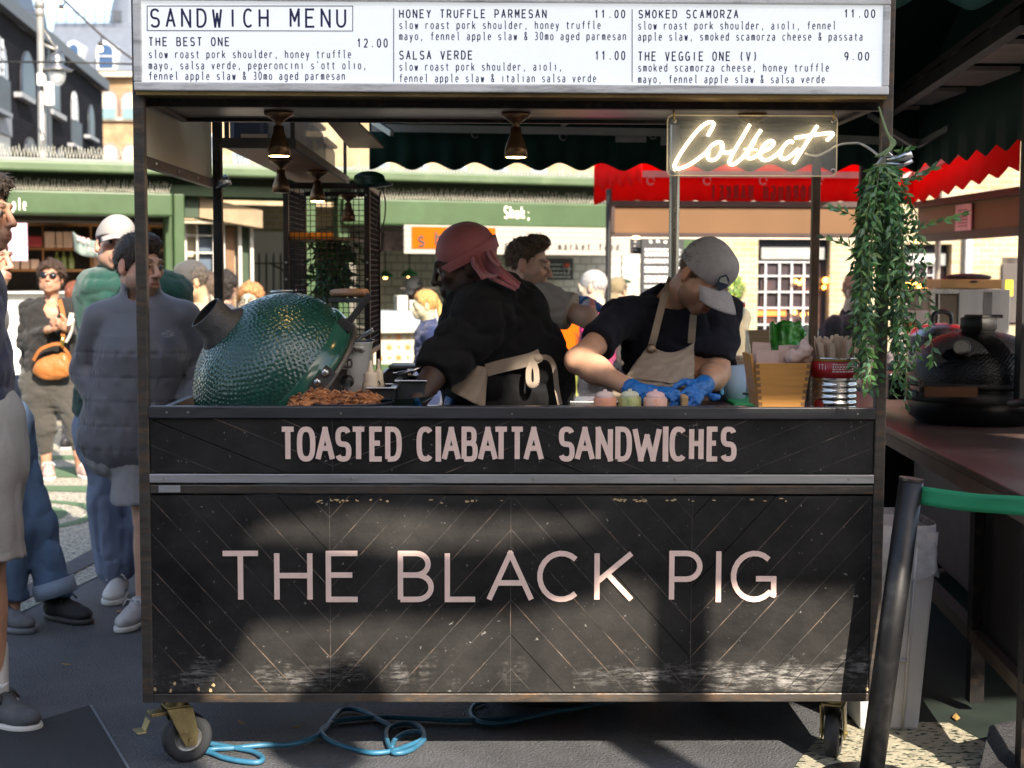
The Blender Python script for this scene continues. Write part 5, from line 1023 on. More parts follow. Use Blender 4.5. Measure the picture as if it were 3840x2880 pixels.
for u,v,r_ in ((3096,1052,.045),(3090,1078,.03),(3405,1060,.035),(3418,1078,.04),(3432,1066,.035),(3448,1082,.035),(3458,1072,.04),(3475,1090,.035),(2985,1055,.03),(2998,1062,.03),(3010,1052,.025),(2980,1172,.03),(3010,1180,.03),(3040,1176,.03)): m.ball(BP.pt(u,v,-.08),r_,8)
split(m,'fairy_light',M('orange bulb',(1,.5,.1),.4,emit=(1,.38,.06),es=3.5),bb)
m=MB(); BP.rect(m,2842,2950,1165,1185,-.17,.02,2900); m.build('orange_strip',M('orange shelf glow',(.6,.12,.02),.6,emit=(1,.22,.04),es=.5),bb)
m=MB(); BP.rect(m,3620,3645,800,1400,.1,.1); m.build('drain_pipe',M('grey pipe',(.35,.36,.38),.5),bb)
m=MB(); 
for i in range(26): BP.rect(m,3760,3822,990+i*8.5,995+i*8.5,.05,.04,3790)
BP.rect(m,3755,3830,965,1220,.0,.02,3790); m.build('louvre_shutter',M('brown louvre',(.13,.11,.10),.5),bb)
tag(MB().ball(BP.pt(2735,1040,3),(.16,.16,.22),14).build('x',kgreen),'x'); bpy.data.objects.remove(COL.objects['x'])
sh=thing('potted_shrub','bright yellow green shrub behind the man in the grey cap','shrub',BP.pt(2750,1160,3)); m=MB(); m.smooth=True; r_=random.Random(3); c=BP.pt(2750,1085,3)
for i in range(620):
    d=Vector((r_.gauss(0,1),r_.gauss(0,1),r_.gauss(0,1))).normalized(); p=c+Vector((d.x*.14,d.y*.14,d.z*.16))*r_.uniform(.5,1.05); a=d.orthogonal().normalized(); b=d.cross(a); s_=.022; m.cur=r_.choice([0,1]); m.add([p-a*s_,p+b*s_*.5,p+a*s_+d*.02,p-b*s_*.5],[(0,1,2,3)])
m.build('foliage',[M('lime leaf',(.22,.30,.04),.5),M('green leaf',(.08,.17,.03),.5)],sh); MB().lathe([(.0001,-.35),(.12,-.35),(.15,-.14),(.0001,-.14)],Matrix.Translation(c),16).build('pot',M('blue grey planter',(.10,.13,.16),.6),sh)
FB=Plane(d14(0,48),d14(2400,44))
fb=thing('brick_building','far cream brick building with pale blue windows above the green gutter','building',FB.pt(1700,1032,0).xy.to_3d())
m=MB(); FB.rect(m,640,2560,420,1100,0,.5,1500); m.build('wall',brick('far cream brick',(.42,.33,.2),(.36,.28,.17),(.38,.3,.22),1,.6,.2),fb)
m=MB()
for u in (760,880,1400,1540,1690,1840,1990): FB.rect(m,u,u+56,500,650,.05,.1)
split(m,'window_frame',M('white sash',(.75,.76,.78),.5),fb); m=MB()
for u in (760,880,1400,1540,1690,1840,1990): FB.rect(m,u+6,u+50,510,640,.08,.05)
split(m,'window_pane',M('sky lit pane',(.28,.36,.45),.1,.3),fb)
# ---- dark brick warehouse at the left, and the zinc-roofed building beyond it
WH=Plane(CAM+ray(0,1032)*34.3,CAM+ray(395,1032)*50); 
wh=thing('brick_warehouse','dark brick warehouse with arched windows and grey lintels at the left','building',WH.pt(100,1032,0).xy.to_3d())
dbr=brick('shaded dark brick',(.010,.010,.014),(.007,.007,.010),(.018,.018,.022),1,.35,.11)  # dark brick; shade cast on this facade is put into its deeper colour
zt=WH.pt(0,42,0).z
a=WH.pt(-700,1032,0);b=WH.pt(396,1032,0); a.z=b.z=0
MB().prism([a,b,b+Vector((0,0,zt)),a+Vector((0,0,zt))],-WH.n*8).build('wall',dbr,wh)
cop=M('grey coping',(.07,.08,.095),.6,0,.15); m=MB(); m.prism([a+Vector((0,0,zt+.003)),b+Vector((0,0,zt+.003)),b+Vector((0,0,zt+.35)),a+Vector((0,0,zt+.35))],WH.n*.25); m.build('coping',cop,wh)
wht=M('white window',(.40,.42,.46),.5,0,.05); pan=M('blue window pane',(.018,.028,.05),.35,0,.2,1,spec=.2)
for u0,u1,v0,v1,lt in ((-10,48,150,300,True),(98,150,205,375,False),(210,240,210,425,False),(284,306,352,462,True),(345,366,400,530,False),(106,148,520,575,False),(222,250,560,600,False)):
    m=MB(); WH.arch(m,u0,u1,v0,v1,.04,.06); f=m.build('window',wht if lt else M('dark sash',(.04,.045,.055),.5),wh); m=MB(); WH.arch(m,u0+4,u1-4,v0+8,v1-6,.07,.04); m.build('pane',pan if not lt else M('pale sash pane',(.16,.18,.22),.3),f)
    if lt:
        m=MB()
        for k in range(1,4): uu=u0+(u1-u0)*k/4; WH.rect(m,uu-1,uu+1,v0+12,v1-6,.1,.03)
        for k in range(1,4): vv=v0+(v1-v0)*k/4; WH.rect(m,u0+4,u1-4,vv-1,vv+1,.1,.03)
        m.build('glazing_bars',wht,f)
m=MB()
for u0,u1,v0,v1 in ((98,148,368,386),(214,262,430,448),(348,382,520,532),(288,318,548,560)): WH.rect(m,u0,u1,v0,v1,.2,.2)
split(m,'sill',M('pale sill',(.26,.27,.29),.6),wh)
slb=M('slate blue panel',(.02,.03,.045),.5,0,.2)
m=MB(); WH.rect(m,-300,56,300,430,.06,.06,30); WH.rect(m,284,318,462,545,.06,.06); WH.rect(m,196,206,200,600,.12,.1); split(m,'infill_panel',slb,wh)
m=MB(); WH.rect(m,-300,62,418,434,.3,.3,30); WH.rect(m,-300,58,436,508,.1,.1,30); split(m,'render_band',M('pale render',(.18,.20,.23),.6),wh)
m=MB(); WH.rect(m,-300,50,510,640,.05,.05,30); m.build('window',M('pale sash pane',(.16,.18,.22),.3),wh)
# mansard roof with dormers on top
mz=zt+.35; q=lambda p,z,o:Vector((p.x,p.y,z))-WH.n*o
m=MB(); a2=WH.pt(-700,1032,0);b2=WH.pt(245,1032,0); m.prism([q(a2,mz,.4),q(b2,mz,.4),q(b2,mz+4.2,1.6),q(a2,mz+4.2,1.6)],-WH.n*3); m.build('mansard_roof',M('lead sheet',(.055,.07,.10),.5,.2,.2,1.5,stretch=(6,6,.3)),wh)
for u0,u1,v0,v1 in ((65,98,-20,80),(165,195,62,150)):
    m=MB(); WH.arch(m,u0-5,u1+5,v0-8,v1,.1,1.2); d_=m.build('dormer',M('lead sheet',(.055,.07,.10),.5),wh); m=MB(); WH.arch(m,u0,u1,v0,v1-3,.16,.05); m.build('pane',pan,d_)
ZB=Plane(d14(200,66),d14(560,66)); zb_=thing('zinc_roofed_building','sandstone arcade building with a pale zinc mansard and arched dormers','building',ZB.pt(400,1032,0).xy.to_3d())
sst=brick('sandstone brick',(.33,.225,.13),(.27,.18,.105),(.32,.25,.18),1,.9,.28)
m=MB(); ZB.rect(m,340,620,285,1000,0,.6,450); m.build('wall',sst,zb_)
m=MB(); ZB.rect(m,330,620,268,287,.4,1,450); ZB.rect(m,340,620,440,452,.2,.3,450); split(m,'cornice',M('pale cornice',(.42,.37,.3),.7),zb_)
for u0,u1,v0,v1 in ((388,446,345,446),(468,530,350,446),(392,446,545,640),(468,530,548,640)):
    m=MB(); ZB.arch(m,u0-7,u1+7,v0-8,v1,.15,.3); ar=m.build('arch_surround',M('purple grey brick',(.22,.17,.17),.8),zb_); m=MB(); ZB.arch(m,u0,u1,v0,v1,.2,.1); m.build('infill',M('cream infill',(.42,.39,.32),.7),ar); m=MB(); ZB.rect(m,u0+3,u1-3,v1-40,v1,.25,.1); m.build('pane',M('teal pane',(.16,.25,.27),.1,.2),ar)
zinc=M('pale zinc',(.17,.195,.235),.42,.35,.12,1,stretch=(3,3,.2)); p0=ZB.pt(180,1032,0);p1=ZB.pt(620,1032,0); h=lambda v,o:ZB.pt(400,v,o).z
def vz(p,z,o): return Vector((p.x,p.y,z))-ZB.n*o
m=MB(); m.prism([vz(p0,h(270,0),0),vz(p1,h(270,0),0),vz(p1,h(88,-2),2.0),vz(p0,h(88,-2),2.0)],-ZB.n*4)
for i in range(46):
    f=i/45; p=p0.lerp(p1,f); m.beam(vz(p,h(268,0),-.03),vz(p,h(90,-2),1.97),.12,.12,ZB.n)
m.build('mansard_roof',zinc,zb_)
for u0,u1 in ((276,308),(386,436)):
    m=MB(); ZB.arch(m,u0-10,u1+10,152,262,.35,2.0); d_=m.build('dormer',M('white dormer',(.45,.48,.52),.5),zb_); m=MB(); ZB.arch(m,u0,u1,166,252,.42,.1); m.build('pane',M('deep blue pane',(.03,.07,.16),.08,.2),d_); m=MB(); ZB.rect(m,u0,u1,208,213,.48,.05); m.build('glazing_bar',wht,d_)
m=MB(); n=24; pts=lambda z,r:[Vector((p0.x,p0.y,0)).lerp(Vector((p1.x,p1.y,0)),.46)-ZB.n*7+ZB.t*r*math.cos(t)+ZB.n*r*.7*math.sin(t)+Vector((0,0,z)) for t in [2*math.pi*i/n for i in range(n)]]
lay=[(h(95,-2),2.15),(h(40,-3),2.1),(h(-20,-4),1.85),(h(-90,-5),1.4),(h(-150,-6),.6)]; V_=[]
sc_=(ZB.pt(480,1032,0)-ZB.pt(245,1032,0)).length/2/2.15
for z_,r_ in lay: V_+=pts(z_,r_*sc_)
m.smooth=True; m.add(V_,[(i*n+k,i*n+(k+1)%n,(i+1)*n+(k+1)%n,(i+1)*n+k) for i in range(len(lay)-1) for k in range(n)]); m.build('dome',zinc,zb_)
m=MB()
for v in (42,60,78): ZB.rect(m,226,480,v,v+2,-1.5,.06,350)
for u in range(228,480,36): ZB.rect(m,u,u+3,38,84,-1.5,.06)
ZB.rect(m,440,470,40,84,-2,.1); m.build('railing',M('dark railing',(.05,.06,.08),.5),zb_)
# ---- street lamp and festoon
LY=11.6; lp=thing('street_lamp','tall grey lamp post with a round glass lantern and white junction boxes','street lamp',(W(155,600,LY).x,LY,0)); gm_=M('grey lamp metal',(.28,.27,.25),.45,.5,.2)
a=W(160,620,LY);b=W(148,-60,LY); MB().tube([Vector((a.x,LY,0)),a,b],[.06,.048,.034],14).build('pole',gm_,lp)
m=MB(); 
for v in (18,48): c=W(149,v,LY); m.lathe([(.03,-.05),(.055,-.03),(.055,.03),(.03,.05)],Matrix.Translation(c),14)
split(m,'collar',gm_,lp)
m=MB(); m.tube([W(160,165,LY),W(212,188,LY)],.018,8); m.tube([W(160,105,LY),W(207,178,LY)],.010,6); split(m,'arm',gm_,lp)
c=W(215,265,LY); k_=px(LY); MB().lathe([(.0001,k_*96),(k_*6,k_*84),(k_*10,k_*66),(k_*22,k_*62),(k_*27,k_*40),(k_*22,k_*22),(k_*53,k_*4),(k_*53,0),(k_*28,0)],Matrix.Translation(c),28).build('hood',M('polished lamp hood',(.30,.29,.28),.25,.9,.2),lp)
MB().lathe([(k_*30,0),(k_*31,-k_*16),(k_*26,-k_*38),(k_*14,-k_*52),(.0001,-k_*56)],Matrix.Translation(c),24).build('glass_globe',glass('lantern glass',(.95,.95,.95),.03,tr=.7),lp)
wbx=M('white box',(.75,.74,.70),.4); m=MB()
for u0,u1,v0,v1 in ((136,163,272,322),(164,193,306,396)): a_,b_=boxpx(u0,v0,u1,v1,LY-.12,.12); m.box(a_,b_)
split(m,'junction_box',wbx,lp,bevel=.02)
FY=10; fs=thing('festoon_lights','dark cable of hanging warm bulbs strung across the upper left','string lights',W(380,130,FY)); m=MB(); m.tube(cat([W(u,v,FY) for u,v in ((200,-40),(245,5),(380,132),(500,224),(620,300))]),.012,5); m.tube([W(-50,232,FY),W(260,233,FY),W(520,241,FY)],.010,5); m.tube([W(247,5,FY),W(232,28,FY)],.008,5); m.tube([W(381,133,FY),W(378,168,FY)],.008,5); m.build('cable',ironm,fs)
for u,v in ((230,42),(377,180)):
    c=W(u,v,FY); MB().lathe([(.0001,-.04),(.022,-.028),(.026,-.01),(.014,.02),(.012,.03)],Matrix.Translation(c),12).build('bulb',M('festoon bulb',(1,.8,.5),.3,emit=(1,.62,.25),es=4),fs); MB().lathe([(.0001,.065),(.022,.06),(.024,.02),(.014,.015)],Matrix.Translation(c),12).build('socket',blackplastic,fs)
# ================================================================= green marquee over the cart
def scallop(P0,P1,ztop,zbot,amp,n,seg=8,lean=(0,0,0)):
    P0=Vector(P0);P1=Vector(P1); top=[];bot=[]; L=Vector(lean)
    N_=n*seg
    for i in range(N_+1):
        f=i/N_; p=P0.lerp(P1,f); top.append(Vector((p.x,p.y,ztop))); bot.append(Vector((p.x,p.y,zbot+amp*(.5-.5*math.cos(2*math.pi*i/seg))))+L+Vector((0,.01*math.sin(i*.9),0)))
    return top,bot
def valance(P0,P1,ztop,zbot,amp,n,mat,parent,name='valance',lean=(0,0,0),th=.004):
    t,b=scallop(P0,P1,ztop,zbot,amp,n,14,lean); m=MB(); N_=len(t); mid=[x.lerp(y,.5) for x,y in zip(t,b)]
    m.smooth=True; m.add(t+mid+b,[(i,i+1,N_+i+1,N_+i) for i in range(N_-1)]+[(N_+i,N_+i+1,2*N_+i+1,2*N_+i) for i in range(N_-1)]); return m.build(name,mat,parent,solid=th)
def canvas(name,col,trans=.25):
    m=M(name,col,.85,0,.12,4,bump=.1,bscale=12); N,L,b=nodes(m); tr=N.new('ShaderNodeBsdfTranslucent'); tr.inputs[0].default_value=(*[min(1,c*1.6) for c in col],1); mx=N.new('ShaderNodeMixShader'); mx.inputs[0].default_value=trans; L.new(b.outputs[0],mx.inputs[1]); L.new(tr.outputs[0],mx.inputs[2]); L.new(mx.outputs[0],N['Material Output'].inputs[0]); return m
gcan=canvas('dark green canvas',(.004,.040,.028),.10); MY=3.45
mq=thing('green_marquee','dark green pop up marquee with scalloped valances over the cart','marquee',(1.6,1.9,0))
mx0=W(1385,600,MY).x; mx1=W(3440,640,MY).x; zb=W(1500,637,MY).z; amp=px(MY,28)
valance((mx0,MY,0),(mx1,MY,0),zb+.42,zb,amp,13,gcan,mq)
m=MB(); FYv=.32; zf=W(3600,38,FYv).z
ridge=3.35; yr=1.9; ze=zb+.42
m.prism([(mx0,MY,ze),(mx1,MY,ze),(mx1,yr,ridge),(mx0,yr,ridge)],(0,0,.004)); m.prism([(mx0,FYv,ze),(mx1,FYv,ze),(mx1,yr,ridge),(mx0,yr,ridge)],(0,0,.004)); m.build('canopy',gcan,mq)
for X_ in (mx0,mx1): MB().prism([(X_,MY,ze),(X_,FYv,ze),(X_,yr,ridge)],(.004,0,0)).build('gable',gcan,mq)
valance((1.22,FYv,0),(mx1,FYv,0),ze,zf,px(FYv,60),4,gcan,mq); valance((mx1,MY,0),(mx1,.5,0),ze,zb,amp,11,gcan,mq)
al=M('canopy frame tube',(.36,.36,.34),.4,.6,.15); m=MB(); a=W(1400,485,MY-.08);b=W(3640,560,MY-.08); m.beam((mx0+.02,MY-.08,W(1450,480,MY-.08).z),(W(2700,1,MY-.08).x,MY-.08,W(2700,500,MY-.08).z),.025,.04); m.beam((W(2700,1,MY-.08).x,MY-.08,W(2700,500,MY-.08).z),(mx1,MY-.08,W(3440,535,MY-.08).z),.025,.04); split(m,'frame_tube',al,mq)
m=MB()
for (u0,v0),(u1,v1) in (((1400,455),(1470,500)),((2110,465),(2140,440)),((2760,440),(2840,500)),((3440,545),(3560,480)),((3430,545),(3340,490)),((3260,430),(3330,470))): m.beam(W(u0,v0,MY-.3),W(u1,v1,MY-.5),.02,.03)
split(m,'strut',al,mq)
m=MB(); lab=M('canopy label',(.45,.46,.44),.6)
for u0,u1,v0,v1 in ((2308,2424,498,533),(2478,2506,500,545)): a_,b_=boxpx(u0,v0,u1,v1,MY-.02,.004); m.box(a_,b_)
split(m,'care_label',lab,mq)
for u,v in ((1782,495),(2112,505),(2450,500)): q=W(u,v,MY-.05); MB().tube([q+Vector((.02*math.cos(t),0,.02*math.sin(t)-.01)) for t in [i*.7 for i in range(9)]],.004,5).build('ring',al,mq)
pm_=W(2527,900,1.62); MB().cyl((pm_.x,1.62,0),(pm_.x,1.62,2.62),.0215,n=20).build('leg',M('bright steel leg',(.42,.40,.38),.28,.9,.1),mq)
MB().cyl((mx1-.05,.4,0),(mx1-.05,.4,2.5),.02).build('leg',al,mq)
# ================================================================= shelf with boxes, wire rack, lamps
sy0,sy1=1.22,3.3; sx0_,sx1_=W(838,552,sy0).x,W(1096,552,sy0).x; szb=W(960,553,sy0).z
sf=thing('storage_shelf','long varnished shelf under the cart roof carrying plastic boxes','shelf',(sx0_,2.2,szb))
MB().box((sx0_,sy0,szb),(sx1_,sy1,szb+.012)).build('shelf_board',redwood,sf)
m=MB(); m.box((sx0_,sy0-.02,szb-.004),(sx1_,sy0-.001,szb+.035)); m.box((sx1_+.001,sy0-.02,szb-.004),(sx1_+.018,sy1,szb+.03)); m.build('shelf_edge',M('dark shelf edge',(.045,.035,.03),.6,0,.4),sf)
m=MB()
for y in (sy0+.02,sy1-.03): m.box((sx1_-.01,y,szb+.0125),(sx1_+.006,y+.02,3.0)); m.box((sx0_,y,szb+.0125),(sx0_+.016,y+.02,3.0))
split(m,'hanger',steelpaint,sf)
cb=M('cloudy plastic box',(.50,.50,.50),.3,0,.2,6,dirt=(.2,.17,.15),dscale=7,damt=.6,alpha=.75)
for i,(y0,y1,hh,lb) in enumerate(((1.30,1.75,.16,'cloudy plastic box with black pen marks, nearest on the shelf'),(1.80,2.4,.18,'long cloudy plastic box with a paper label in the middle of the shelf'),(2.45,2.9,.14,'small cloudy plastic box at the far end of the shelf'))):
    t=thing('storage_box',lb,'box',((sx0_+sx1_)/2,(y0+y1)/2,szb),'plastic boxes on the shelf'); MB().box((sx1_-.24,y0,szb+.0125),(sx1_-.012,y1,szb+hh)).build('box_body',cb,t,bevel=.02); MB().box((sx1_-.25,y0-.01,szb+hh+.001),(sx1_-.002,y1+.01,szb+hh+.02)).build('lid',cb,t,bevel=.006)
    if i==1: MB().box((sx1_-.0115,y0+.15,szb+.04),(sx1_-.0095,y0+.3,szb+.10)).build('paper_label',M('label paper',(.6,.55,.45),.7),t)
o=MB().box((sx0_+.02,sy0+.01,szb+.0125),(sx0_+.16,sy0+.3,szb+.12)).build('blue_crate',M('navy crate',(.02,.03,.08),.35,0,.3),None,bevel=.02); tag(o,'navy plastic crate at the near end of the shelf','crate')
o=MB().box((sx0_+.07,sy0-.015,szb+.036),(sx0_+.17,sy0+.005,szb+.05)).build('wood_offcut',M('pale offcut',(.5,.42,.33),.7)); tag(o,'pale strip of wood lying on the near shelf edge','wood strip')
a,b=W(1330,455,2.9),W(1440,556,2.9); o=MB().prism([W(1225,456,2.2),W(1335,456,2.2),W(1440,556,3.3),W(1310,556,3.3)],(0,0,.012)).build('roof_ply',plywood); tag(o,'sheet of bare plywood under the marquee roof','plywood sheet')
ptA=(W(1053,590,1.75).x,1.75); 
for (u,vt,yy,sc,lit,lb) in ((1053,592,1.75,.98,False,'unlit bronze spot lamp under the front of the shelf'),(1190,688,2.45,.98,True,'lit bronze spot lamp under the far end of the shelf'),(1306,728,2.9,.95,False,'dark spot lamp behind the wire mesh')):
    q=W(u,vt,yy); spot(q.x,yy,szb-.001 if yy<2.6 else q.z,sc,lit,lb)
o=sdf_mesh('extension_reel',[Ell(W(1385,668,2.55),(.075,.05,.034)),Ell(W(1405,690,2.55),(.09,.06,.016))],M('dark green reel',(.01,.05,.025),.35),None,cell=.006); tag(o,'dark green cable reel on top of the wire rack','cable reel')
ry0,ry1=2.55,3.25; rx0,rx1=W(1060,700,ry0).x,W(1386,700,ry0).x; rz1=W(1200,688,ry0).z; rz0=W(1400,1335,ry0).z
rk=thing('wire_rack','black framed wire mesh rack standing behind the big green grill','rack',((rx0+rx1)/2,2.9,0)); m=MB(); f_=.026
for x in (rx0,rx1-f_):
    for y in (ry0,ry1-f_): m.box((x,y,0),(x+f_,y+f_,rz1-f_))
for y in (ry0,ry1-f_): m.box((rx0,y,rz1-f_+.001),(rx1,y+f_,rz1)); m.box((rx0+f_,y+.001,rz0),(rx1-f_,y+f_-.001,rz0+f_))
for x in (rx0,rx1-f_): m.box((x+.001,ry0+f_,rz1-f_+.001),(x+f_-.001,ry1-f_,rz1)); m.box((x+.001,ry0+f_,rz0),(x+f_-.001,ry1-f_,rz0+f_))
m.build('rack_frame',M('rack frame',(.03,.022,.018),.45,.4,.4),rk,bevel=.002)
def mesh(P,ex,ez,w_,h_,st,wr_=.0027): 
    m=MB(); P=Vector(P);ex=Vector(ex);ez=Vector(ez); n=ex.cross(ez)
    for i in range(1,int(w_/st)+1): m.tube([P+ex*i*st,P+ex*i*st+ez*h_],wr_,4,cap=False)
    for i in range(1,int(h_/st)+1): m.tube([P+ez*i*st+n*.003,P+ez*i*st+ex*w_+n*.003],wr_,4,cap=False)
    return m
wm=M('rusty mesh wire',(.022,.013,.009),.7,.1,.4,20); hh=rz1-rz0-2*f_
mesh((rx0+f_,ry0+.013,rz0+f_),(1,0,0),(0,0,1),rx1-rx0-2*f_,hh,.026).build('mesh_panel',wm,rk)
mesh((rx1-.013,ry0+f_,rz0+f_),(0,1,0),(0,0,1),ry1-ry0-2*f_,hh,.026).build('mesh_panel',wm,rk); mesh((rx0+.013,ry0+f_,rz0+f_),(0,1,0),(0,0,1),ry1-ry0-2*f_,hh,.026).build('mesh_panel',wm,rk)
m=MB(); bm_=screwm
for u,v in ((1069,722),(1372,732),(1377,985),(1377,1048),(1073,985),(1073,1048)): m.ball(W(u,v,ry0-.001),.006,8)
split(m,'bolt',bm_,rk)
m=MB(); a=W(1080,872,ry0+.03);b=W(1300,872,ry0+.03); m.box((rx0+f_+.002,ry0+.03,a.z-.03),(W(1245,1,ry0+.03).x,ry0+.034,a.z)); o=m.build('amber_strip',M('amber plastic strip',(.55,.20,.01),.3,emit=None)); tag(o,'amber plastic strip on the rack shelf','strip')
MB().box((rx0+f_+.002,ry0+.036,a.z-.034),(rx1-f_-.06,ry1-.06,a.z-.02)).build('rack_shelf',M('bare board',(.36,.25,.16),.6),rk)
rg=random.Random(9); vp=thing('trailing_plant','dark trailing artificial plant hanging in the wire rack','plant',W(1260,900,2.95)); m=MB(); m.smooth=True
for i in range(700):
    p=W(rg.gauss(1248,34),rg.uniform(895,1110),rg.uniform(2.8,3.05)); d=Vector((rg.gauss(0,1),rg.gauss(0,.6),-rg.uniform(.2,1.6))).normalized(); s_=d.cross(Vector((rg.gauss(0,.4),-1,0))).normalized()*.008; m.cur=rg.choice([0,0,1]); m.add([p,p+d*.03+s_,p+d*.06,p+d*.03-s_],[(0,1,2,3)])
m.build('foliage',[leafs[0],leafs[1]],vp)
m=MB(); 
for q in ([(1400,700),(1430,690),(1440,665),(1420,660)],[(1432,700),(1445,760),(1440,830),(1420,880)],[(1440,880),(1430,940),(1400,960)],[(1425,720),(1420,790),(1405,860)]): m.tube(cat([W(u,v,ry1-.3) for u,v in q]),.004,5)
o=m.build('loose_cable',blackplastic); tag(o,'loose black cables dangling at the right side of the wire rack','cable')
# ================================================================= red stall behind
redc=canvas('red canvas',(.72,.016,.012),.72); RY=6.9
rs=thing('red_stall','red awning stall with brown sign backs behind the worker in the grey cap','market stall',(2.4,6,0))
def at(u,v,Y): return W(u,v,Y)
zbR=W(2600,770,RY).z; ztR=W(2600,640,RY).z; x0,x1=W(2228,700,RY).x,W(3425,700,RY).x
valance((x0,RY,0),(x1,RY,0),ztR,zbR,px(RY,18),11,redc,rs)
P2=WZ(3823,642,zbR); valance((x1,RY,0),(P2.x,P2.y,0),ztR+.02,zbR,px(RY,20),7,redc,rs); P3=Vector((x0+.05,RY-3.5,0)); valance((x0,RY,0),(x0+.28,RY-.9,0),ztR+.04,zbR+.1,px(RY,22),5,redc,rs)
m=MB(); m.prism([(x0,RY,ztR),(x1,RY,ztR),(x1-.2,RY-1.7,ztR+.75),(x0+.2,RY-1.7,ztR+.75)],(0,0,.004)); m.prism([(x1,RY,ztR),(P2.x,P2.y,ztR),(P2.x+1.2,P2.y,ztR+.6),(x1+1.2,RY,ztR+.6)],(0,0,.004)); m.build('canopy',redc,rs)
m=MB(); m.beam((x0+.15,RY-.03,ztR-.03),(x1,RY-.03,ztR-.03),.03,.05); m.beam((x1,RY-.03,ztR-.03),(P2.x-.03,P2.y,ztR-.02),.03,.05); split(m,'frame_tube',M('pink lit tube',(.62,.40,.38),.4),rs)
m=MB()
for u in (2440,2652,2862,3072): q=W(u,678,RY-.05); m.tube([q+Vector((.03*math.cos(t),0,.03*math.sin(t))) for t in [i*.7 for i in range(9)]],.006,5)
split(m,'ring',M('pink lit tube',(.62,.40,.38),.4),rs)
m=MB(); a=W(3050,752,RY-.035); b=W(2665,752,RY-.035); text(m,'BOROUGH MARKET',a,(-1,0,0),(0,0,1),(a.x-b.x)/13.7,W(2800,688,RY).z-W(2800,745,RY).z,.020,.72,2.6,(0,.003,0)); m.build('lettering',M('dark red show through',(.22,.004,.004),.8),rs)
brn=M('brown board',(.14,.068,.021),.5,0,.12,1.5); brd=M('dark brown frame',(.045,.025,.02),.5)
BY=6.6; m=MB(); a_,b_=boxpx(2302,772,3230,885,BY,.04); m.box(a_,b_); m.build('sign_back',brn,rs)
m=MB(); a_,b_=boxpx(2292,757,3240,773,BY-.02,.07); m.box(a_,b_); a_,b_=boxpx(2292,876,3240,888,BY-.02,.07); m.box(a_,b_); a_,b_=boxpx(2290,773,2306,876,BY-.02,.07); m.box(a_,b_); m.build('sign_frame',brd,rs)
m=MB(); a_,b_=boxpx(2285,889,3240,895,BY-.02,.1); m.box(a_,b_); m.build('pale_trim',M('pale trim',(.5,.45,.38),.5),rs)
zq0=W(3441,890,BY).z; zq1=W(3441,775,BY).z; A_=W(3441,830,BY); B_=WZ(3835,860,zq0); m=MB(); m.prism([(A_.x,A_.y,zq0),(B_.x,B_.y,zq0),(B_.x,B_.y,zq1),(A_.x,A_.y,zq1)],(.05,.0,0)); m.build('sign_back',brn,rs); m=MB(); m.beam((A_.x-.01,A_.y,zq0-.01),(B_.x-.01,B_.y,zq0-.01),.05,.06); m.beam((A_.x-.01,A_.y,zq1+.01),(B_.x-.01,B_.y,zq1+.01),.05,.05); m.build('sign_frame',brd,rs)
dd=(B_-A_); dd.z=0; f0=.45; q=Vector((A_.x,A_.y,0))+dd*.43; q2=Vector((A_.x,A_.y,0))+dd*.58; zz0=zq0+.02;zz1=zq1-.03; of=Vector((-.02,0,0)); m=MB(); m.prism([q+of+Vector((0,0,zz0)),q2+of+Vector((0,0,zz0)),q2+of+Vector((0,0,zz1)),q+of+Vector((0,0,zz1))],(.008,0,0)); o=m.build('notice_sheet',M('pink notice',(.75,.45,.40),.7),None); tag(o,'pink notice sheet pinned on the brown sign back at the right','notice'); m=MB()
for k in range(6):
    z_=zz1-(zz1-zz0)*(.22+.12*k); p=q.lerp(q2,.2);p2=q.lerp(q2,.8); m.beam(p+Vector((-.024,0,z_)),p2+Vector((-.024,0,z_)),.004,.012 if k in(2,3) else .008)
m.build('print',M('red grey print',(.4,.18,.18),.7),o)
for u,w_,mt,y in ((2282,22,ironm,6.5),(3518,22,M('pale pole',(.42,.38,.33),.35,.6),6.4)):
    p=W(u,900,y); MB().cyl((p.x,y,0),(p.x,y,zbR+.1),px(y,w_/2),n=12).build('pole',mt,rs)
m=MB()
for u,v in ((3440,900),(3485,897),(3550,893),(3610,882),(2385,888)): m.ball(W(u,v+3,BY-.1),(.035,.035,.014),10)
split(m,'lamp',M('warm lamp',(1,.7,.3),.4,emit=(1,.6,.2),es=3),rs)
# things on the far stall's counter at the right
ct=thing('steel_cabinet','shiny stainless hot cabinet with glass front at the far right stall','cabinet',(W(3650,1200,4.6).x,4.6,0)); a_,b_=boxpx(3492,1085,3790,1350,4.6,.5); xm=W(3625,1,4.6).x
MB().box((xm,a_[1],.9),b_).build('cabinet_body',M('brushed steel',(.36,.36,.37),.34,.9,.1,3,stretch=(9,9,.3)),ct,bevel=.006); m=MB(); m.box((a_[0],a_[1]+.01,.9),(xm-.001,b_[1],b_[2]-.03)); m.build('glass_front',M('amber glass',(.24,.19,.13),.08,0,.5,3),ct); m=MB(); m.box((a_[0]-.01,a_[1]-.01,b_[2]-.028),(xm-.001,b_[1],b_[2])); m.box((W(3550,1,4.59).x,a_[1]-.004,.95),(W(3556,1,4.59).x,a_[1]+.008,b_[2]-.03)); m.box((a_[0]-.01,a_[1]-.01,.95),(a_[0]+.012,a_[1]+.009,b_[2]-.03)); m.build('cabinet_frame',inox,ct); a2,b2=boxpx(3682,1095,3722,1340,4.597,.002); MB().box((a2[0],a2[1],a2[2]),b2).build('dark_band',M('dark reflection strip',(.18,.18,.19),.3,.9),ct)
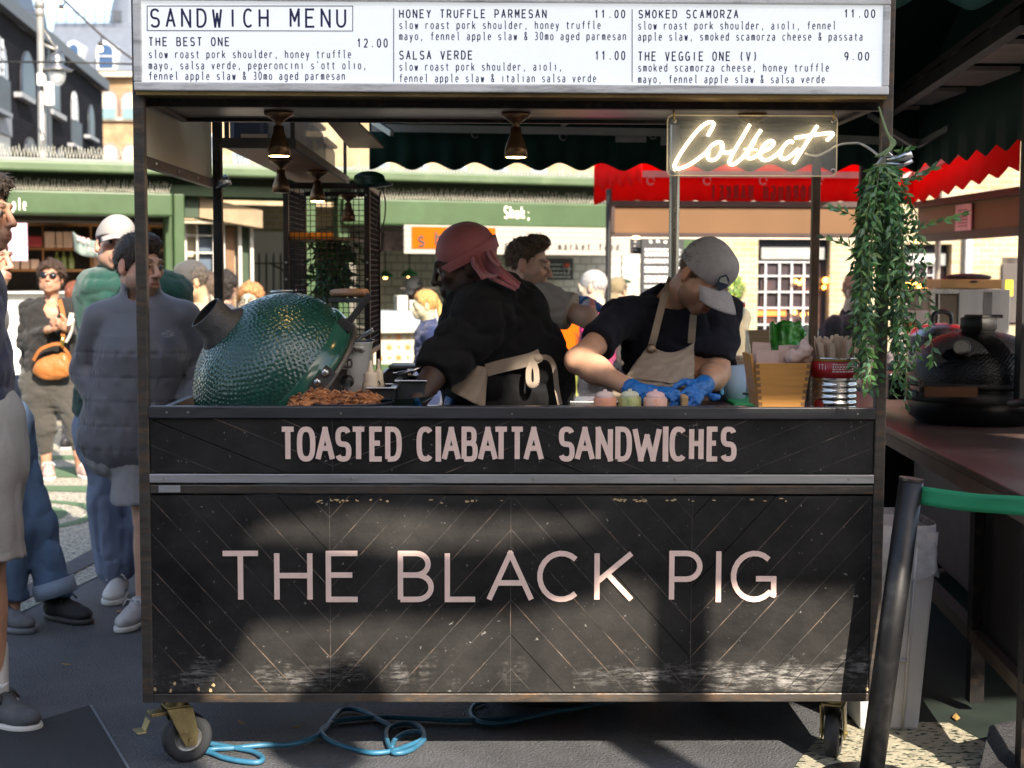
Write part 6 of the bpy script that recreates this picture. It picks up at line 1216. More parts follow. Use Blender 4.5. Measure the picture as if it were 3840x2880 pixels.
a_,b_=boxpx(3530,1048,3760,1082,4.62,.4); o=MB().box(a_,b_).build('wooden_tray',M('honey tray',(.50,.28,.09),.5,0,.2,5),None,bevel=.006); tag(o,'honey coloured wooden tray on top of the steel cabinet','tray'); MB().ball(W(3652,1056,4.615),(.028,.004,.008),12).build('hand_hole',blackplastic,o)
o=sdf_mesh('skillet',[Ell(W(3630,1040,4.8),(.15,.12,.025)),Cone(W(3545,1040,4.75),W(3540,1068,4.65),.012,.010)],castiron,None,cell=.008); tag(o,'black skillet upside down on the honey wooden tray','skillet')
pt=thing('stock_pot','wide steel pot with a domed lid and black handle beyond the small black grill','pot',(W(3530,1300,3.2).x,3.2,.8)); c=W(3530,1265,3.2); r_=px(3.2,118); MB().lathe([(.0001,-.35),(r_,-.35),(r_,0),(r_*1.03,.004),(r_*1.03,.014)],Matrix.Translation(c),40).build('pot_body',inox,pt); MB().lathe([(r_*1.02,.015),(r_*.9,.045),(r_*.5,.07),(.0001,.078)],Matrix.Translation(c),40).build('lid',inox,pt); q=c+Vector((0,0,.07)); MB().tube(cat([q+Vector((-.05,0,0)),q+Vector((-.045,0,.05)),q+Vector((0,0,.068)),q+Vector((.045,0,.05)),q+Vector((.05,0,0))]),.013,8).build('lid_handle',blackplastic,pt)
a_,b_=boxpx(3398,1165,3485,1255,4.2,.03); o=MB().box(a_,b_).build('food_poster',M('food print',(.75,.62,.55),.5,0,.08)); tag(o,'printed food poster leaning beside the steel cabinet','poster'); MB().ball(W(3418,1225,4.195),(.055,.004,.05),12).build('print',M('salad print',(.65,.22,.05),.5,0,.6,40),o)
o=sdf_mesh('green_crate',[ECap(W(3330,1385,2.6),W(3430,1385,2.6),(.03,.1),(.03,.1))],M('green crate',(.02,.12,.06),.5),None,cell=.01); tag(o,'green plastic crate on the counter behind the trailing plant','crate')
o=MB().box(*boxpx(3330,1400,3420,1500,2.3,.5)).build('black_tray',M('black tray',(.02,.02,.022),.35),None,bevel=.01); tag(o,'deep black tray beside the small black grill','tray')
o=MB().box(*boxpx(3240,1280,3290,1400,4.4,.2)).build('menu_stand',M('pale stand',(.6,.55,.48),.6)); tag(o,'pale upright card stand behind the trailing plant','stand')
o=MB().box(*boxpx(3770,1050,3800,1110,7.5,.02)).build('yellow_sign',M('yellow sign',(.75,.62,.02),.5)); tag(o,'small yellow sign on the louvred shutter','sign')
# ================================================================= dark stall on the right
ds=thing('dark_stall','dark timber stall on the right with a reddish counter and pale ceiling boards','market stall',(2.4,1.5,0))
zc_=.90; e0=WZ(3840,1862,zc_); e1=WZ(3325,1598,zc_); ed=(e1-e0).normalized(); F0=e0-ed*.12; F1=e1+ed*1.9
ctop=M('reddish brown counter',(.055,.030,.024),.45,0,.35,3,dirt=(.13,.10,.08),dscale=3,damt=.6)
MB().prism([F0,F0+Vector((1.6,0,0)),F1+Vector((1.6,0,0)),F1],(0,0,-.03)).build('countertop',ctop,ds,bevel=.004)
m=MB(); m.prism([F0+Vector((.004,0,-.031)),F1+Vector((.004,0,-.031)),F1+Vector((.004,0,-.085)),F0+Vector((.004,0,-.085))],(.03,0,0)); m.build('counter_edge',M('raw timber edge',(.17,.12,.085),.7,0,.3,5),ds)
bx=.22; dk=M('dark stall panel',(.006,.006,.007),.6,0,.3)
p0=WZ(3815,2568,.28); p1=WZ(3495,2226,.28); bd_=(p1-p0).normalized(); q0=p0-bd_*.3; q1=p1+bd_*2.6
m=MB(); m.beam(q0+Vector((.02,0,0)),q1+Vector((.02,0,0)),.05,.05); m.build('base_rail',M('worn base rail',(.08,.055,.035),.5,.3,.4,9),ds)
m=MB(); pa=WZ(3640,1900,.6); 
def onrail(t,off,z): p=q0.lerp(q1,t); return Vector((p.x+off,p.y,z))
m.prism([onrail(.0,.03,.30),onrail(.22,.03,.30),onrail(.22,.03,.90),onrail(.0,.03,.90)],(.02,0,0)); m.prism([onrail(.22,.6,.0),onrail(1,.6,.0),onrail(1,.6,.95),onrail(.22,.6,.95)],(.02,0,0)); split(m,'side_panel',dk,ds)
for t_ in (.06,.22,.985): p=onrail(t_,.02,0); MB().box((p.x-.025,p.y-.025,.04),(p.x+.025,p.y+.025,.90)).build('post',steelpaint,ds)
m=MB(); m.prism([onrail(.24,.1,.33),onrail(.60,.1,.33),onrail(.60,.1,.72),onrail(.24,.1,.72)],(.4,0,0)); eq=m.build('fridge_unit',M('dark appliance',(.03,.03,.032),.35,.5,.3),ds)
MB().ball(WX(3560,2246,onrail(.6,.095,0).x),.006,8).build('red_light',M('red light',(1,.05,.02),.4,emit=(1,.04,.02),es=4),eq); 
z1_=2.42; g0=WZ(3840,70,z1_); g1=WZ(3242,478,z1_); gd=(g1-g0).normalized(); h0_=g0-gd*.05
m=MB(); m.beam(h0_,g1,.05,.06); m.beam(g1,g1+Vector((1.8,0,0)),.05,.06); split(m,'roof_beam',steelpaint,ds); pb=M('pale ceiling board',(.78,.68,.58),.6,0,.12,3,dirt=(.3,.24,.19),dscale=4,damt=.4)
m=MB()
for i,(t0,t1) in enumerate(((.02,.16),(.22,.36),(.42,.56),(.62,.77),(.83,.96))):
    a_=h0_.lerp(g1,t0)+Vector((.03,0,.035)); b_=h0_.lerp(g1,t1)+Vector((.03,0,.035)); m.prism([a_,a_+Vector((1.9,0,0)),b_+Vector((1.9,0,0)),b_],(0,0,.02))
split(m,'ceiling_board',pb,ds); m=MB()
m.prism([h0_+Vector((.03,0,.08)),h0_+Vector((1.9,0,.08)),g1+Vector((1.9,0,.08)),g1+Vector((.03,0,.08))],(0,0,.03)); m.build('roof',dk,ds); MB().box((1.78,.14,1.93),(3.6,.19,2.41)).build('shade_board',dk,ds); MB().box((1.75,3.0,.02),(3.3,3.04,.86)).build('light_stop',dk,ds); MB().box((3.1,.1,.02),(3.14,2.99,.86)).build('light_stop',dk,ds)  # unseen front board and back panels added to keep light off the stall
m=MB(); pz=g1; m.box((pz.x-.02,pz.y-.02,1.0),(pz.x+.03,pz.y+.03,z1_-.03)); p=W(3836,1200,1.6); m.box((p.x-.012,1.58,1.0),(p.x+.06,1.65,z1_)); split(m,'roof_post',M('black post',(.008,.008,.009),.5),ds)
# small black kamado on that counter
ky=2.0; c=W(3662,1480,ky); r_=px(ky,258); zk=c.z; t=thing('kamado_grill','closed black dimpled kamado grill with a wooden front handle on the right counter','grill',(c.x,ky,zc_)); beg=M('black glaze',(.005,.005,.006),.30,0,.3,5,spec=.3); T=Matrix.Translation((c.x,ky,0)); H=lambda v:W(3662,v,ky).z
ztop=H(1240); zr=H(1425)
dimple_dome([(r_*math.cos(a_)**.8,zr+(ztop-zr)*math.sin(a_)) for a_ in [i*math.pi/2/16 for i in range(15)]],T,480,.0145,.0024,Vector((0,0,zr-.02)),r_).build('lid',beg,t)
MB().lathe([(r_*.9,H(1445)),(r_*1.0,H(1443)),(r_*1.02,H(1425)),(r_*.98,zr+.001)],T,64).build('lid_band',castiron,t); MB().lathe([(r_*.97,H(1500)),(r_*1.02,H(1498)),(r_*1.02,H(1462)),(r_*.97,H(1460))],T,64).build('base_band',castiron,t); MB().lathe([(r_*.75,zc_-.02),(r_*.96,zc_+.03),(r_*.98,H(1500)),(r_*.95,H(1446))],T,64).build('base',beg,t)
rc=px(ky,67); MB().lathe([(rc*.9,ztop-.02),(rc*.92,ztop+.005),(rc,ztop+.007),(rc,H(1195)),(rc*.9,H(1190)),(.0001,H(1190))],T,32).build('chimney_cap',castiron,t)
m=MB(); m.cyl((c.x-.01,ky-.02,H(1190)+.001),(c.x-.01,ky-.02,H(1190)+.012),rc*.75); m.beam(W(3650,1188,ky-.03),W(3755,1186,ky-.03),.04,.016); m.build('damper',castiron,t)
q=W(3607,1303,ky-r_*.77); MB().lathe([(.036,-.012),(.038,.002),(.034,.005),(.032,.002),(.0001,.002)],axisM(q,(-.3,-.85,.5)),24,1,1,False).build('thermometer',M('dark dial',(.012,.012,.012),.6,0,.3,90,spec=.1),t)
a_=W(3465,1468,ky-r_*.95);b_=W(3665,1470,ky-r_*1.1); MB().beam(a_,b_,.03,px(ky,36)).build('wooden_grip',M('dark oiled wood',(.10,.04,.014),.45,0,.3,9,stretch=(.4,3,3)),t)
m=MB(); 
for u in (3455,): m.beam(W(u,1425,ky-r_*.9),W(u,1492,ky-r_*.9),.02,.02); m.beam(W(3440,1480,ky-r_*.85),W(3470,1482,ky-r_*.95),.02,.03)
m.build('handle_arm',castiron,t)
o=MB().tube([W(3790,1515,1.1),W(3840,1510,1.0),W(3900,1510,.95)],.016,8).build('skillet',castiron); tag(o,'black pan handle at the far right on the counter','pan')
# ================================================================= bin, barrier post, belt
by=.36; bn=thing('waste_bin','slim white waste bin with a clear liner between cart and right stall','bin',(1.32,by+.2,0)); bm=M('dirty white plastic',(.50,.50,.53),.5,0,.1,3,dirt=(.25,.23,.21),dscale=4,damt=.4)
tl=W(3350,1960,by);tr=W(3522,1960,by);br=W(3455,2772,by); bl=Vector((W(3225,2772,by).x,by,0)); D=.36
zb2=.955*tl.z; 
m=MB(); top=[Vector((1.165,by-.01,zb2)),Vector((tr.x,by-.01,zb2)),Vector((tr.x,by+D,zb2)),Vector((1.165,by+D,zb2))]; bot=[Vector((1.195,by+.03,.002)),Vector((br.x,by+.03,.002)),Vector((br.x,by+D-.04,.002)),Vector((1.195,by+D-.04,.002))]
m.add(bot+top,[(3,2,1,0),(0,1,5,4),(1,2,6,5),(2,3,7,6),(3,0,4,7)]); m.build('bin_body',bm,bn,bevel=.012)
f=lambda a_,b_:Vector((1.165+.03*(1-b_)+(tr.x-1.165-(.03+.0)*(1-b_)-(tr.x-br.x)*(1-b_))*a_,by-.01+.04*(1-b_)-.004,zb2*b_)); m=MB()
for a0_,b0_,a1_,b1_ in ((.18,.93,.72,.93),(.18,.36,.72,.36),(.72,.93,.72,.02),(.18,.93,.18,.02)): m.tube([f(a0_,b0_),f(a1_,b1_)],.006,6)
m.build('moulded_rib',bm,bn)
ctr=(top[0]+top[2])/2
def liner(a,b):
    ang=2*math.pi*a; w_=(tr.x-1.165)/2; c_=math.copysign(abs(math.cos(ang))**.4,math.cos(ang)); s_=math.copysign(abs(math.sin(ang))**.4,math.sin(ang)); k=1.06+.09*math.sin(ang*7+b*3)*b+.05*b; return Vector((ctr.x+w_*k*c_,ctr.y+(D/2)*k*s_,zb2+.025-.17*b+.02*math.sin(ang*5)*(b)))
MB().grid(liner,64,10).build('bin_liner',M('clear bin liner',(.62,.64,.68),.18,0,.2,30,alpha=.5,bump=.6,bscale=22),bn)
a_=W(3418,1800,-.13); b_=W(3262,2900,-.13); b_=Vector((b_.x,b_.y,.0)); bp2=thing('barrier_post','leaning black barrier post holding a green belt at the right of the cart','barrier post',b_); d_=(a_-b_).normalized(); MB().tube([b_,b_+(a_-b_)*.5,a_],[.037,.037,.036],24).build('pole',M('gloss black tube',(.006,.006,.007),.42,0,.3,6,dirt=(.06,.06,.06),dscale=16,damt=.35),bp2); MB().cyl(a_-d_*.002,a_+d_*.006,.037,n=28).build('cap',M('cap steel',(.10,.09,.08),.3,.7),bp2); MB().cyl(b_,b_+Vector((0,0,.02)),.16,n=36).build('base',M('gloss black tube',(.01,.01,.011),.2),bp2)
q0_=W(3440,1822,-.14);q1_=W(3440,1890,-.14); e0_=W(3900,1864,-.42);e1_=W(3900,1936,-.42); o=MB().grid(lambda a,b:(q0_.lerp(e0_,a)).lerp(q1_.lerp(e1_,a),b)+Vector((0,.006*math.sin(a*9+b*2),-.006*math.sin(a*3.14))),30,4).build('barrier_belt',M('green belt webbing',(.016,.26,.11),.65,0,.2,5,stretch=(.4,.4,5)),None,solid=.003); tag(o,'green belt stretched from the leaning barrier post to the right','belt')
o=MB().prism([W(3705,2715,.1),W(3850,2690,.2),Vector((1.75,-.1,.0)),Vector((1.42,-.1,.0))],(.25,.12,0)).build('black_case',M('black ribbed case',(.015,.015,.017),.7,0,.2,5,bump=.5,bscale=120),None,bevel=.02); tag(o,'black ribbed case at the bottom right corner','case')
o=MB().box((1.16,.30,.62),(1.178,.45,.90)).build('red_strip',M('red plastic',(.6,.02,.02),.4)); tag(o,'strip of red plastic between the right cart post and the bin','case')  # unidentified red strip
# ================================================================= behind the camera: added shade casters and the building opposite
# unseen flat shapes added as sun blockers, outlined to throw the cart's shadow patches
BT=7.5; br_=thing('sun_blockers','unseen flat blockers added to shade the upper and left parts of the cart','blocker',W(1500,1500,0)+SUN*BT-Vector((0,0,(W(1500,1500,0)+SUN*BT).z)))
def shade(name,pts,mt,th=.3,t=BT,ground=False):
    P=[W(u,v,0)+SUN*t for u,v in pts]
    if ground:
        for p in P: p.z=0 if p.z<BT*SUN.z else p.z
    return MB().prism(P,(SUN.x*th,SUN.y*th,0)).build(name,mt,br_)
blockm=M('grey green girder',(.10,.12,.11),.6,0,.2,2)
for q in ([(-2500,300),(300,300),(430,-700),(5200,-700),(5200,560),(-2500,560)],[(-2500,561),(2330,561),(2330,899),(-2500,899)],[(2820,561),(5200,561),(5200,899),(2820,899)],[(-2500,900),(5200,900),(5200,1270),(-2500,1270)],[(-2500,1271),(2790,1271),(2790,1519),(-2500,1519)],[(3230,1271),(5200,1271),(5200,1519),(3230,1519)],
  [(-2500,1520),(5200,1520),(5200,2000),(3290,2075),(3215,2060),(3190,2010),(2640,2010),(2260,1960),(2252,1740),(1700,1735),(1350,1700),(1000,1760),(900,1800),(-2500,1800)]): shade('sun_blocker',q,blockm)
shade('sun_blocker_low',[(800,2020),(1050,2010),(1500,2065),(1900,2040),(2260,1960),(2255,2040),(1900,2100),(1300,2130),(800,2150)],blockm,t=BT+.4)
shade('sun_blocker_left',[(-2500,1801),(880,1801),(960,2100),(880,2300),(780,2360),(700,4000),(-2500,4000)],dbr,t=BT+.1,ground=True)
BK=thing('brick_building','yellow brick market building across the street behind the photographer','building',(0,-17,0))
MB().box((-30,-25,0),(30,-17,9.2)).build('wall',ybr,BK)
for i in range(12): MB().box((-27+i*4.6,-17.01,1.2),(-25+i*4.6,-16.95,3.6)).build('window',panem,BK)
lm=M('dry leaf',(.32,.19,.06),.7,0,.4,20); rl=random.Random(4)
for i,(u,v) in enumerate(((1290,2640),(905,2720),(1118,2735),(450,2300),(560,2480),(250,2500),(3640,2620),(3585,2700))):
    g_=G(u,v); a=rl.uniform(0,6); L_=rl.uniform(.018,.035); m=MB(); d=Vector((math.cos(a),math.sin(a),0)); e=Vector((-d.y,d.x,0)); p=Vector((g_.x,g_.y,.008)); m.prism([p-d*L_,p+e*L_*.4,p+d*L_+Vector((0,0,.006)),p-e*L_*.4],(0,0,.0015)); o=m.build('fallen_leaf',lm); tag(o,'small dry leaf fallen on the dark asphalt','leaf','dry leaves scattered on the asphalt')
# ================================================================= people
def skinmat():
    m=bpy.data.materials.new('skin'); m.use_nodes=True; N,L,b=nodes(m); a=N.new('ShaderNodeAttribute'); a.attribute_name='tint'
    tc=N.new('ShaderNodeTexCoord'); n=N.new('ShaderNodeTexNoise'); n.inputs['Scale'].default_value=38; n.inputs['Detail'].default_value=5; L.new(tc.outputs['Object'],n.inputs[0]); r=N.new('ShaderNodeMapRange'); r.inputs['To Min'].default_value=.86; r.inputs['To Max'].default_value=1.14; L.new(n.outputs[0],r.inputs[0])
    mx=N.new('ShaderNodeVectorMath'); mx.operation='SCALE'; L.new(a.outputs['Color'],mx.inputs[0]); L.new(r.outputs[0],mx.inputs['Scale']); L.new(mx.outputs[0],b.inputs['Base Color']); b.inputs['Roughness'].default_value=.5; b.inputs['Specular IOR Level'].default_value=.4; b.inputs['Subsurface Weight'].default_value=.15; b.inputs['Subsurface Radius'].default_value=(.012,.005,.003); b.inputs['Subsurface Scale'].default_value=.6
    n2=N.new('ShaderNodeTexNoise'); n2.inputs['Scale'].default_value=220; L.new(tc.outputs['Object'],n2.inputs[0]); bp=N.new('ShaderNodeBump'); bp.inputs['Strength'].default_value=.12; bp.inputs['Distance'].default_value=.004; L.new(n2.outputs[0],bp.inputs['Height']); L.new(bp.outputs[0],b.inputs['Normal']); return m
SKIN=skinmat()
PALE=(.56,.33,.235); TAN=(.55,.31,.20); DARK=(.050,.026,.018)
def hairmat(name,c):
    m=M(name,c,.5,0,.55,60,stretch=(1,1,.18),bump=.7,bscale=150,spec=.4); return m
def smooth01(x,a,b): t=np.clip((x-a)/(b-a),0,1); return t*t*(3-2*t)
class Head:
    def __init__(s,C,F,U=(0,0,1),sc=1.0,jaw=1.0):
        s.C=Vector(C); f=Vector(F).normalized(); u=Vector(U); u=(u-f*u.dot(f)).normalized(); y=-f; x=y.cross(u); s.R=Matrix((x,y,u)).transposed(); s.s=sc; s.jaw=jaw; s.Rn=np.array(s.R,dtype=np.float32)
    def L(s,x,y,z): return s.C+s.R@(Vector((x,y,z))*s.s)
    def loc(s,V): return ((np.asarray(V)-np.array(s.C))@s.Rn)/s.s
    def E(s,c,r,k=.02,sub=False): return Ell(s.L(*c),[q*s.s for q in r],s.Rn,k*s.s,sub)
    def K(s,a,b,ra,rb,k=.015,sub=False): return Cone(s.L(*a),s.L(*b),ra*s.s,rb*s.s,k*s.s,sub)
    def prims(s,neck=True,open_=.0):
        j=s.jaw; E,K=s.E,s.K
        P=[E((0,.018,.032),(.0745,.094,.088)),E((0,-.030,-.040),(.058*j,.058,.078),.035),E((0,-.070,-.100),(.020*j,.018,.016),.028)]
        for q in (-1,1):
            P+=[E((q*.046*j,-.012,-.066),(.020,.034,.024),.03),E((q*.042,-.066,-.018),(.022,.016,.018),.022)]
        P+=[K((-.034,-.086,.026),(.034,-.086,.026),.011,.011,.014)]
        for q in (-1,1): P+=[E((q*.0315,-.098,.004),(.0175,.016,.0115),.014,True),E((q*.0315,-.079,.003),(.0145,.0125,.0125),.003),K((q*.017,-.088,.0105),(q*.046,-.080,.0095),.0042,.0042,.004)]
        P+=[K((0,-.092,.014),(0,-.112,-.027),.0085,.0115,.012),E((0,-.113,-.031),(.0115,.0105,.0095),.008)]
        for q in (-1,1): P+=[E((q*.013,-.101,-.034),(.0085,.010,.0075),.006),E((q*.007,-.108,-.041),(.0038,.005,.003),.003,True)]
        P+=[E((0,-.089,-.066),(.026,.014,.024),.016),K((-.018,-.096,-.0605),(.018,-.096,-.0605),.0055,.0055,.006),K((-.015,-.0955,-.0735),(.015,-.0955,-.0735),.0068,.0068,.006)]
        P+=[K((-.022,-.104,-.067),(.022,-.104,-.067),.0028+open_,.0028+open_,.003,True)]
        for q in (-1,1): P+=[E((q*.079,.014,-.006),(.0085,.019,.031),.010),E((q*.077,.006,-.026),(.006,.009,.010),.008),E((q*.089,.010,-.001),(.006,.010,.017),.006,True)]
        return P
    def tint(s,V,skin,stubble=0,brow=(.05,.03,.02),lip=None):
        q=s.loc(V); x,y,z=q[:,0],q[:,1],q[:,2]; c=np.tile(np.array(skin,np.float32),(len(V),1)); sk=np.array(skin)
        def mix(w,col): nonlocal c; c=c*(1-w[:,None])+np.array(col,np.float32)*w[:,None]
        red=sk*np.array([1.08,.74,.68])
        mix(.55*np.exp(-(((np.abs(x)-.04)/.02)**2+((z+.022)/.018)**2))*(y<-.03),red); mix(.5*np.exp(-((x/.014)**2+((z+.03)/.014)**2))*(y<-.09),red); mix(.5*(np.abs(x)>.070)*(np.abs(z+.005)<.05)*(y<.05)*(y>-.02),red)
        if stubble: mix(stubble*smooth01(-z,.028,.05)*(y<.0)*smooth01(-z,-.2,.0)*(z>-.13)*(1-.75*np.exp(-(((np.abs(x)-.043)/.016)**2+((z+.035)/.022)**2))),np.array([.11,.065,.042])*min(1,skin[0]/.3))
        mix(.8*np.exp(-((x/.021)**4+((z+.067)/.0115)**4))*(y<-.085),lip or sk*np.array([.82,.50,.47]))
        mix(.9*(np.abs(z+.067)<.0018)*(np.abs(x)<.021)*(y<-.08),(.06,.02,.02))
        bz=.0275+.004*(1-((np.abs(x)-.034)/.02)**2); mix(.85*np.exp(-((z-bz)/.0050)**2)*smooth01(np.abs(x),.011,.018)*(1-smooth01(np.abs(x),.048,.056))*(y<-.055),brow)
        mix(.25*np.exp(-(((np.abs(x)-.0315)/.019)**2+((z-.003)/.010)**2))*(y<-.05),sk*.55)
        return c
    def eyes(s,parent,col=(.10,.07,.05),gaze=(0,0)):
        for q in (-1,1):
            c=s.L(q*.0315,-.0815,.0025); d=s.R@Vector((gaze[0],-1,gaze[1])).normalized(); T=axisM(c,d); m=MB(); r=.0122*s.s
            prof=[(r*math.sin(a),r*math.cos(a)) for a in [math.pi*i/24 for i in range(25)]]; prof[0]=(.00001,r); prof[-1]=(.00001,-r)
            for i0,i1,mi in ((0,3,1),(3,7,2),(7,24,0)): m.cur=mi; m.lathe(prof[i0:i1+1],T,18)
            m.build('eye',[M('eye white',(.40,.36,.33),.15,0,.03),M('pupil',(.005,.005,.005),.05),M('iris %d'%(col[2]*1000),col,.1,0,.3,80)],parent)
    def hairp(s,th=.014,front=.045,side=-.02,nape=-.055):
        P=[s.E((0,.020,.036),(.0760+th,.096+th,.090+th)),Half(s.L(0,-.070,front),s.R@Vector((0,-.72,-.62)),.01),Half(s.L(0,.02,nape),s.R@Vector((0,.12,-1)),.012)]
        for q in (-1,1): P+=[Half(s.L(q*.05,-.035,side),s.R@Vector((q*.25,-.9,-.75)),.008)]
        return P
    def hair(s,parent,mat,th=.014,front=.045,side=-.02,nape=-.055,rough=.010,cell=.005,extra=()):
        P=s.hairp(th,front,side,nape); P=[P[0]]+list(extra)+P[1:]
        P+=[s.E((q*.082,.014,-.006),(.012,.022,.034),.004,True) for q in (-1,1)]
        h=sdf_mesh('hair',P,mat,parent,cell=cell,disp=lambda p:rough*(.6*vnoise(s.loc(p)*np.array([1,.35,.8]),70,3)+.5*vnoise(s.loc(p)*np.array([1,.4,.7]),150,8)),damp=.02)
        fuzz(h,s,1300 if cell<.007 else 400,.022+th*.6,mat,lift=.3+th*9)
        return h
    def cap(s,parent,mat,tilt=.0,brim=.075,logo=None,bmat=None,name='cap',th=.013,low=.02,bw=.074):
        """baseball cap: crown with a curved peak"""
        P=[s.E((0,.014,.042),(.0755+th,.097+th,.090+th)),s.E((0,-.036,.078),(.066,.055,.058),.03),Half(s.L(0,-.02,low),s.R@Vector((0,tilt,-1)),.006),s.E((0,.018,.034),(.0755,.0955,.089),.004,True)]
        c=sdf_mesh(name,P,mat,parent,cell=.0048,disp=lambda p:.0022*vnoise(s.loc(p),28,2)-.0016*np.exp(-(s.loc(p)[:,0]/.0025)**2),damp=.01)
        m=MB(); y0=-.070
        def br(a,b):
            x=(a*2-1)*bw; e=math.sqrt(max(0,1-(a*2-1)**2*.97)); yy=-.052-.048*math.sqrt(max(0,1-(x/.092)**2))-b*brim*(.35+.65*e); return s.L(x,yy,low+.012-.024*(x/bw)**2-.018*b*b-.010*b)
        m.grid(br,18,8); m.build('peak',bmat or mat,c,solid=.004)
        b_=s.L(0,.014,.042+.090+th-.001); MB().ball(b_,.007*s.s,10).build('button',mat,c)
        return c
def hand(w,d,n,side,curl=(.5,.6,.6),spread=.1,sc=1.0,curls=None):
    """prims of one hand: w wrist, d towards the fingers, n the way the palm faces, side +1/-1 where the thumb lies (d x n)"""
    w=Vector(w);d=Vector(d).normalized();n=Vector(n);n=(n-d*n.dot(d)).normalized();s_=d.cross(n)*side; P=[Cone(w-d*.02,w+d*.02,.027*sc,.028*sc,.01)]
    for o in (-.026,-.009,.009,.026): P.append(Cone(w+d*.02*sc+s_*o*.7*sc,w+d*.088*sc+s_*o*1.1*sc,.016*sc,.0125*sc,.012))
    for i,(o,L_) in enumerate(((.031,.070),(.0105,.079),(-.0105,.073),(-.030,.057))):
        p=w+(d*.088+s_*o)*sc; a=0; cc=curls[i] if curls else curl; r=.0098; fd=(d+s_*spread*o/.03).normalized()
        for j,f in enumerate((.45,.31,.26)):
            a+=cc[j]; q=p+(fd*math.cos(a)+n*math.sin(a))*L_*f*sc; P.append(Cone(p,q,r*sc,(r-.0011)*sc,.004)); p=q; r-=.0011
    p=w+(d*.022+s_*.027)*sc; q=p+(d*.55+s_*.75+n*.35).normalized()*.042*sc; P.append(Cone(p,q,.0155*sc,.0125*sc,.010)); q2=q+(d*.85+s_*.25+n*.45).normalized()*.034*sc; P.append(Cone(q,q2,.0118*sc,.0105*sc,.004)); q3=q2+(d*.9-s_*.05+n*.5).normalized()*.027*sc; P.append(Cone(q2,q3,.0105*sc,.0085*sc,.004)); return P
def folds(amp,f=14,st=(1,1,1),seed=0):
    st=np.array(st,np.float32); f=f*1.35; amp=amp*1.2
    def fn(p):
        q=p*st; a=vnoise(q,f,seed); b=vnoise(q[:,[1,2,0]]*np.array([1,.6,1],np.float32),f*2.1,seed+5); c=vnoise(q,f*.45,seed+9)
        return amp*(.9-1.9*np.sqrt(np.abs(a))*.9+.8*(np.abs(b)-.3)+.8*c)
    return fn
def fuzz(h,head,n,L_,mat,wd=.0016,lift=.35,flow=(0,.5,-1)):
    """loose strands standing off the hair surface so its outline breaks up"""
    me=h.data; k=len(me.vertices); co=np.empty(k*3,np.float32); no=np.empty(k*3,np.float32); me.vertices.foreach_get('co',co); me.vertices.foreach_get('normal',no); co=co.reshape(-1,3);no=no.reshape(-1,3); r=random.Random(k); m=MB(); m.smooth=True; fl=head.R@Vector(flow)
    for i in range(n):
        j=r.randrange(k); p=Vector(co[j]); N_=Vector(no[j]); t=fl+Vector((r.gauss(0,.5),r.gauss(0,.5),r.gauss(0,.5))); t=(t-N_*t.dot(N_)).normalized(); d=(t+N_*lift*r.uniform(.2,1.3)).normalized(); s_=d.cross(N_).normalized()*wd*r.uniform(.6,1.3); l=L_*r.uniform(.5,1.2); q=p+d*l*.5+N_*.002; m.add([p-s_-N_*.003,p+s_-N_*.003,q+s_*.8,q-s_*.8,p+d*l-N_*l*.12],[(0,1,2,3),(3,2,4)])
    m.build('hair_strands',mat,h)
def cloth(name,c,rough=.85,scale=30,var=.14,sheen=.2,bump=.25,bscale=350): return M(name,c,rough,0,var,scale,bump=bump,bscale=bscale,sheen=sheen,spec=.25)
def body(parent,P,heads,skin,stubble=0,brow=(.05,.03,.02),cell=.0055,extra=None):
    def tn(V):
        c=heads.tint(V,skin,stubble,brow)
        if extra: c=extra(V,c)
        return c
    return sdf_mesh('body',P,SKIN,parent,cell=cell,tint=tn)
def limb(a,b,c,ra,rb,rc,k=.02): return [Cone(a,b,ra,rb,k),Cone(b,c,rb,rc,k)]
def shoe(parent,toe,heel,mat,sole,w=.046,h=.075,name='shoe',laces=None,ankle=.09):
    t=Vector(toe);hl=Vector(heel); d=(t-hl); d.z=0; L_=d.length; d.normalize(); s_=Vector((-d.y,d.x,0)); z=Vector((0,0,1)); b=hl.copy(); b.z=0; Rm=np.array(Matrix((d,s_,z)).transposed(),dtype=np.float32)
    P=[Ell(b+d*L_*.74+z*.042,(L_*.27,w,.036),Rm,.02),Ell(b+d*L_*.35+z*.05,(L_*.35,w*.86,.042),Rm,.03),Cone(b+d*L_*.22+z*.05,b+d*L_*.2+z*ankle,.040,.040,.03),Cone(b+d*L_*.66+z*.058,b+d*L_*.33+z*ankle,.026,.03,.03),Half(b+z*.018,(0,0,-1),.006),Ell(b+d*L_*.19+z*(ankle+.03),(.033,.033,.05),Rm,.006,True)]
    o=sdf_mesh(name,P,mat,parent,cell=.0055,disp=lambda p:.002*vnoise(p,50,3))
    P=[Ell(b+d*L_*.5+z*.012,(L_*.515,w*1.03,.05),Rm,.01),Ell(b+d*L_*.75+z*.012,(L_*.27,w*1.10,.05),Rm,.02),Half(b+z*.026,(0,0,1),.004),Half(b+z*.001,(0,0,-1),.003)]
    sdf_mesh('sole',P,sole,o,cell=.006)
    if laces:
        m=MB()
        for i in range(4):
            c=b+d*L_*(.42+.07*i)+z*(.105-.012*i-(.09-ankle)*.5); m.tube([c-s_*.028-z*.008,c+z*.002,c+s_*.028-z*.008],.004,5)
        c=b+d*L_*.42+z*.108; m.tube([c,c+s_*.03+d*.02+z*.012,c+s_*.05+d*.03-z*.012],.004,5); m.tube([c,c-s_*.03+d*.02+z*.012,c-s_*.045+d*.03-z*.015],.004,5); m.build('laces',laces,o)
    return o
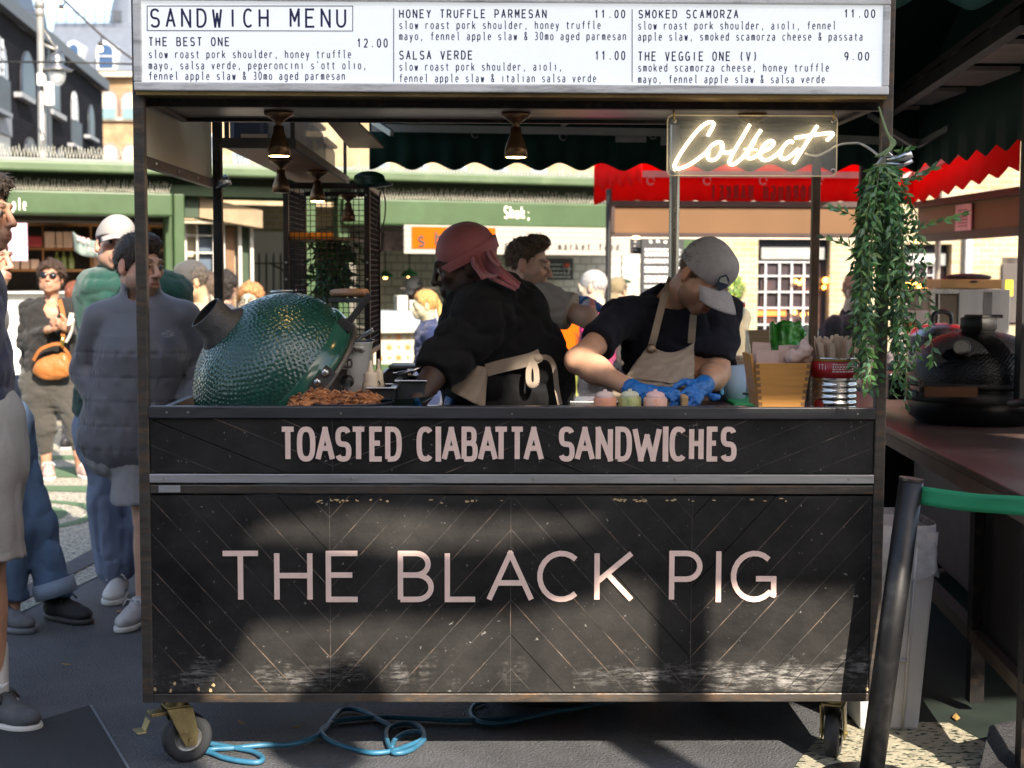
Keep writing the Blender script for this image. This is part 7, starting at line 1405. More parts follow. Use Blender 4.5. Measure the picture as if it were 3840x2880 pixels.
# ---------------------------------------------------------------- worker in the grey cap
Y0=.80; pw=lambda u,v,Y=Y0: W(u,v,Y)
t=thing('person','worker in navy T shirt, beige apron, grey cap and blue gloves bending over the counter','person',(.6,1.0,0))
hd=Head(pw(2636,1040,.78),(.40,-.62,-.67),(.5,-.42,.70),1.0)
nk=pw(2520,1135,.93); shL=pw(2335,1195,.88); shR=pw(2705,1185,.98); elL=pw(2168,1352,.66); wrL=pw(2412,1482,.44); elR=pw(2690,1400,.88); wrR=pw(2632,1452,.60)
hip=Vector((pw(2500,1560,1.02).x,1.02,.95)); chest=pw(2530,1270,.95); foot=lambda x:[Cone((hip.x+x,1.03,.92),(hip.x+x,1.05,.50),.085,.055,.03),Cone((hip.x+x,1.05,.50),(hip.x+x,1.08,.08),.055,.038,.02)]
P=hd.prims(open_=.0)+[Cone(hd.L(0,.03,-.05),nk,.055,.062,.04),ECap(chest,hip,(.17,.10),(.15,.10)),Cone(shL,shR,.06,.06,.04)]+limb(shL,elL,wrL,.052,.043,.027,.03)+limb(shR,elR,wrR,.052,.043,.027,.03)+[Ell((elL+wrL)/2*.55+elL*.45,(.044,.044,.044),None,.05),Ell(elR.lerp(wrR,.3),(.043,.043,.043),None,.05)]+foot(-.1)+foot(.1)
body(t,P,hd,TAN,.62,(.08,.045,.025),.005)
hd.eyes(t)
hd.hair(t,hairmat('light brown hair',(.16,.09,.045)),.006,.06,-.03,-.035,.003)
greycap=M('heather grey cap cloth',(.36,.335,.335),.9,0,.12,60,bump=.2,bscale=500)
cp=hd.cap(t,greycap,-.12,.098,low=.020,bw=.086)
pt=hd.L(-.026,-.0965,.062); nrm=(hd.R@Vector((-.22,-.90,.38))).normalized(); T=axisM(pt+nrm*.004,nrm,hd.R@Vector((0,.3,1))); hx=[(.031*math.cos(R(60*i)),.026*math.sin(R(60*i)+0)) for i in range(6)]
m=MB(); m.prism([T@Vector((x,y,0)) for x,y in hx],nrm*.004); pa=m.build('patch',M('navy patch',(.015,.025,.05),.7),cp); m=MB(); m.prism([T@Vector((x*.82,y*.82,.0042)) for x,y in hx if x>.001 or abs(y)<.001][:4] if 0 else [T@Vector(q) for q in ((.003,-.021,.0042),(.024,0,.0042),(.014,.0185,.0042),(-.0,.019,.0042)) ],nrm*.001); m.prism([T@Vector(q) for q in ((.003,-.018,.0042),(.021,-.001,.0042),(.011,.018,.0042),(.003,.018,.0042))],nrm*.0015); m.build('patch_print',M('sage print',(.30,.33,.28),.7),pa); m=MB(); m.tube([T@Vector((.001+.0015*math.sin(i*2.1),-.018+.0036*i,.0052)) for i in range(11)],.0011,5); m.build('patch_script',chalk,pa)
navyt=cloth('navy jersey',(.012,.013,.022),.9,20,.2,.05)
bel=pw(2560,1440,.86)
P=[ECap(nk+Vector((0,.02,-.03)),chest,(.15,.085),(.185,.125),k=.06),ECap(chest,hip,(.185,.125),(.17,.125),k=.06),Cone(shL,shR,.068,.068,.06),Cone(nk,nk+Vector((.0,.03,-.05)),.07,.09,.05),Cone(shL,shL.lerp(elL,.62),.074,.068,.05),Cone(shR,shR.lerp(elR,.85),.078,.072,.05)]
dL=(elL-shL).normalized(); cut=shL.lerp(elL,.66)
class Lim:   # trims a sleeve square to its arm, leaving the rest of the garment alone
    def __init__(s,a,b,f,r=.16): s.a=Vector(a);s.b=Vector(b);s.f=f;s.r=r
def trim(P,D,lims):
    for l in lims:
        a=np.array(l.a.lerp(l.b,l.f)); d=np.array((l.b-l.a).normalized()); q=P-a; h=q@d; rad=np.linalg.norm(q-h[:,None]*d,axis=1); m=(h>0)&(h<.2)&(rad<l.r); D=np.where(m,np.maximum(D,h),D)
    return D
hole=Cone(hd.L(0,.03,-.06),nk+Vector((.005,-.03,.015)),.06,.07)
sdf_mesh('t_shirt',P+[Cone(hd.L(0,.02,-.07),nk+Vector((.0,-.045,.035)),.062,.066,.012,True)],navyt,t,cell=.0075,disp=folds(.010,9,(1,.8,1.6),2),post=lambda p,d:trim(p,d,[Lim(shL,elL,.60),Lim(shR,elR,.80,.12)]))
apr=cloth('beige apron canvas',(.35,.28,.215),.85,14,.14,.1,.3,300)
az=lambda x,y,Y:W(2050+x*.452,850+y*.452,Y)
def hang(poly,Yf,name,par,mat,th=.004,seg=26,wob=.006,freq=30):
    """cloth panel: quad poly of photo points with their own depths, rippled"""
    a,b,c,d=poly; return MB().grid(lambda s_,q:(a.lerp(b,s_)).lerp(d.lerp(c,s_),q)+Vector((0,-.035*math.sin(math.pi*s_)-wob*math.sin(s_*freq+q*9)*q-.004*math.sin(q*23+s_*8),(-.03*math.sin(math.pi*s_)*(1-q) if name=='apron' else 0))),seg,seg).build(name,mat,par,solid=th)
ap=hang([az(845,985,.80),az(1222,960,.82),az(1225,1330,.66),az(660,1235,.72)],0,'apron',t,apr)
hang([az(660,1235,.72),az(1225,1330,.66),az(1215,1520,.68),az(500,1420,.72)],0,'apron_skirt',ap,apr)
m=MB()
def strap(pts,w_=.026,th=.004,m=m):
    pts=[Vector(p) for p in pts]
    c=cat(pts,5)
    for i in range(len(c)-1): m.beam(c[i],c[i+1]+(c[i+1]-c[i])*.06,w_,th,(0,1,.15))
strap([az(868,1000,.79),az(900,880,.775),az(960,640,.80),az(1000,520,.84),az(1030,430,.92)]); strap([az(1200,965,.81),az(1208,850,.80),az(1218,735,.84)])
m.build('strap',apr,ap); q=az(866,1012,.772); MB().lathe([(.008,0),(.0165,0),(.0165,.004),(.008,.004)],axisM(q,(-.1,-1,.1)),20).build('eyelet',M('bronze eyelet',(.22,.14,.06),.3,.9),ap); MB().ball(q+Vector((0,-.004,.0)),.012,10).build('knot',apr,ap)
m=MB(); q0_=az(905,1215,.665); q1_=az(1058,1160,.665); e=(q1_-q0_).normalized(); text(m,'THE BLACK PIG',q0_+Vector((0,-.022,-.0)),e,(0,0,1),(q1_-q0_).length/12,.011,.0016,.6,2,(0,.002,0)); m.build('lettering',M('tonal stitching',(.38,.31,.26),.8),ap)
glove=M('blue nitrile glove',(.02,.16,.50),.3,0,.2,25,bump=.4,bscale=90,sub=.05)
gl=dict(cell=.0036,disp=lambda p:.0016*vnoise(p,120,3)+.0012*vnoise(p*A3([1,1,3]),60,4))
dl=(wrL-elL).normalized()
o=sdf_mesh('glove',hand(wrL+Vector((.0,0,.012)),(.97,-.20,-.02),(-.10,.25,-.95),1,curls=[(.25,.75,.55),(.35,.9,.6),(.5,.95,.6),(.6,1.0,.7)],sc=.94)+[Cone(wrL-dl*.055,wrL,.036,.031,.012)],glove,t,**gl)
o=sdf_mesh('glove',hand(wrR+Vector((0,0,.005)),(-.50,-.70,-.38),(-.55,.45,-.6),-1,curls=[(.35,.8,.6),(.4,.9,.6),(.5,.9,.6),(.6,1.0,.6)],sc=.94)+[Cone(wrR-(wrR-elR).normalized()*.05,wrR,.036,.030,.012),Ell(wrR+Vector((.045,.0,-.035)),(.022,.012,.014))],glove,t,**gl)
o=MB().box(*boxpx(2555,1482,2582,1530,.40,.05)).build('bread_piece',M('toasted bread',(.62,.38,.17),.8,0,.2,30),None,bevel=.008); tag(o,'cut end of toasted bread between the gloved hands','bread')
trs=cloth('dark trousers',(.007,.007,.008)); sdf_mesh('trousers',[Cone(hip,hip+Vector((0,0,-.03)),.15,.14)]+[Cone((hip.x+x,1.03,.9),(hip.x+x,1.06,.08),.10,.065,.04) for x in (-.1,.1)],trs,t,cell=.014,disp=folds(.008,10))
for x in (-.1,.1): shoe(t,(hip.x+x,.92,0),(hip.x+x,1.19,0),blackplastic,rubber)
# ---------------------------------------------------------------- worker in the pink head wrap
zz=lambda x,y,Y:W(1500+x*.482,780+y*.482,Y); Y1=.86
t=thing('person','heavyset worker in black top, beige apron and dusty pink head wrap seen from the side','person',(-.05,1.0,0))
hd=Head(zz(500,438,.86),(-.955,-.02,-.30),(-.28,-.05,.95),1.10,1.05)
nk=zz(620,640,.92); shN=zz(640,830,.74); shF=zz(640,740,1.10); el=zz(330,1200,.66); wr=zz(130,1500,.52); chest=zz(740,900,.93); bel=zz(820,1260,.95); hip=Vector((bel.x+.06,.97,.88))
wF=zz(420,1480,.9); elF=zz(520,1250,1.05)
P=hd.prims()+[Cone(hd.L(0,.03,-.05),nk,.065,.08,.05),Cone(nk,chest,.12,.15,.05),ECap(chest,hip,(.17,.15),(.19,.17))]+limb(shN,el,wr,.07,.055,.036,.03)+limb(shF,elF,wF,.06,.05,.034,.03)
for y in (.86,1.08): P+=[Cone((hip.x,y,.85),(hip.x,y,.48),.10,.07,.03),Cone((hip.x,y,.48),(hip.x,y,.08),.07,.045,.02)]
body(t,P,hd,DARK,.75,(.008,.006,.005)); hd.eyes(t,(.02,.012,.01))
sdf_mesh('beard',[hd.E((0,-.052,-.082),(.052,.045,.042),.02),hd.E((0,-.03,-.06),(.066,.03,.03),.03),hd.E((0,-.098,-.066),(.024,.02,.02),.004,True)],hairmat('black beard',(.006,.005,.005)),t,cell=.005,disp=lambda p:.006*vnoise(p,160,2))
wrapm=cloth('dusty pink satin',(.33,.105,.125),.52,7,.14,.3,.15,200)
P=[hd.E((0,.020,.040),(.0815,.102,.097)),Half(hd.L(0,-.06,.026),hd.R@Vector((0,-.42,-1)),.008),hd.E((0,.02,.03),(.073,.092,.086),.003,True)]
dw=sdf_mesh('head_wrap',P,wrapm,t,cell=.005,disp=lambda p:.0018*vnoise(hd.loc(p)*np.array([1,1,2.5]),24,2)-.0016*np.exp(-(hd.loc(p)[:,0]/.003)**2),damp=.01)
m=MB(); m.smooth=True
def band(a,b): 
    an=R(-100+a*290); x=.0855*math.sin(an); y=.020-.106*math.cos(an); return hd.L(x*1.0,y,.022-.022*math.cos(an)+.035*(b-.5)+.004*math.sin(b*9+a*5)) 
for off in (0,): m.grid(band,48,6)
m.build('band',wrapm,dw,solid=.006)
kn=zz(690,325,.83)
sdf_mesh('knot',[Ell(kn,(.022,.02,.02)),Cone(kn,zz(708,250,.83),.010,.014),Cone(kn,zz(722,262,.85),.008,.011)],wrapm,dw,cell=.004,disp=lambda p:.003*vnoise(p,60,3))
def tail(a0,a1,b0,b1,c0,c1,n,Yoff):
    A_=[zz(*a0,.77),zz(*b0,.715),zz(*c0,.665)];B_=[zz(*a1,.79),zz(*b1,.75),zz(*c1,.69)]; ca=cat(A_,8);cb=cat(B_,8); MB().grid(lambda s_,q:ca[min(len(ca)-1,int(q*16))].lerp(cb[min(len(cb)-1,int(q*16))],s_)+Vector((0,-.012*math.sin(s_*11+q*2)-Yoff,.004*math.sin(s_*9))),16,16).build('tail',wrapm,dw,solid=.004)
tail((548,385),(690,330),(600,500),(770,440),(900,645),(940,590),0,.0); tail((670,330),(720,330),(700,400),(780,420),(760,455),(790,440),1,.03); tail((560,400),(640,380),(590,480),(700,520),(640,560),(800,520),2,.02)
blk=cloth('black jersey',(.008,.008,.009),.92,18,.2,.03)
P=[Cone(nk+Vector((.0,0,-.03)),chest,.125,.175,.08),ECap(chest,bel,(.20,.18),(.235,.21),k=.08),ECap(bel,hip,(.235,.21),(.225,.2),k=.05),Cone(shN,shF,.09,.09,.08),Cone(shN,el,.098,.088,.06),Cone(el,el.lerp(wr,.35),.086,.066,.04),Cone(shF,elF,.1,.08,.05)]
sdf_mesh('jersey_top',P,blk,t,cell=.0085,disp=folds(.010,8,(1,1,1.5),6),post=lambda p,d:trim(p,d,[Lim(el,wr,.36)]))
ap=MB().grid(lambda s_,q:(zz(520,1205,.74).lerp(zz(680,1240,.72),s_)).lerp(zz(388,1420,.70).lerp(zz(660,1560,.72),s_),q)+Vector((0,-.02*math.sin(math.pi*s_)-.004*math.sin(s_*14+q*5),0)),18,18).build('apron',apr,t,solid=.004)
m=MB(); strap([zz(672,1262,.715),zz(800,1228,.708),zz(920,1200,.70),zz(1020,1175,.69),zz(1090,1145,.70)],.046,.004,m); m.build('waistband',apr,ap)
m=MB(); kq=zz(1070,1165,.70); strap([kq,zz(1010,1230,.69),zz(1000,1330,.69),zz(1020,1375,.69),zz(1060,1360,.69),zz(1060,1270,.69),zz(1040,1200,.69)],.020,.004,m); strap([kq,zz(1150,1165,.72),zz(1200,1240,.74),zz(1220,1400,.74),zz(1245,1530,.74)],.018,.004,m); m.ball(kq,(.02,.015,.016),10); m.build('bow',apr,ap)
d=(wr-el).normalized(); sdf_mesh('glove',hand(wr+d*.02,d,(.7,.5,-.2),1,sc=1.1),glove,t,cell=.005); sdf_mesh('glove',hand(wF,(wF-elF).normalized(),(-.5,-.6,-.2),1,sc=1.1),glove,t,cell=.006)
sdf_mesh('trousers',[Cone(hip,hip+Vector((0,0,-.05)),.2,.19)]+[Cone((hip.x,y,.85),(hip.x,y,.08),.13,.08,.05) for y in (.86,1.08)],trs,t,cell=.014,disp=folds(.01,9))
for y in (.86,1.08): shoe(t,(hip.x-.16,y,0),(hip.x+.12,y,0),blackplastic,rubber)
# ---------------------------------------------------------------- worker in the tan T shirt
Y2=2.35; t=thing('person','worker in tan T shirt and blue gloves with short brown hair, facing right','person',(.1,2.4,0))
hd=Head(zz(1000,440,Y2),(.95,-.25,-.18),(.1,0,1),.98)
nk=zz(945,560,Y2+.02); shN=zz(1100,740,Y2-.16); shF=zz(1090,700,Y2+.22); elN=zz(1455,850,Y2-.25); wrN=zz(1470,745,Y2+.02); elF=zz(1260,740,Y2+.35); wrF=zz(1400,735,Y2+.10); chest=zz(1030,800,Y2+.03); hip=Vector((zz(1030,1250,Y2).x-.02,Y2+.05,.9))
P=hd.prims()+[Cone(hd.L(0,.03,-.05),nk,.053,.06,.04),ECap(chest,hip,(.12,.16),(.12,.15),(1,0,0)),Cone(shN,shF,.06,.06,.04)]+limb(shN,elN,wrN,.054,.046,.03,.03)+limb(shF,elF,wrF,.052,.042,.03,.03)
for y in (-.08,.12): P+=[Cone((hip.x,Y2+y,.88),(hip.x,Y2+y,.08),.08,.04,.03)]
body(t,P,hd,(.70,.44,.33),.5,(.10,.055,.03)); hd.eyes(t)
hd.hair(t,hairmat('brown hair',(.13,.072,.035)),.006,.085,-.01,-.04,.010,extra=[hd.E((0,-.030,.118),(.050,.055,.034),.02)])
tanm=cloth('stone jersey',(.44,.37,.31),.9,22,.08,.05)
P=[Cone(nk+Vector((0,0,-.03)),chest,.09,.13,.07),ECap(chest,hip,(.125,.17),(.13,.16),(1,0,0),k=.06),Cone(shN,shF,.075,.075,.06),Cone(shN,shN.lerp(elN,.75),.085,.08,.05),Cone(shF,shF.lerp(elF,.7),.08,.075,.05),Cone(hd.L(0,.02,-.06),nk+Vector((.02,0,.02)),.058,.062,.01,True)]
sdf_mesh('t_shirt',P,tanm,t,cell=.009,disp=folds(.010,10,(1,1,1.6),9),post=lambda p,d:trim(p,d,[Lim(shN,elN,.66),Lim(shF,elF,.6)]))
gk=dict(cell=.005,disp=lambda p:.002*vnoise(p,90,3))
sdf_mesh('glove',hand(wrF,(.9,-.25,-.15),(-.2,-.1,-1),-1,curls=[(.3,.4,.4)]*4,sc=1.05)+[Cone(wrF-Vector((.05,0,0)),wrF,.034,.03)],glove,t,**gk); sdf_mesh('glove',hand(wrN+Vector((.0,0,0)),(.75,.2,-.35),(-.3,.1,-1),1,curls=[(.3,.5,.5)]*4,sc=1.05),glove,t,**gk)
q=elF.lerp(wrF,.62); MB().cyl(q-(wrF-elF).normalized()*.014,q+(wrF-elF).normalized()*.014,.037,n=20).build('watch',blackplastic,t)
sdf_mesh('trousers',[Cone(hip,hip+Vector((0,0,-.05)),.15,.15)]+[Cone((hip.x,Y2+y,.85),(hip.x,Y2+y,.08),.11,.07,.05) for y in (-.08,.12)],trs,t,cell=.016)
for y in (-.08,.12): shoe(t,(hip.x+.16,Y2+y,0),(hip.x-.1,Y2+y,0),blackplastic,rubber)
# ---------------------------------------------------------------- man in the grey quilted jacket
jz=lambda x,y,Y:W(x*.5787,600+y*.5787,Y); kz=lambda x,y,Y:W(x*.832,1500+y*.832,Y); Y3=1.92
t=thing('person','man in grey quilted jacket and grey shorts frowning, half behind the left cart post','person',(-1.55,Y3,0))
hd=Head(jz(905,690,Y3),(.80,-.60,-.06),(.06,0,1),1.09)
sk=PALE; nk=jz(905,900,Y3+.03); cx=jz(920,1200,Y3); shA=jz(650,1035,Y3+.02); shB=jz(1190,1025,Y3+.05); elA=jz(555,1370,Y3+.08); elB=jz(1300,1350,Y3+.12); pA=jz(690,1600,Y3-.08); pB=jz(1230,1600,Y3-.08); hem=kz(560,215,Y3)
P=hd.prims(open_=.002)+[Cone(hd.L(0,.03,-.05),nk,.058,.066,.04),ECap(jz(920,1100,Y3+.02),hem,(.15,.1),(.15,.1)),Cone(shA,shB,.05,.05,.04)]+limb(shA,elA,pA,.05,.04,.03)+limb(shB,elB,pB,.05,.04,.03)
hx=[W(484,1,Y3).x,W(640,1,Y3).x]; fts=[(kz(560,860,Y3).x+.0,Y3+.0),(kz(690,970,1.86).x,1.86)]
ftA=G(470,2330)
lg=[(Vector((W(490,1,Y3).x,Y3,.78)),Vector((W(525,1,Y3).x,Y3-.01,.47)),Vector((W(535,2280,Y3).x,Y3+.03,.09))),(Vector((hem.x+.10,Y3,.78)),Vector((hem.x+.12,Y3,.47)),Vector((hem.x+.14,Y3+.05,.09)))]
for a,b,c in lg: P+=limb(a,b,c,.08,.06,.037)+[Ell(b.lerp(c,.33)+Vector((0,.015,0)),(.05,.055,.10),None,.03)]
body(t,P,hd,sk,.55,(.05,.03,.02)); hd.eyes(t,(.06,.09,.12),(.1,.05))
hd.hair(t,hairmat('dark brown hair',(.035,.024,.017)),.009,.050,-.02,-.055,.008,extra=[hd.E((0,-.03,.098),(.055,.06,.04),.03)])
jk=M('slate ripstop nylon',(.105,.105,.122),.52,0,.10,14,bump=.12,bscale=420,sheen=.25)
quz=hem.z
def quilt(p):
    z=p[:,2]-quz; f=np.abs(((z/.105)%1)-.5)*2; g=1-smooth01(1-f,0,.16); dn=np.exp(-((1-f)/.07)**2); puck=vnoise(p*A3([1,1,.28]),60,3)*.005*smooth01(f,.1,.9)
    yk=z>.50; return np.where(yk,.003*vnoise(p,14,2),dn*.0055+puck*1.3+.007*vnoise(p*A3([1,1,.5]),13,4))
P=[ECap(jz(920,1000,Y3+.02),jz(925,1250,Y3),(.165,.11),(.195,.14),k=.05),ECap(jz(925,1250,Y3),hem+Vector((0,0,.03)),(.195,.14),(.205,.15),k=.05),Cone(shA.lerp(shB,.12),shA.lerp(shB,.88),.07,.07,.05),Cone(nk+Vector((0,.02,-.05)),shA,.06,.05,.05),Cone(nk+Vector((0,.02,-.05)),shB,.06,.05,.05),Cone(nk+Vector((0,0,-.03)),nk+Vector((.01,-.02,.055)),.080,.084,.03),Cone(shA,elA,.078,.072,.022),Cone(elA,pA,.074,.056,.02),Cone(shB,elB,.078,.072,.022),Cone(elB,pB,.074,.056,.02),Cone(hd.L(0,.0,-.03),nk+Vector((.01,-.03,.01)),.064,.066,.01,True)]
jo=sdf_mesh('jacket',P,jk,t,cell=.0075,disp=quilt)
m=MB(); zp=jz(985,1170,Y3); m.box((zp.x-.003,Y3-.175,jz(0,1330,Y3).z),(zp.x+.003,Y3-.12,jz(0,1065,Y3).z)); m.build('chest_zip',M('black zip',(.012,.012,.014),.4),jo); MB().cbox((zp.x,Y3-.178,jz(0,1095,Y3).z),(.008,.006,.03)).build('zip_pull',inox,jo)
m=MB(); e=Vector((1,.12,0)).normalized()
for i,(s_,u,v,w_) in enumerate((('THE',1072,1118,32),('NORTH',1046,1134,56),('FACE',1062,1149,40))):
    a=jz(u,v,Y3-.17); text(m,s_,a,e,(0,0,1),px(Y3,w_*.5787)/len(s_)*.98,.0085,.0018,.8,2,(0,.04,0))
a=jz(1106,1149,Y3-.17); 
for k,r_ in enumerate((.016,.011,.006)): m.tube([a+e*(r_-r_*math.cos(q))*1.0+Vector((0,.0,r_*1.4*math.sin(q))) for q in [i*math.pi/2/6 for i in range(7)]]+[a+e*.0165+Vector((0,0,r_*1.4))],.0013,4)
m.build('chest_logo',M('silver print',(.36,.36,.38),.5),jo)
shg=cloth('light grey jersey',(.33,.33,.345),.95,40,.1,.1,.4,500)
P=[ECap(hem+Vector((0,0,.06)),hem+Vector((0,0,-.04)),(.18,.13),(.19,.14))]+[Cone((x,Y3,.86),(x*1.0+(-.02 if x<hem.x else .02),Y3-.005,.60),.112,.112,.03) for x in hx]
hz=kz(560,458,Y3).z; hb=kz(560,458,Y3)
P=[ECap(hem+Vector((0,0,.06)),hem+Vector((0,0,-.03)),(.165,.11),(.175,.12))]+[Cone((x,Y3,hem.z-.06),(x+(.0 if x<hem.x+.1 else .015),Y3-.01,hz-.05),.112,.118,.02) for x in hx]+[Half((0,0,hz),(0,0,-1),.003)]
sdf_mesh('shorts',P,shg,t,cell=.0085,disp=folds(.006,9,(1.5,1,.6),3))
sn=M('grey white trainer',(.42,.42,.43),.6,0,.2,20); wsl=M('off white sole',(.6,.59,.56),.6,0,.08,20,dirt=(.3,.28,.25),dscale=20,damt=.5)
shoe(t,(W(482,2345,Y3-.05).x,1.72,0),(W(535,2345,1.9).x,1.98,0),sn,wsl,laces=M('lace',(.5,.5,.5),.8)); shoe(t,(hem.x+.17,Y3-.15,0),(hem.x+.13,Y3+.12,0),sn,wsl)
# ---------------------------------------------------------------- man in the green fleece
Y4=2.45; t=thing('person','man in dark green fleece, pale cap and blue sweatpants behind the quilted jacket','person',(-1.95,Y4,0))
hd=Head(jz(745,560,Y4),(.38,-.92,.12),(.16,.05,1),1.04)
nk=jz(800,730,Y4+.03); shA=jz(620,850,Y4); shB=jz(1110,880,Y4+.05); hip=kz(520,150,Y4); 
knA=kz(500,440,Y4); anA=kz(520,800,Y4-.02); anB=Vector((hip.x+.2,Y4+.1,.1))
P=hd.prims()+[Cone(hd.L(0,.03,-.05),nk,.056,.06,.04),ECap(jz(860,900,Y4),hip,(.17,.1),(.15,.1)),Cone(shA,shB,.05,.05)]+limb(Vector((hip.x-.09,Y4,hip.z)),knA,anA,.08,.055,.036)+limb(Vector((hip.x+.1,Y4,hip.z)),(hip.x+.16,Y4,.5),anB,.08,.055,.036)
body(t,P,hd,PALE,.5,(.03,.02,.015)); hd.eyes(t,(.07,.09,.11),(.15,.15)); hd.hair(t,hairmat('near black hair',(.02,.015,.012)),.005,.05,-.02,-.05,.003)
capm=cloth('putty cotton',(.33,.31,.295),.9,30,.06,.05); c_=hd.cap(t,capm,-.10,.07,low=.028); q=hd.L(.004,-.100,.078); m=MB(); m.ball(q,(.005,.004,.008),8); m.ball(q+Vector((.004,-.002,.008)),(.003,.003,.004),8); m.ball(q+Vector((.0,-.001,-.010)),(.007,.003,.003),8); m.build('stitched_logo',chalk,c_)
fl=cloth('bottle green fleece',(.010,.062,.048),.95,40,.15,.3,.5,260)
P=[ECap(jz(860,850,Y4+.02),hip+Vector((0,0,.1)),(.22,.14),(.20,.14),k=.06),Cone(shA,shB,.1,.1,.07),Cone(nk+Vector((0,0,-.03)),nk+Vector((0,0,.02)),.085,.08,.05),Cone(shA,jz(600,1200,Y4),.10,.08),Cone(shB,jz(1150,1250,Y4+.1),.1,.08),Cone(hd.L(0,0,-.04),nk+Vector((.01,-.03,.03)),.062,.064,.01,True)]
sdf_mesh('fleece',P,fl,t,cell=.009,disp=folds(.008,9,(1,1,1.4),12))
sw=cloth('faded blue sweatpants',(.20,.245,.36),.95,12,.14,.1,.4,300)
P=[ECap(hip+Vector((0,0,.08)),hip+Vector((0,0,-.05)),(.17,.13),(.18,.13)),Cone(Vector((hip.x-.09,Y4,hip.z)),knA,.115,.095,.05),Cone(knA,anA+Vector((0,0,.05)),.105,.088,.05),Ell(anA+Vector((.03,0,.10)),(.10,.09,.07),None,.04),Cone(anA+Vector((0,0,.05)),anA+Vector((0,0,.0)),.07,.058,.02),Cone(Vector((hip.x+.1,Y4,hip.z)),(hip.x+.17,Y4,.12),.115,.09,.05)]
sdf_mesh('sweatpants',P,sw,t,cell=.0085,disp=folds(.014,7,(1.3,1,.7),4))
w2=M('white leather',(.66,.65,.63),.5,0,.06,20); shoe(t,(W(418,2255,Y4-.2).x,Y4-.22,0),(anA.x+.01,Y4+.06,0),w2,wsl,.05,laces=w2); shoe(t,(anB.x,Y4-.1,0),(anB.x,Y4+.17,0),w2,wsl)
# ---------------------------------------------------------------- woman with sunglasses
Y5=6.5; t=thing('person','smiling woman in sunglasses and black top holding a phone, tan shoulder bag at her hip','person',(W(180,1400,Y5).x,Y5,0))
hd=Head(jz(330,765,Y5),(.10,-.97,.16),(.05,.1,1),1.03,1.12)
nk=jz(335,915,Y5+.03); shA=jz(185,965,Y5+.02); shB=jz(440,960,Y5+.02); elA=jz(160,1180,Y5+.05); wA=jz(320,1095,Y5-.24); elB=jz(475,1150,Y5+.02); wB=jz(430,1090,Y5-.25); hip=jz(310,1440,Y5); waist=jz(325,1180,Y5)
aA=kz(208,255,Y5); aB=kz(356,245,Y5-.05); kA=kz(205,120,Y5-.03); kB=kz(350,100,Y5-.04)
P=hd.prims()+[Cone(hd.L(0,.03,-.05),nk,.05,.058,.04),ECap(jz(315,1000,Y5),hip,(.15,.1),(.16,.11)),Cone(shA,shB,.048,.048)]+limb(shA,elA,wA,.046,.038,.026)+limb(shB,elB,wB,.046,.038,.026)+limb(Vector((hip.x-.09,Y5,hip.z)),kA,aA,.09,.06,.037)+limb(Vector((hip.x+.09,Y5,hip.z)),kB,aB,.09,.06,.037)+[Cone(aA,(aA.x,Y5,.06),.037,.04),Cone(aB,(aB.x,Y5,.06),.037,.04)]+hand(wA,(.85,-.3,.25),(.1,-.4,.5),1,sc=.95)+hand(wB,(-.55,-.45,.35),(-.2,.5,.6),-1,sc=.95)
body(t,P,hd,(.42,.22,.14),0,(.06,.035,.02),.006)
hd.hair(t,hairmat('dark curly hair',(.055,.03,.018)),.022,.05,-.045,-.075,.022,.006,extra=[hd.E((0,.06,-.03),(.075,.06,.08),.03)])
m=MB()
for q in (-1,1): T=axisM(hd.L(q*.034,-.104,.006),hd.R@Vector((q*.12,-1,.05)),hd.R@Vector((1,0,0))); m.lathe([(.0001,.002),(.024,.0),(.027,-.003),(.0001,-.005)],T,20,1,.82)
m.tube([hd.L(-.012,-.108,.012),hd.L(.012,-.108,.012)],.004,6)
for q in (-1,1): m.tube([hd.L(q*.058,-.095,.012),hd.L(q*.078,-.05,.012),hd.L(q*.082,.01,.008)],.0035,5)
m.build('sunglasses',M('black glossy lens',(.01,.01,.012),.06),t)
bk=cloth('black knit',(.022,.020,.019),.9,12,.2,.1)
P=[ECap(jz(315,990,Y5),jz(325,1180,Y5-.02),(.175,.115),(.175,.135),k=.06),ECap(jz(325,1180,Y5-.02),jz(310,1400,Y5),(.175,.135),(.185,.13),k=.06),Cone(shA,shB,.062,.062,.05),Cone(shA,elA,.066,.058,.04),Cone(elA,elA.lerp(wA,.8),.057,.043,.04),Cone(shB,elB,.066,.058,.04),Cone(elB,elB.lerp(wB,.75),.057,.043,.04),Ell(jz(335,945,Y5-.1),(.07,.09,.095),None,.015,True),Ell(nk,(.075,.08,.05),None,.015,True)]
sdf_mesh('knit_top',P,bk,t,cell=.010,disp=folds(.009,9,(1,1,1.3),14))
P=[ECap(jz(180,1150,Y5+.08),jz(185,1420,Y5+.08),(.055,.05),(.06,.045)),ECap(jz(465,1150,Y5+.08),jz(470,1400,Y5+.08),(.045,.05),(.05,.045))]; sdf_mesh('open_cardigan',P,bk,t,cell=.012,disp=folds(.012,10))
lgm=cloth('charcoal leggings',(.055,.05,.043),.85,10,.12,.2)
P=[ECap(hip+Vector((0,0,.06)),hip+Vector((0,0,-.06)),(.18,.13),(.19,.14)),Cone(Vector((hip.x-.09,Y5,hip.z)),kA,.125,.085,.05),Cone(kA,kz(206,215,Y5),.088,.062,.03),Cone(Vector((hip.x+.09,Y5,hip.z)),kB,.125,.09,.05),Cone(kB,kz(355,200,Y5-.04),.09,.066,.03)]
sdf_mesh('leggings',P,lgm,t,cell=.010,disp=folds(.007,9,(1,1,1.8),3))
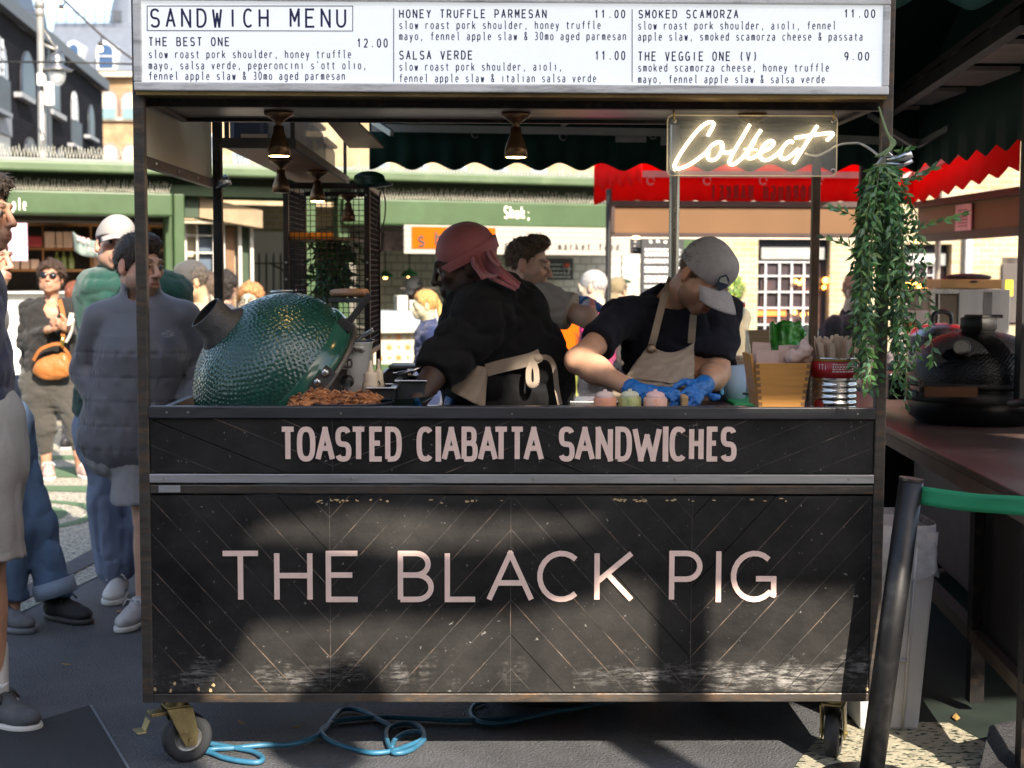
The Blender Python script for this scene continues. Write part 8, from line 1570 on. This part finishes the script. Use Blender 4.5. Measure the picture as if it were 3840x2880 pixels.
pk_=M('pale pink trainer',(.45,.30,.26),.7,0,.08); shoe(t,(W(178,1788,Y5-.25).x,Y5-.22,0),(aA.x,Y5+.05,0),pk_,wsl,.048,laces=wsl); shoe(t,(W(372,1775,Y5-.1).x-.04,Y5-.16,0),(aB.x-.02,Y5+.03,0),pk_,wsl,.048,laces=wsl)
o=MB().prism([jz(u,v,Y5-.34) for u,v in ((432,1075),(462,1068),(480,995),(450,990))],(0,.012,0)).build('phone',M('cream phone case',(.72,.66,.50),.4),None,bevel=.003); tag(o,'cream cased phone in the hands of the woman in sunglasses','phone')
leather=M('tan leather',(.36,.125,.03),.42,0,.14,8,bump=.15,bscale=120); b=thing('handbag','tan leather shoulder bag hanging in front of the woman in sunglasses','bag',jz(340,1340,Y5-.2))
bp=[(218,1310),(240,1375),(275,1430),(318,1446),(380,1432),(440,1400),(466,1365),(455,1300),(425,1225),(400,1215),(330,1265),(260,1300)]
sdf_mesh('bag_body',[ECap(jz(270,1345,Y5-.2),jz(420,1320,Y5-.2),(.062,.04),(.085,.04),(0,0,1),k=.03),Ell(jz(335,1365,Y5-.2),(.14,.04,.072),None,.03)],leather,b,cell=.008,disp=folds(.004,12))
m=MB(); 
def bstrap(pts,w_): 
    c=cat([jz(*q) for q in pts],5)
    for i in range(len(c)-1): m.beam(c[i],c[i+1]+(c[i+1]-c[i])*.08,w_,.006,(0,1,0))
bstrap([(385,905,Y5-.10),(405,980,Y5-.16),(412,1070,Y5-.22),(405,1180,Y5-.235)],.032); bstrap([(218,1300,Y5-.2),(260,1230,Y5-.23),(340,1195,Y5-.24),(395,1192,Y5-.24)],.024); bstrap([(408,1215,Y5-.22),(440,1250,Y5-.22),(462,1300,Y5-.2)],.02); m.build('strap',leather,b)
m=MB(); m.tube([jz(405,1140,Y5-.25),jz(406,1180,Y5-.25),jz(405,1215,Y5-.24)],.014,6); m.build('gold_clasp',M('gold ring',(.6,.42,.12),.25,.95),b)
m=MB(); c=cat([jz(475,1030,Y5-.33),jz(465,1100,Y5-.28),jz(445,1150,Y5-.26),jz(428,1180,Y5-.25)],6); m.tube(c,.012,6); o=m.build('phone_lanyard',M('pale rope',(.62,.6,.54),.8)); tag(o,'pale rope lanyard trailing from the cream phone','lanyard')
# ---------------------------------------------------------------- two men at the left edge
Y6=.52; t=thing('person','man in navy jacket and light grey shorts cut off by the left edge, looking right','person',(W(-60,2700,Y6).x,Y6,0))
hd=Head(W(-78,800,Y6),(.995,-.10,-.04),(0,0,1),1.06)
hx_=W(-30,1700,Y6); nk=hd.L(0,.04,-.19); hipz=W(0,1650,Y6).z; sx_=hd.C.x-.03; 
P=hd.prims()+[Cone(hd.L(0,.03,-.05),nk,.056,.06,.04),ECap((sx_-.07,Y6,nk.z-.1),(sx_-.07,Y6,hipz),(.08,.12),(.08,.12)),Cone((sx_-.05,Y6-.13,nk.z-.08),(sx_-.05,Y6+.13,nk.z-.08),.05,.05)]
kn=W(-40,2090,Y6-.05); an=W(-20,2520,Y6-.05); P+=limb((hx_.x-.02,Y6-.08,hipz-.1),(kn.x,Y6-.08,kn.z),(an.x,Y6-.05,.13),.085,.062,.040)+[Ell((kn.x-.01,Y6-.06,kn.z-.16),(.055,.055,.11),None,.04)]+limb((hx_.x-.05,Y6+.12,hipz-.1),(kn.x-.1,Y6+.15,kn.z),(an.x-.15,Y6+.2,.13),.085,.062,.04)
body(t,P,hd,TAN,.3,(.05,.03,.02)); hd.eyes(t)
hd.hair(t,hairmat('dark brown hair',(.035,.024,.017)),.018,.05,-.02,-.05,.014,extra=[hd.E((0,-.055,.09),(.05,.045,.04),.03)])
nv=M('navy shell cloth',(.022,.030,.075),.6,0,.2,9,bump=.2,bscale=150,sheen=.2); jz_=W(0,1690,Y6).z
P=[ECap((sx_-.06,Y6,nk.z-.08),(sx_-.03,Y6,hipz+.02),(.155,.22),(.165,.21),k=.06),Cone((sx_-.02,Y6-.2,nk.z-.08),(sx_-.05,Y6-.27,nk.z-.4),.085,.075,.05),Cone((sx_-.05,Y6-.27,nk.z-.4),(sx_-.0,Y6-.27,hipz-.02),.073,.062,.05),Cone(nk+Vector((-.01,0,-.04)),nk+Vector((0,0,.03)),.085,.08,.04)]
sdf_mesh('jacket',P,nv,t,cell=.0095,disp=folds(.010,8,(1,1,1.2),4))
P=[ECap((hx_.x-.04,Y6,hipz+.06),(hx_.x-.04,Y6,hipz-.1),(.15,.2),(.16,.2)),Cone((hx_.x-.04,Y6-.09,hipz-.05),(kn.x+.02,Y6-.085,kn.z-.04),.145,.122,.04),Cone((hx_.x-.05,Y6+.11,hipz-.05),(kn.x-.1,Y6+.15,kn.z),.135,.12,.04),Half((0,0,kn.z-.0),(0,0,-1),.003)]
sdf_mesh('shorts',P,cloth('pale heather jersey',(.42,.40,.375),.95,50,.08,.1,.4,400),t,cell=.0085,disp=folds(.006,7,(1.2,1,.6),9))
sdf_mesh('sock',[Cone((an.x,Y6-.05,.27),(an.x,Y6-.05,.10),.046,.045,.01)],M('white sock',(.72,.71,.7),.9,0,.05,60,stretch=(1,1,6)),t,cell=.006)
gs=M('slate suede trainer',(.075,.082,.095),.8,0,.35,14,dirt=(.2,.19,.17),dscale=9,damt=.4); sh_=shoe(t,(W(150,2700,Y6-.1).x,Y6-.12,0),(an.x-.07,Y6-.03,0),gs,wsl,.052,laces=blackplastic,ankle=.11); shoe(t,(an.x+.0,Y6+.15,0),(an.x-.26,Y6+.22,0),gs,wsl,.05)
m=MB(); q=W(8,2572,Y6-.115); m.prism([q+Vector((x,0,z)) for x,z in ((-.018,.004),(-.012,-.008),(.0,-.006),(.020,.010),(.0,.0),(-.010,-.001))],(0,.02,0)); m.build('side_logo',chalk,sh_)
Y7=1.98; t=thing('person','man in black jacket and turned up blue jeans behind the man at the left edge','person',(W(60,2300,Y7).x,Y7,0))
hd=Head(W(-46,975,Y7),(.94,-.3,0),(0,0,1),1.05); nk=hd.L(0,.04,-.19); hp=W(-25,1640,Y7); anA=W(205,2205,Y7-.02); knA=W(130,1960,Y7); anB=W(40,2300,Y7-.1); knB=W(40,2000,Y7-.1)
P=hd.prims()+[Cone(hd.L(0,.03,-.05),nk,.056,.06,.04),ECap((hd.C.x-.06,Y7,nk.z-.1),hp+Vector((-.08,0,0)),(.09,.13),(.09,.12))]+limb(hp+Vector((.03,.1,-.03)),knA,anA,.085,.06,.04)+limb(hp+Vector((0,-.1,-.03)),knB,anB,.085,.06,.04)
body(t,P,hd,PALE,.3); hd.hair(t,hairmat('brown hair',(.13,.072,.035)),.012,.05,-.02,-.05,.008)
P=[ECap((hd.C.x-.06,Y7,nk.z-.08),(hp.x-.09,Y7,hp.z-.02),(.13,.2),(.15,.2),k=.06),Cone((hd.C.x-.05,Y7-.2,nk.z-.1),(hd.C.x+.02,Y7-.22,nk.z-.42),.08,.065,.03),Cone((hd.C.x+.02,Y7-.22,nk.z-.42),(hp.x-.02,Y7-.2,hp.z+.02),.066,.056,.03)]
sdf_mesh('jacket',P,cloth('black shell',(.018,.018,.020),.7,9,.2,.15),t,cell=.0095,disp=folds(.010,8,(1,1,1.3),8))
dn=cloth('mid blue denim',(.085,.145,.25),.85,9,.25,.05,.4,300)
P=[ECap(hp+Vector((0,0,.05)),hp+Vector((0,0,-.06)),(.17,.2),(.17,.2)),Cone(hp+Vector((.03,.08,-.03)),knA,.11,.088,.04),Cone(knA,anA,.088,.080,.04),Cone(hp+Vector((0,-.08,-.03)),knB,.11,.088,.04),Cone(knB,anB+Vector((0,0,.08)),.088,.080,.04),Half((0,0,anA.z-.035),(0,0,-1),.003)]
sdf_mesh('jeans',P,dn,t,cell=.0085,disp=folds(.008,8,(1.4,1,.8),11)); dr=(anA-knA).normalized(); MB().lathe([(.086,-.035),(.096,-.033),(.094,.035),(.086,.037)],axisM(anA-dr*.0,dr),28).build('turn_up',cloth('pale denim inside',(.20,.27,.37),.9,12,.15),t)
bsu=M('black suede',(.014,.014,.016),.75,0,.3,12); shoe(t,(W(345,2270,Y7-.06).x,Y7-.1,0),(W(165,2290,Y7+.02).x,Y7+.04,0),bsu,M('dark gum sole',(.03,.03,.032),.6),.05,laces=blackplastic); shoe(t,(W(120,2340,1.72).x,1.72,0),(W(-20,2340,1.86).x-.08,1.9,0),gs,M('slate sole',(.12,.13,.15),.6),.05)
# ---------------------------------------------------------------- people farther off
def passer(u,v,Y,F,label,shirt,hairc,skin=(.40,.23,.16),cap=None,hstyle='short',trou=(.03,.03,.04),sc=1.0,lean=0,arm=None,glasses=False,group=None,seat=False):
    C=W(u,v,Y); t=thing('person',label,'person',(C.x,Y,0),group); hd=Head(C,F,(lean,0,1),sc); f=Vector(F); f.z=0; f.normalize(); sd=Vector((-f.y,f.x,0)); nk=hd.L(0,.04,-.17); H=C.z; hz=.52*H; kz_=.28*H; cc=Vector((C.x-.0,Y,0))-f*.04
    at_=lambda s_,ff,z:cc+sd*s_+f*ff+Vector((0,0,z))
    shz=nk.z-.05; P=hd.prims()+[Cone(hd.L(0,.03,-.05),nk,.054,.06,.04),ECap(at_(0,0,shz-.1),at_(0,0,hz),(.15,.09),(.14,.09),sd)]
    el=[at_(s_*.24,-.02,shz-.29) for s_ in (-1,1)]; wr=[at_(s_*.20,.16,shz-.38) for s_ in (-1,1)]
    for i,s_ in enumerate((-1,1)): P+=limb(at_(s_*.18,0,shz-.03),el[i],wr[i],.045,.036,.026)+hand(wr[i],f*.9+Vector((0,0,-.2)),(0,0,-1),s_,sc=.95)+limb(at_(s_*.09,0,hz),at_(s_*.1,.02,kz_),at_(s_*.1,-.01,.08),.08,.055,.036)
    skin=tuple(min(q,.44) for q in skin); body(t,P,hd,skin,.25 if hstyle!='long' else 0,(.06,.04,.03),.009)
    hm=hairmat('hair %.3f %.3f'%(hairc[0],hairc[2]),hairc)
    if hstyle=='long': hd.hair(t,hm,.022,.055,-.06,-.13,.010,.008,extra=[hd.E((0,.05,-.06),(.08,.055,.10),.03)])
    elif hstyle=='tail': hd.hair(t,hm,.014,.055,-.03,-.06,.006,.008); a=hd.L(0,.115,.03); sdf_mesh('ponytail',[Cone(a,hd.L(.01,.15,-.08),.026,.03),Cone(hd.L(.01,.15,-.08),hd.L(.01,.14,-.28),.03,.012)],hm,t,cell=.008,disp=lambda p:.008*vnoise(p*A3([1,1,.3]),60,2))
    elif hstyle=='bald': hd.hair(t,hm,.004,.02,-.03,-.06,.003,.008,extra=[])
    else: hd.hair(t,hm,.012,.05,-.02,-.05,.009,.008)
    if cap: hd.cap(t,cloth('cap cloth %.3f %.3f'%(cap[0],cap[1]),cap))
    if glasses:
        m=MB(); [m.tube([hd.L(q*.034+.022*math.cos(a),-.108,.004+.016*math.sin(a)) for a in [i*.7 for i in range(10)]],.0022,4) for q in (-1,1)]; m.build('glasses',blackplastic,t)
    sm_=cloth('shirt %.3f %.3f %.3f'%shirt,shirt,.9,9,.18); P=[ECap(at_(0,0,shz-.06),at_(0,0,hz-.02),(.19,.115),(.175,.12),sd,k=.06),Cone(at_(-.17,0,shz-.02),at_(.17,0,shz-.02),.065,.065,.05),Cone(nk+Vector((0,0,-.03)),nk+Vector((0,0,.0)),.075,.072,.03)]
    for i,s_ in enumerate((-1,1)): P+=[Cone(at_(s_*.18,0,shz-.03),el[i],.066,.055,.04),Cone(el[i],el[i].lerp(wr[i],.85),.053,.042,.03)]
    sdf_mesh('top',P,sm_,t,cell=.012,disp=folds(.011,9,(1,1,1.4),int(u)%17))
    sdf_mesh('trousers',[ECap(at_(0,0,hz+.05),at_(0,0,hz-.05),(.165,.12),(.17,.12),sd)]+[Cone(at_(s_*.09,0,hz),at_(s_*.1,0,.09),.10,.06,.05) for s_ in (-1,1)],cloth('trousers %.3f'%trou[2],trou),t,cell=.014,disp=folds(.009,8))
    for s_ in (-1,1): shoe(t,at_(s_*.1,.18,0),at_(s_*.1,-.09,0),blackplastic,wsl)
    return t
passer(716,1058,5.2,(-.85,-.45,-.3),'man in dark cap and beige jacket bending between the two left cart posts',(.42,.33,.23),(.10,.08,.06),(.55,.30,.18),cap=(.06,.058,.056))
passer(938,1128,6.2,(-.1,-1,-.05),'ginger blonde woman in glasses just behind the big green grill',(.5,.47,.42),(.42,.20,.075),(.62,.38,.28),hstyle='long',glasses=True)
passer(848,1075,7.6,(.3,.95,0),'dark haired person seen from behind near the iron fence',(.05,.05,.06),(.02,.015,.012),hstyle='long')
passer(785,1085,7.0,(.2,.95,0),'long haired person in pale top half behind the rear left cart post',(.55,.5,.42),(.09,.06,.04),hstyle='long')
passer(290,1112,8.2,(.5,.85,-.2),'red haired person in a light blue shirt seen from behind beside the left kiosk',(.33,.44,.60),(.20,.06,.03))
passer(1590,1145,7.2,(-.97,-.2,-.05),'girl with a long blonde ponytail in a navy top walking left past the tiled counter',(.018,.028,.085),(.50,.29,.09),(.66,.40,.26),hstyle='tail',trou=(.02,.03,.08),sc=.93)
passer(2218,1078,6.0,(-.9,.35,-.05),'balding grey haired man in a bright pink top, facing left',(.62,.015,.17),(.42,.41,.40),(.62,.38,.29),hstyle='bald')
passer(2312,1098,8.6,(-.5,-.8,-.3),'person in a tan hat and green apron inside the white tiled kiosk',(.10,.14,.12),(.12,.08,.05),(.5,.3,.2),cap=(.20,.16,.09))
passer(1552,1082,11.9,(-.6,-.7,-.4),'cook in a grey cap and dark shirt inside the white tiled kiosk',(.03,.03,.035),(.02,.02,.02),(.10,.055,.04),cap=(.34,.33,.32))
passer(3465,1160,6.6,(-.3,-.95,.0),'dark haired woman with sunglasses on her head left of the steel cabinet',(.35,.3,.28),(.05,.035,.03),(.6,.36,.27),hstyle='long')
passer(3215,1098,5.9,(.5,-.85,-.2),'fair person in a black top half hidden behind the trailing plant',(.02,.02,.022),(.30,.2,.12),(.62,.4,.3))
# behind the camera: an unseen ball and slab added to cast shadows on the cart
def cast(x,z,t): p=Vector((x,0,z))+SUN*t; return p
p=cast(W(1265,2690,0).x,W(1265,2690,0).z,6.6); t=thing('shadow_ball','unseen ball on a pole added to drop a round shadow on the cart','street lamp',(p.x,p.y,0)); MB().ball(p,.15,20).build('globe',M('opal ball',(.7,.7,.68),.3),t); MB().cyl((p.x,p.y,0),p-Vector((0,0,.11)),.035).build('pole',ironm,t)
pa,pb=cast(W(2470,2055,0).x,W(2470,2055,0).z,6.4),cast(W(2655,2055,0).x,W(2655,2055,0).z,6.4)
o=MB().box((pa.x,pa.y-.04,0),(pb.x,pa.y+.04,pa.z)).build('shadow_slab',M('grey totem',(.2,.2,.21),.5),None,bevel=.01); tag(o,'unseen tall narrow slab added to drop an upright shadow on the cart','slab')
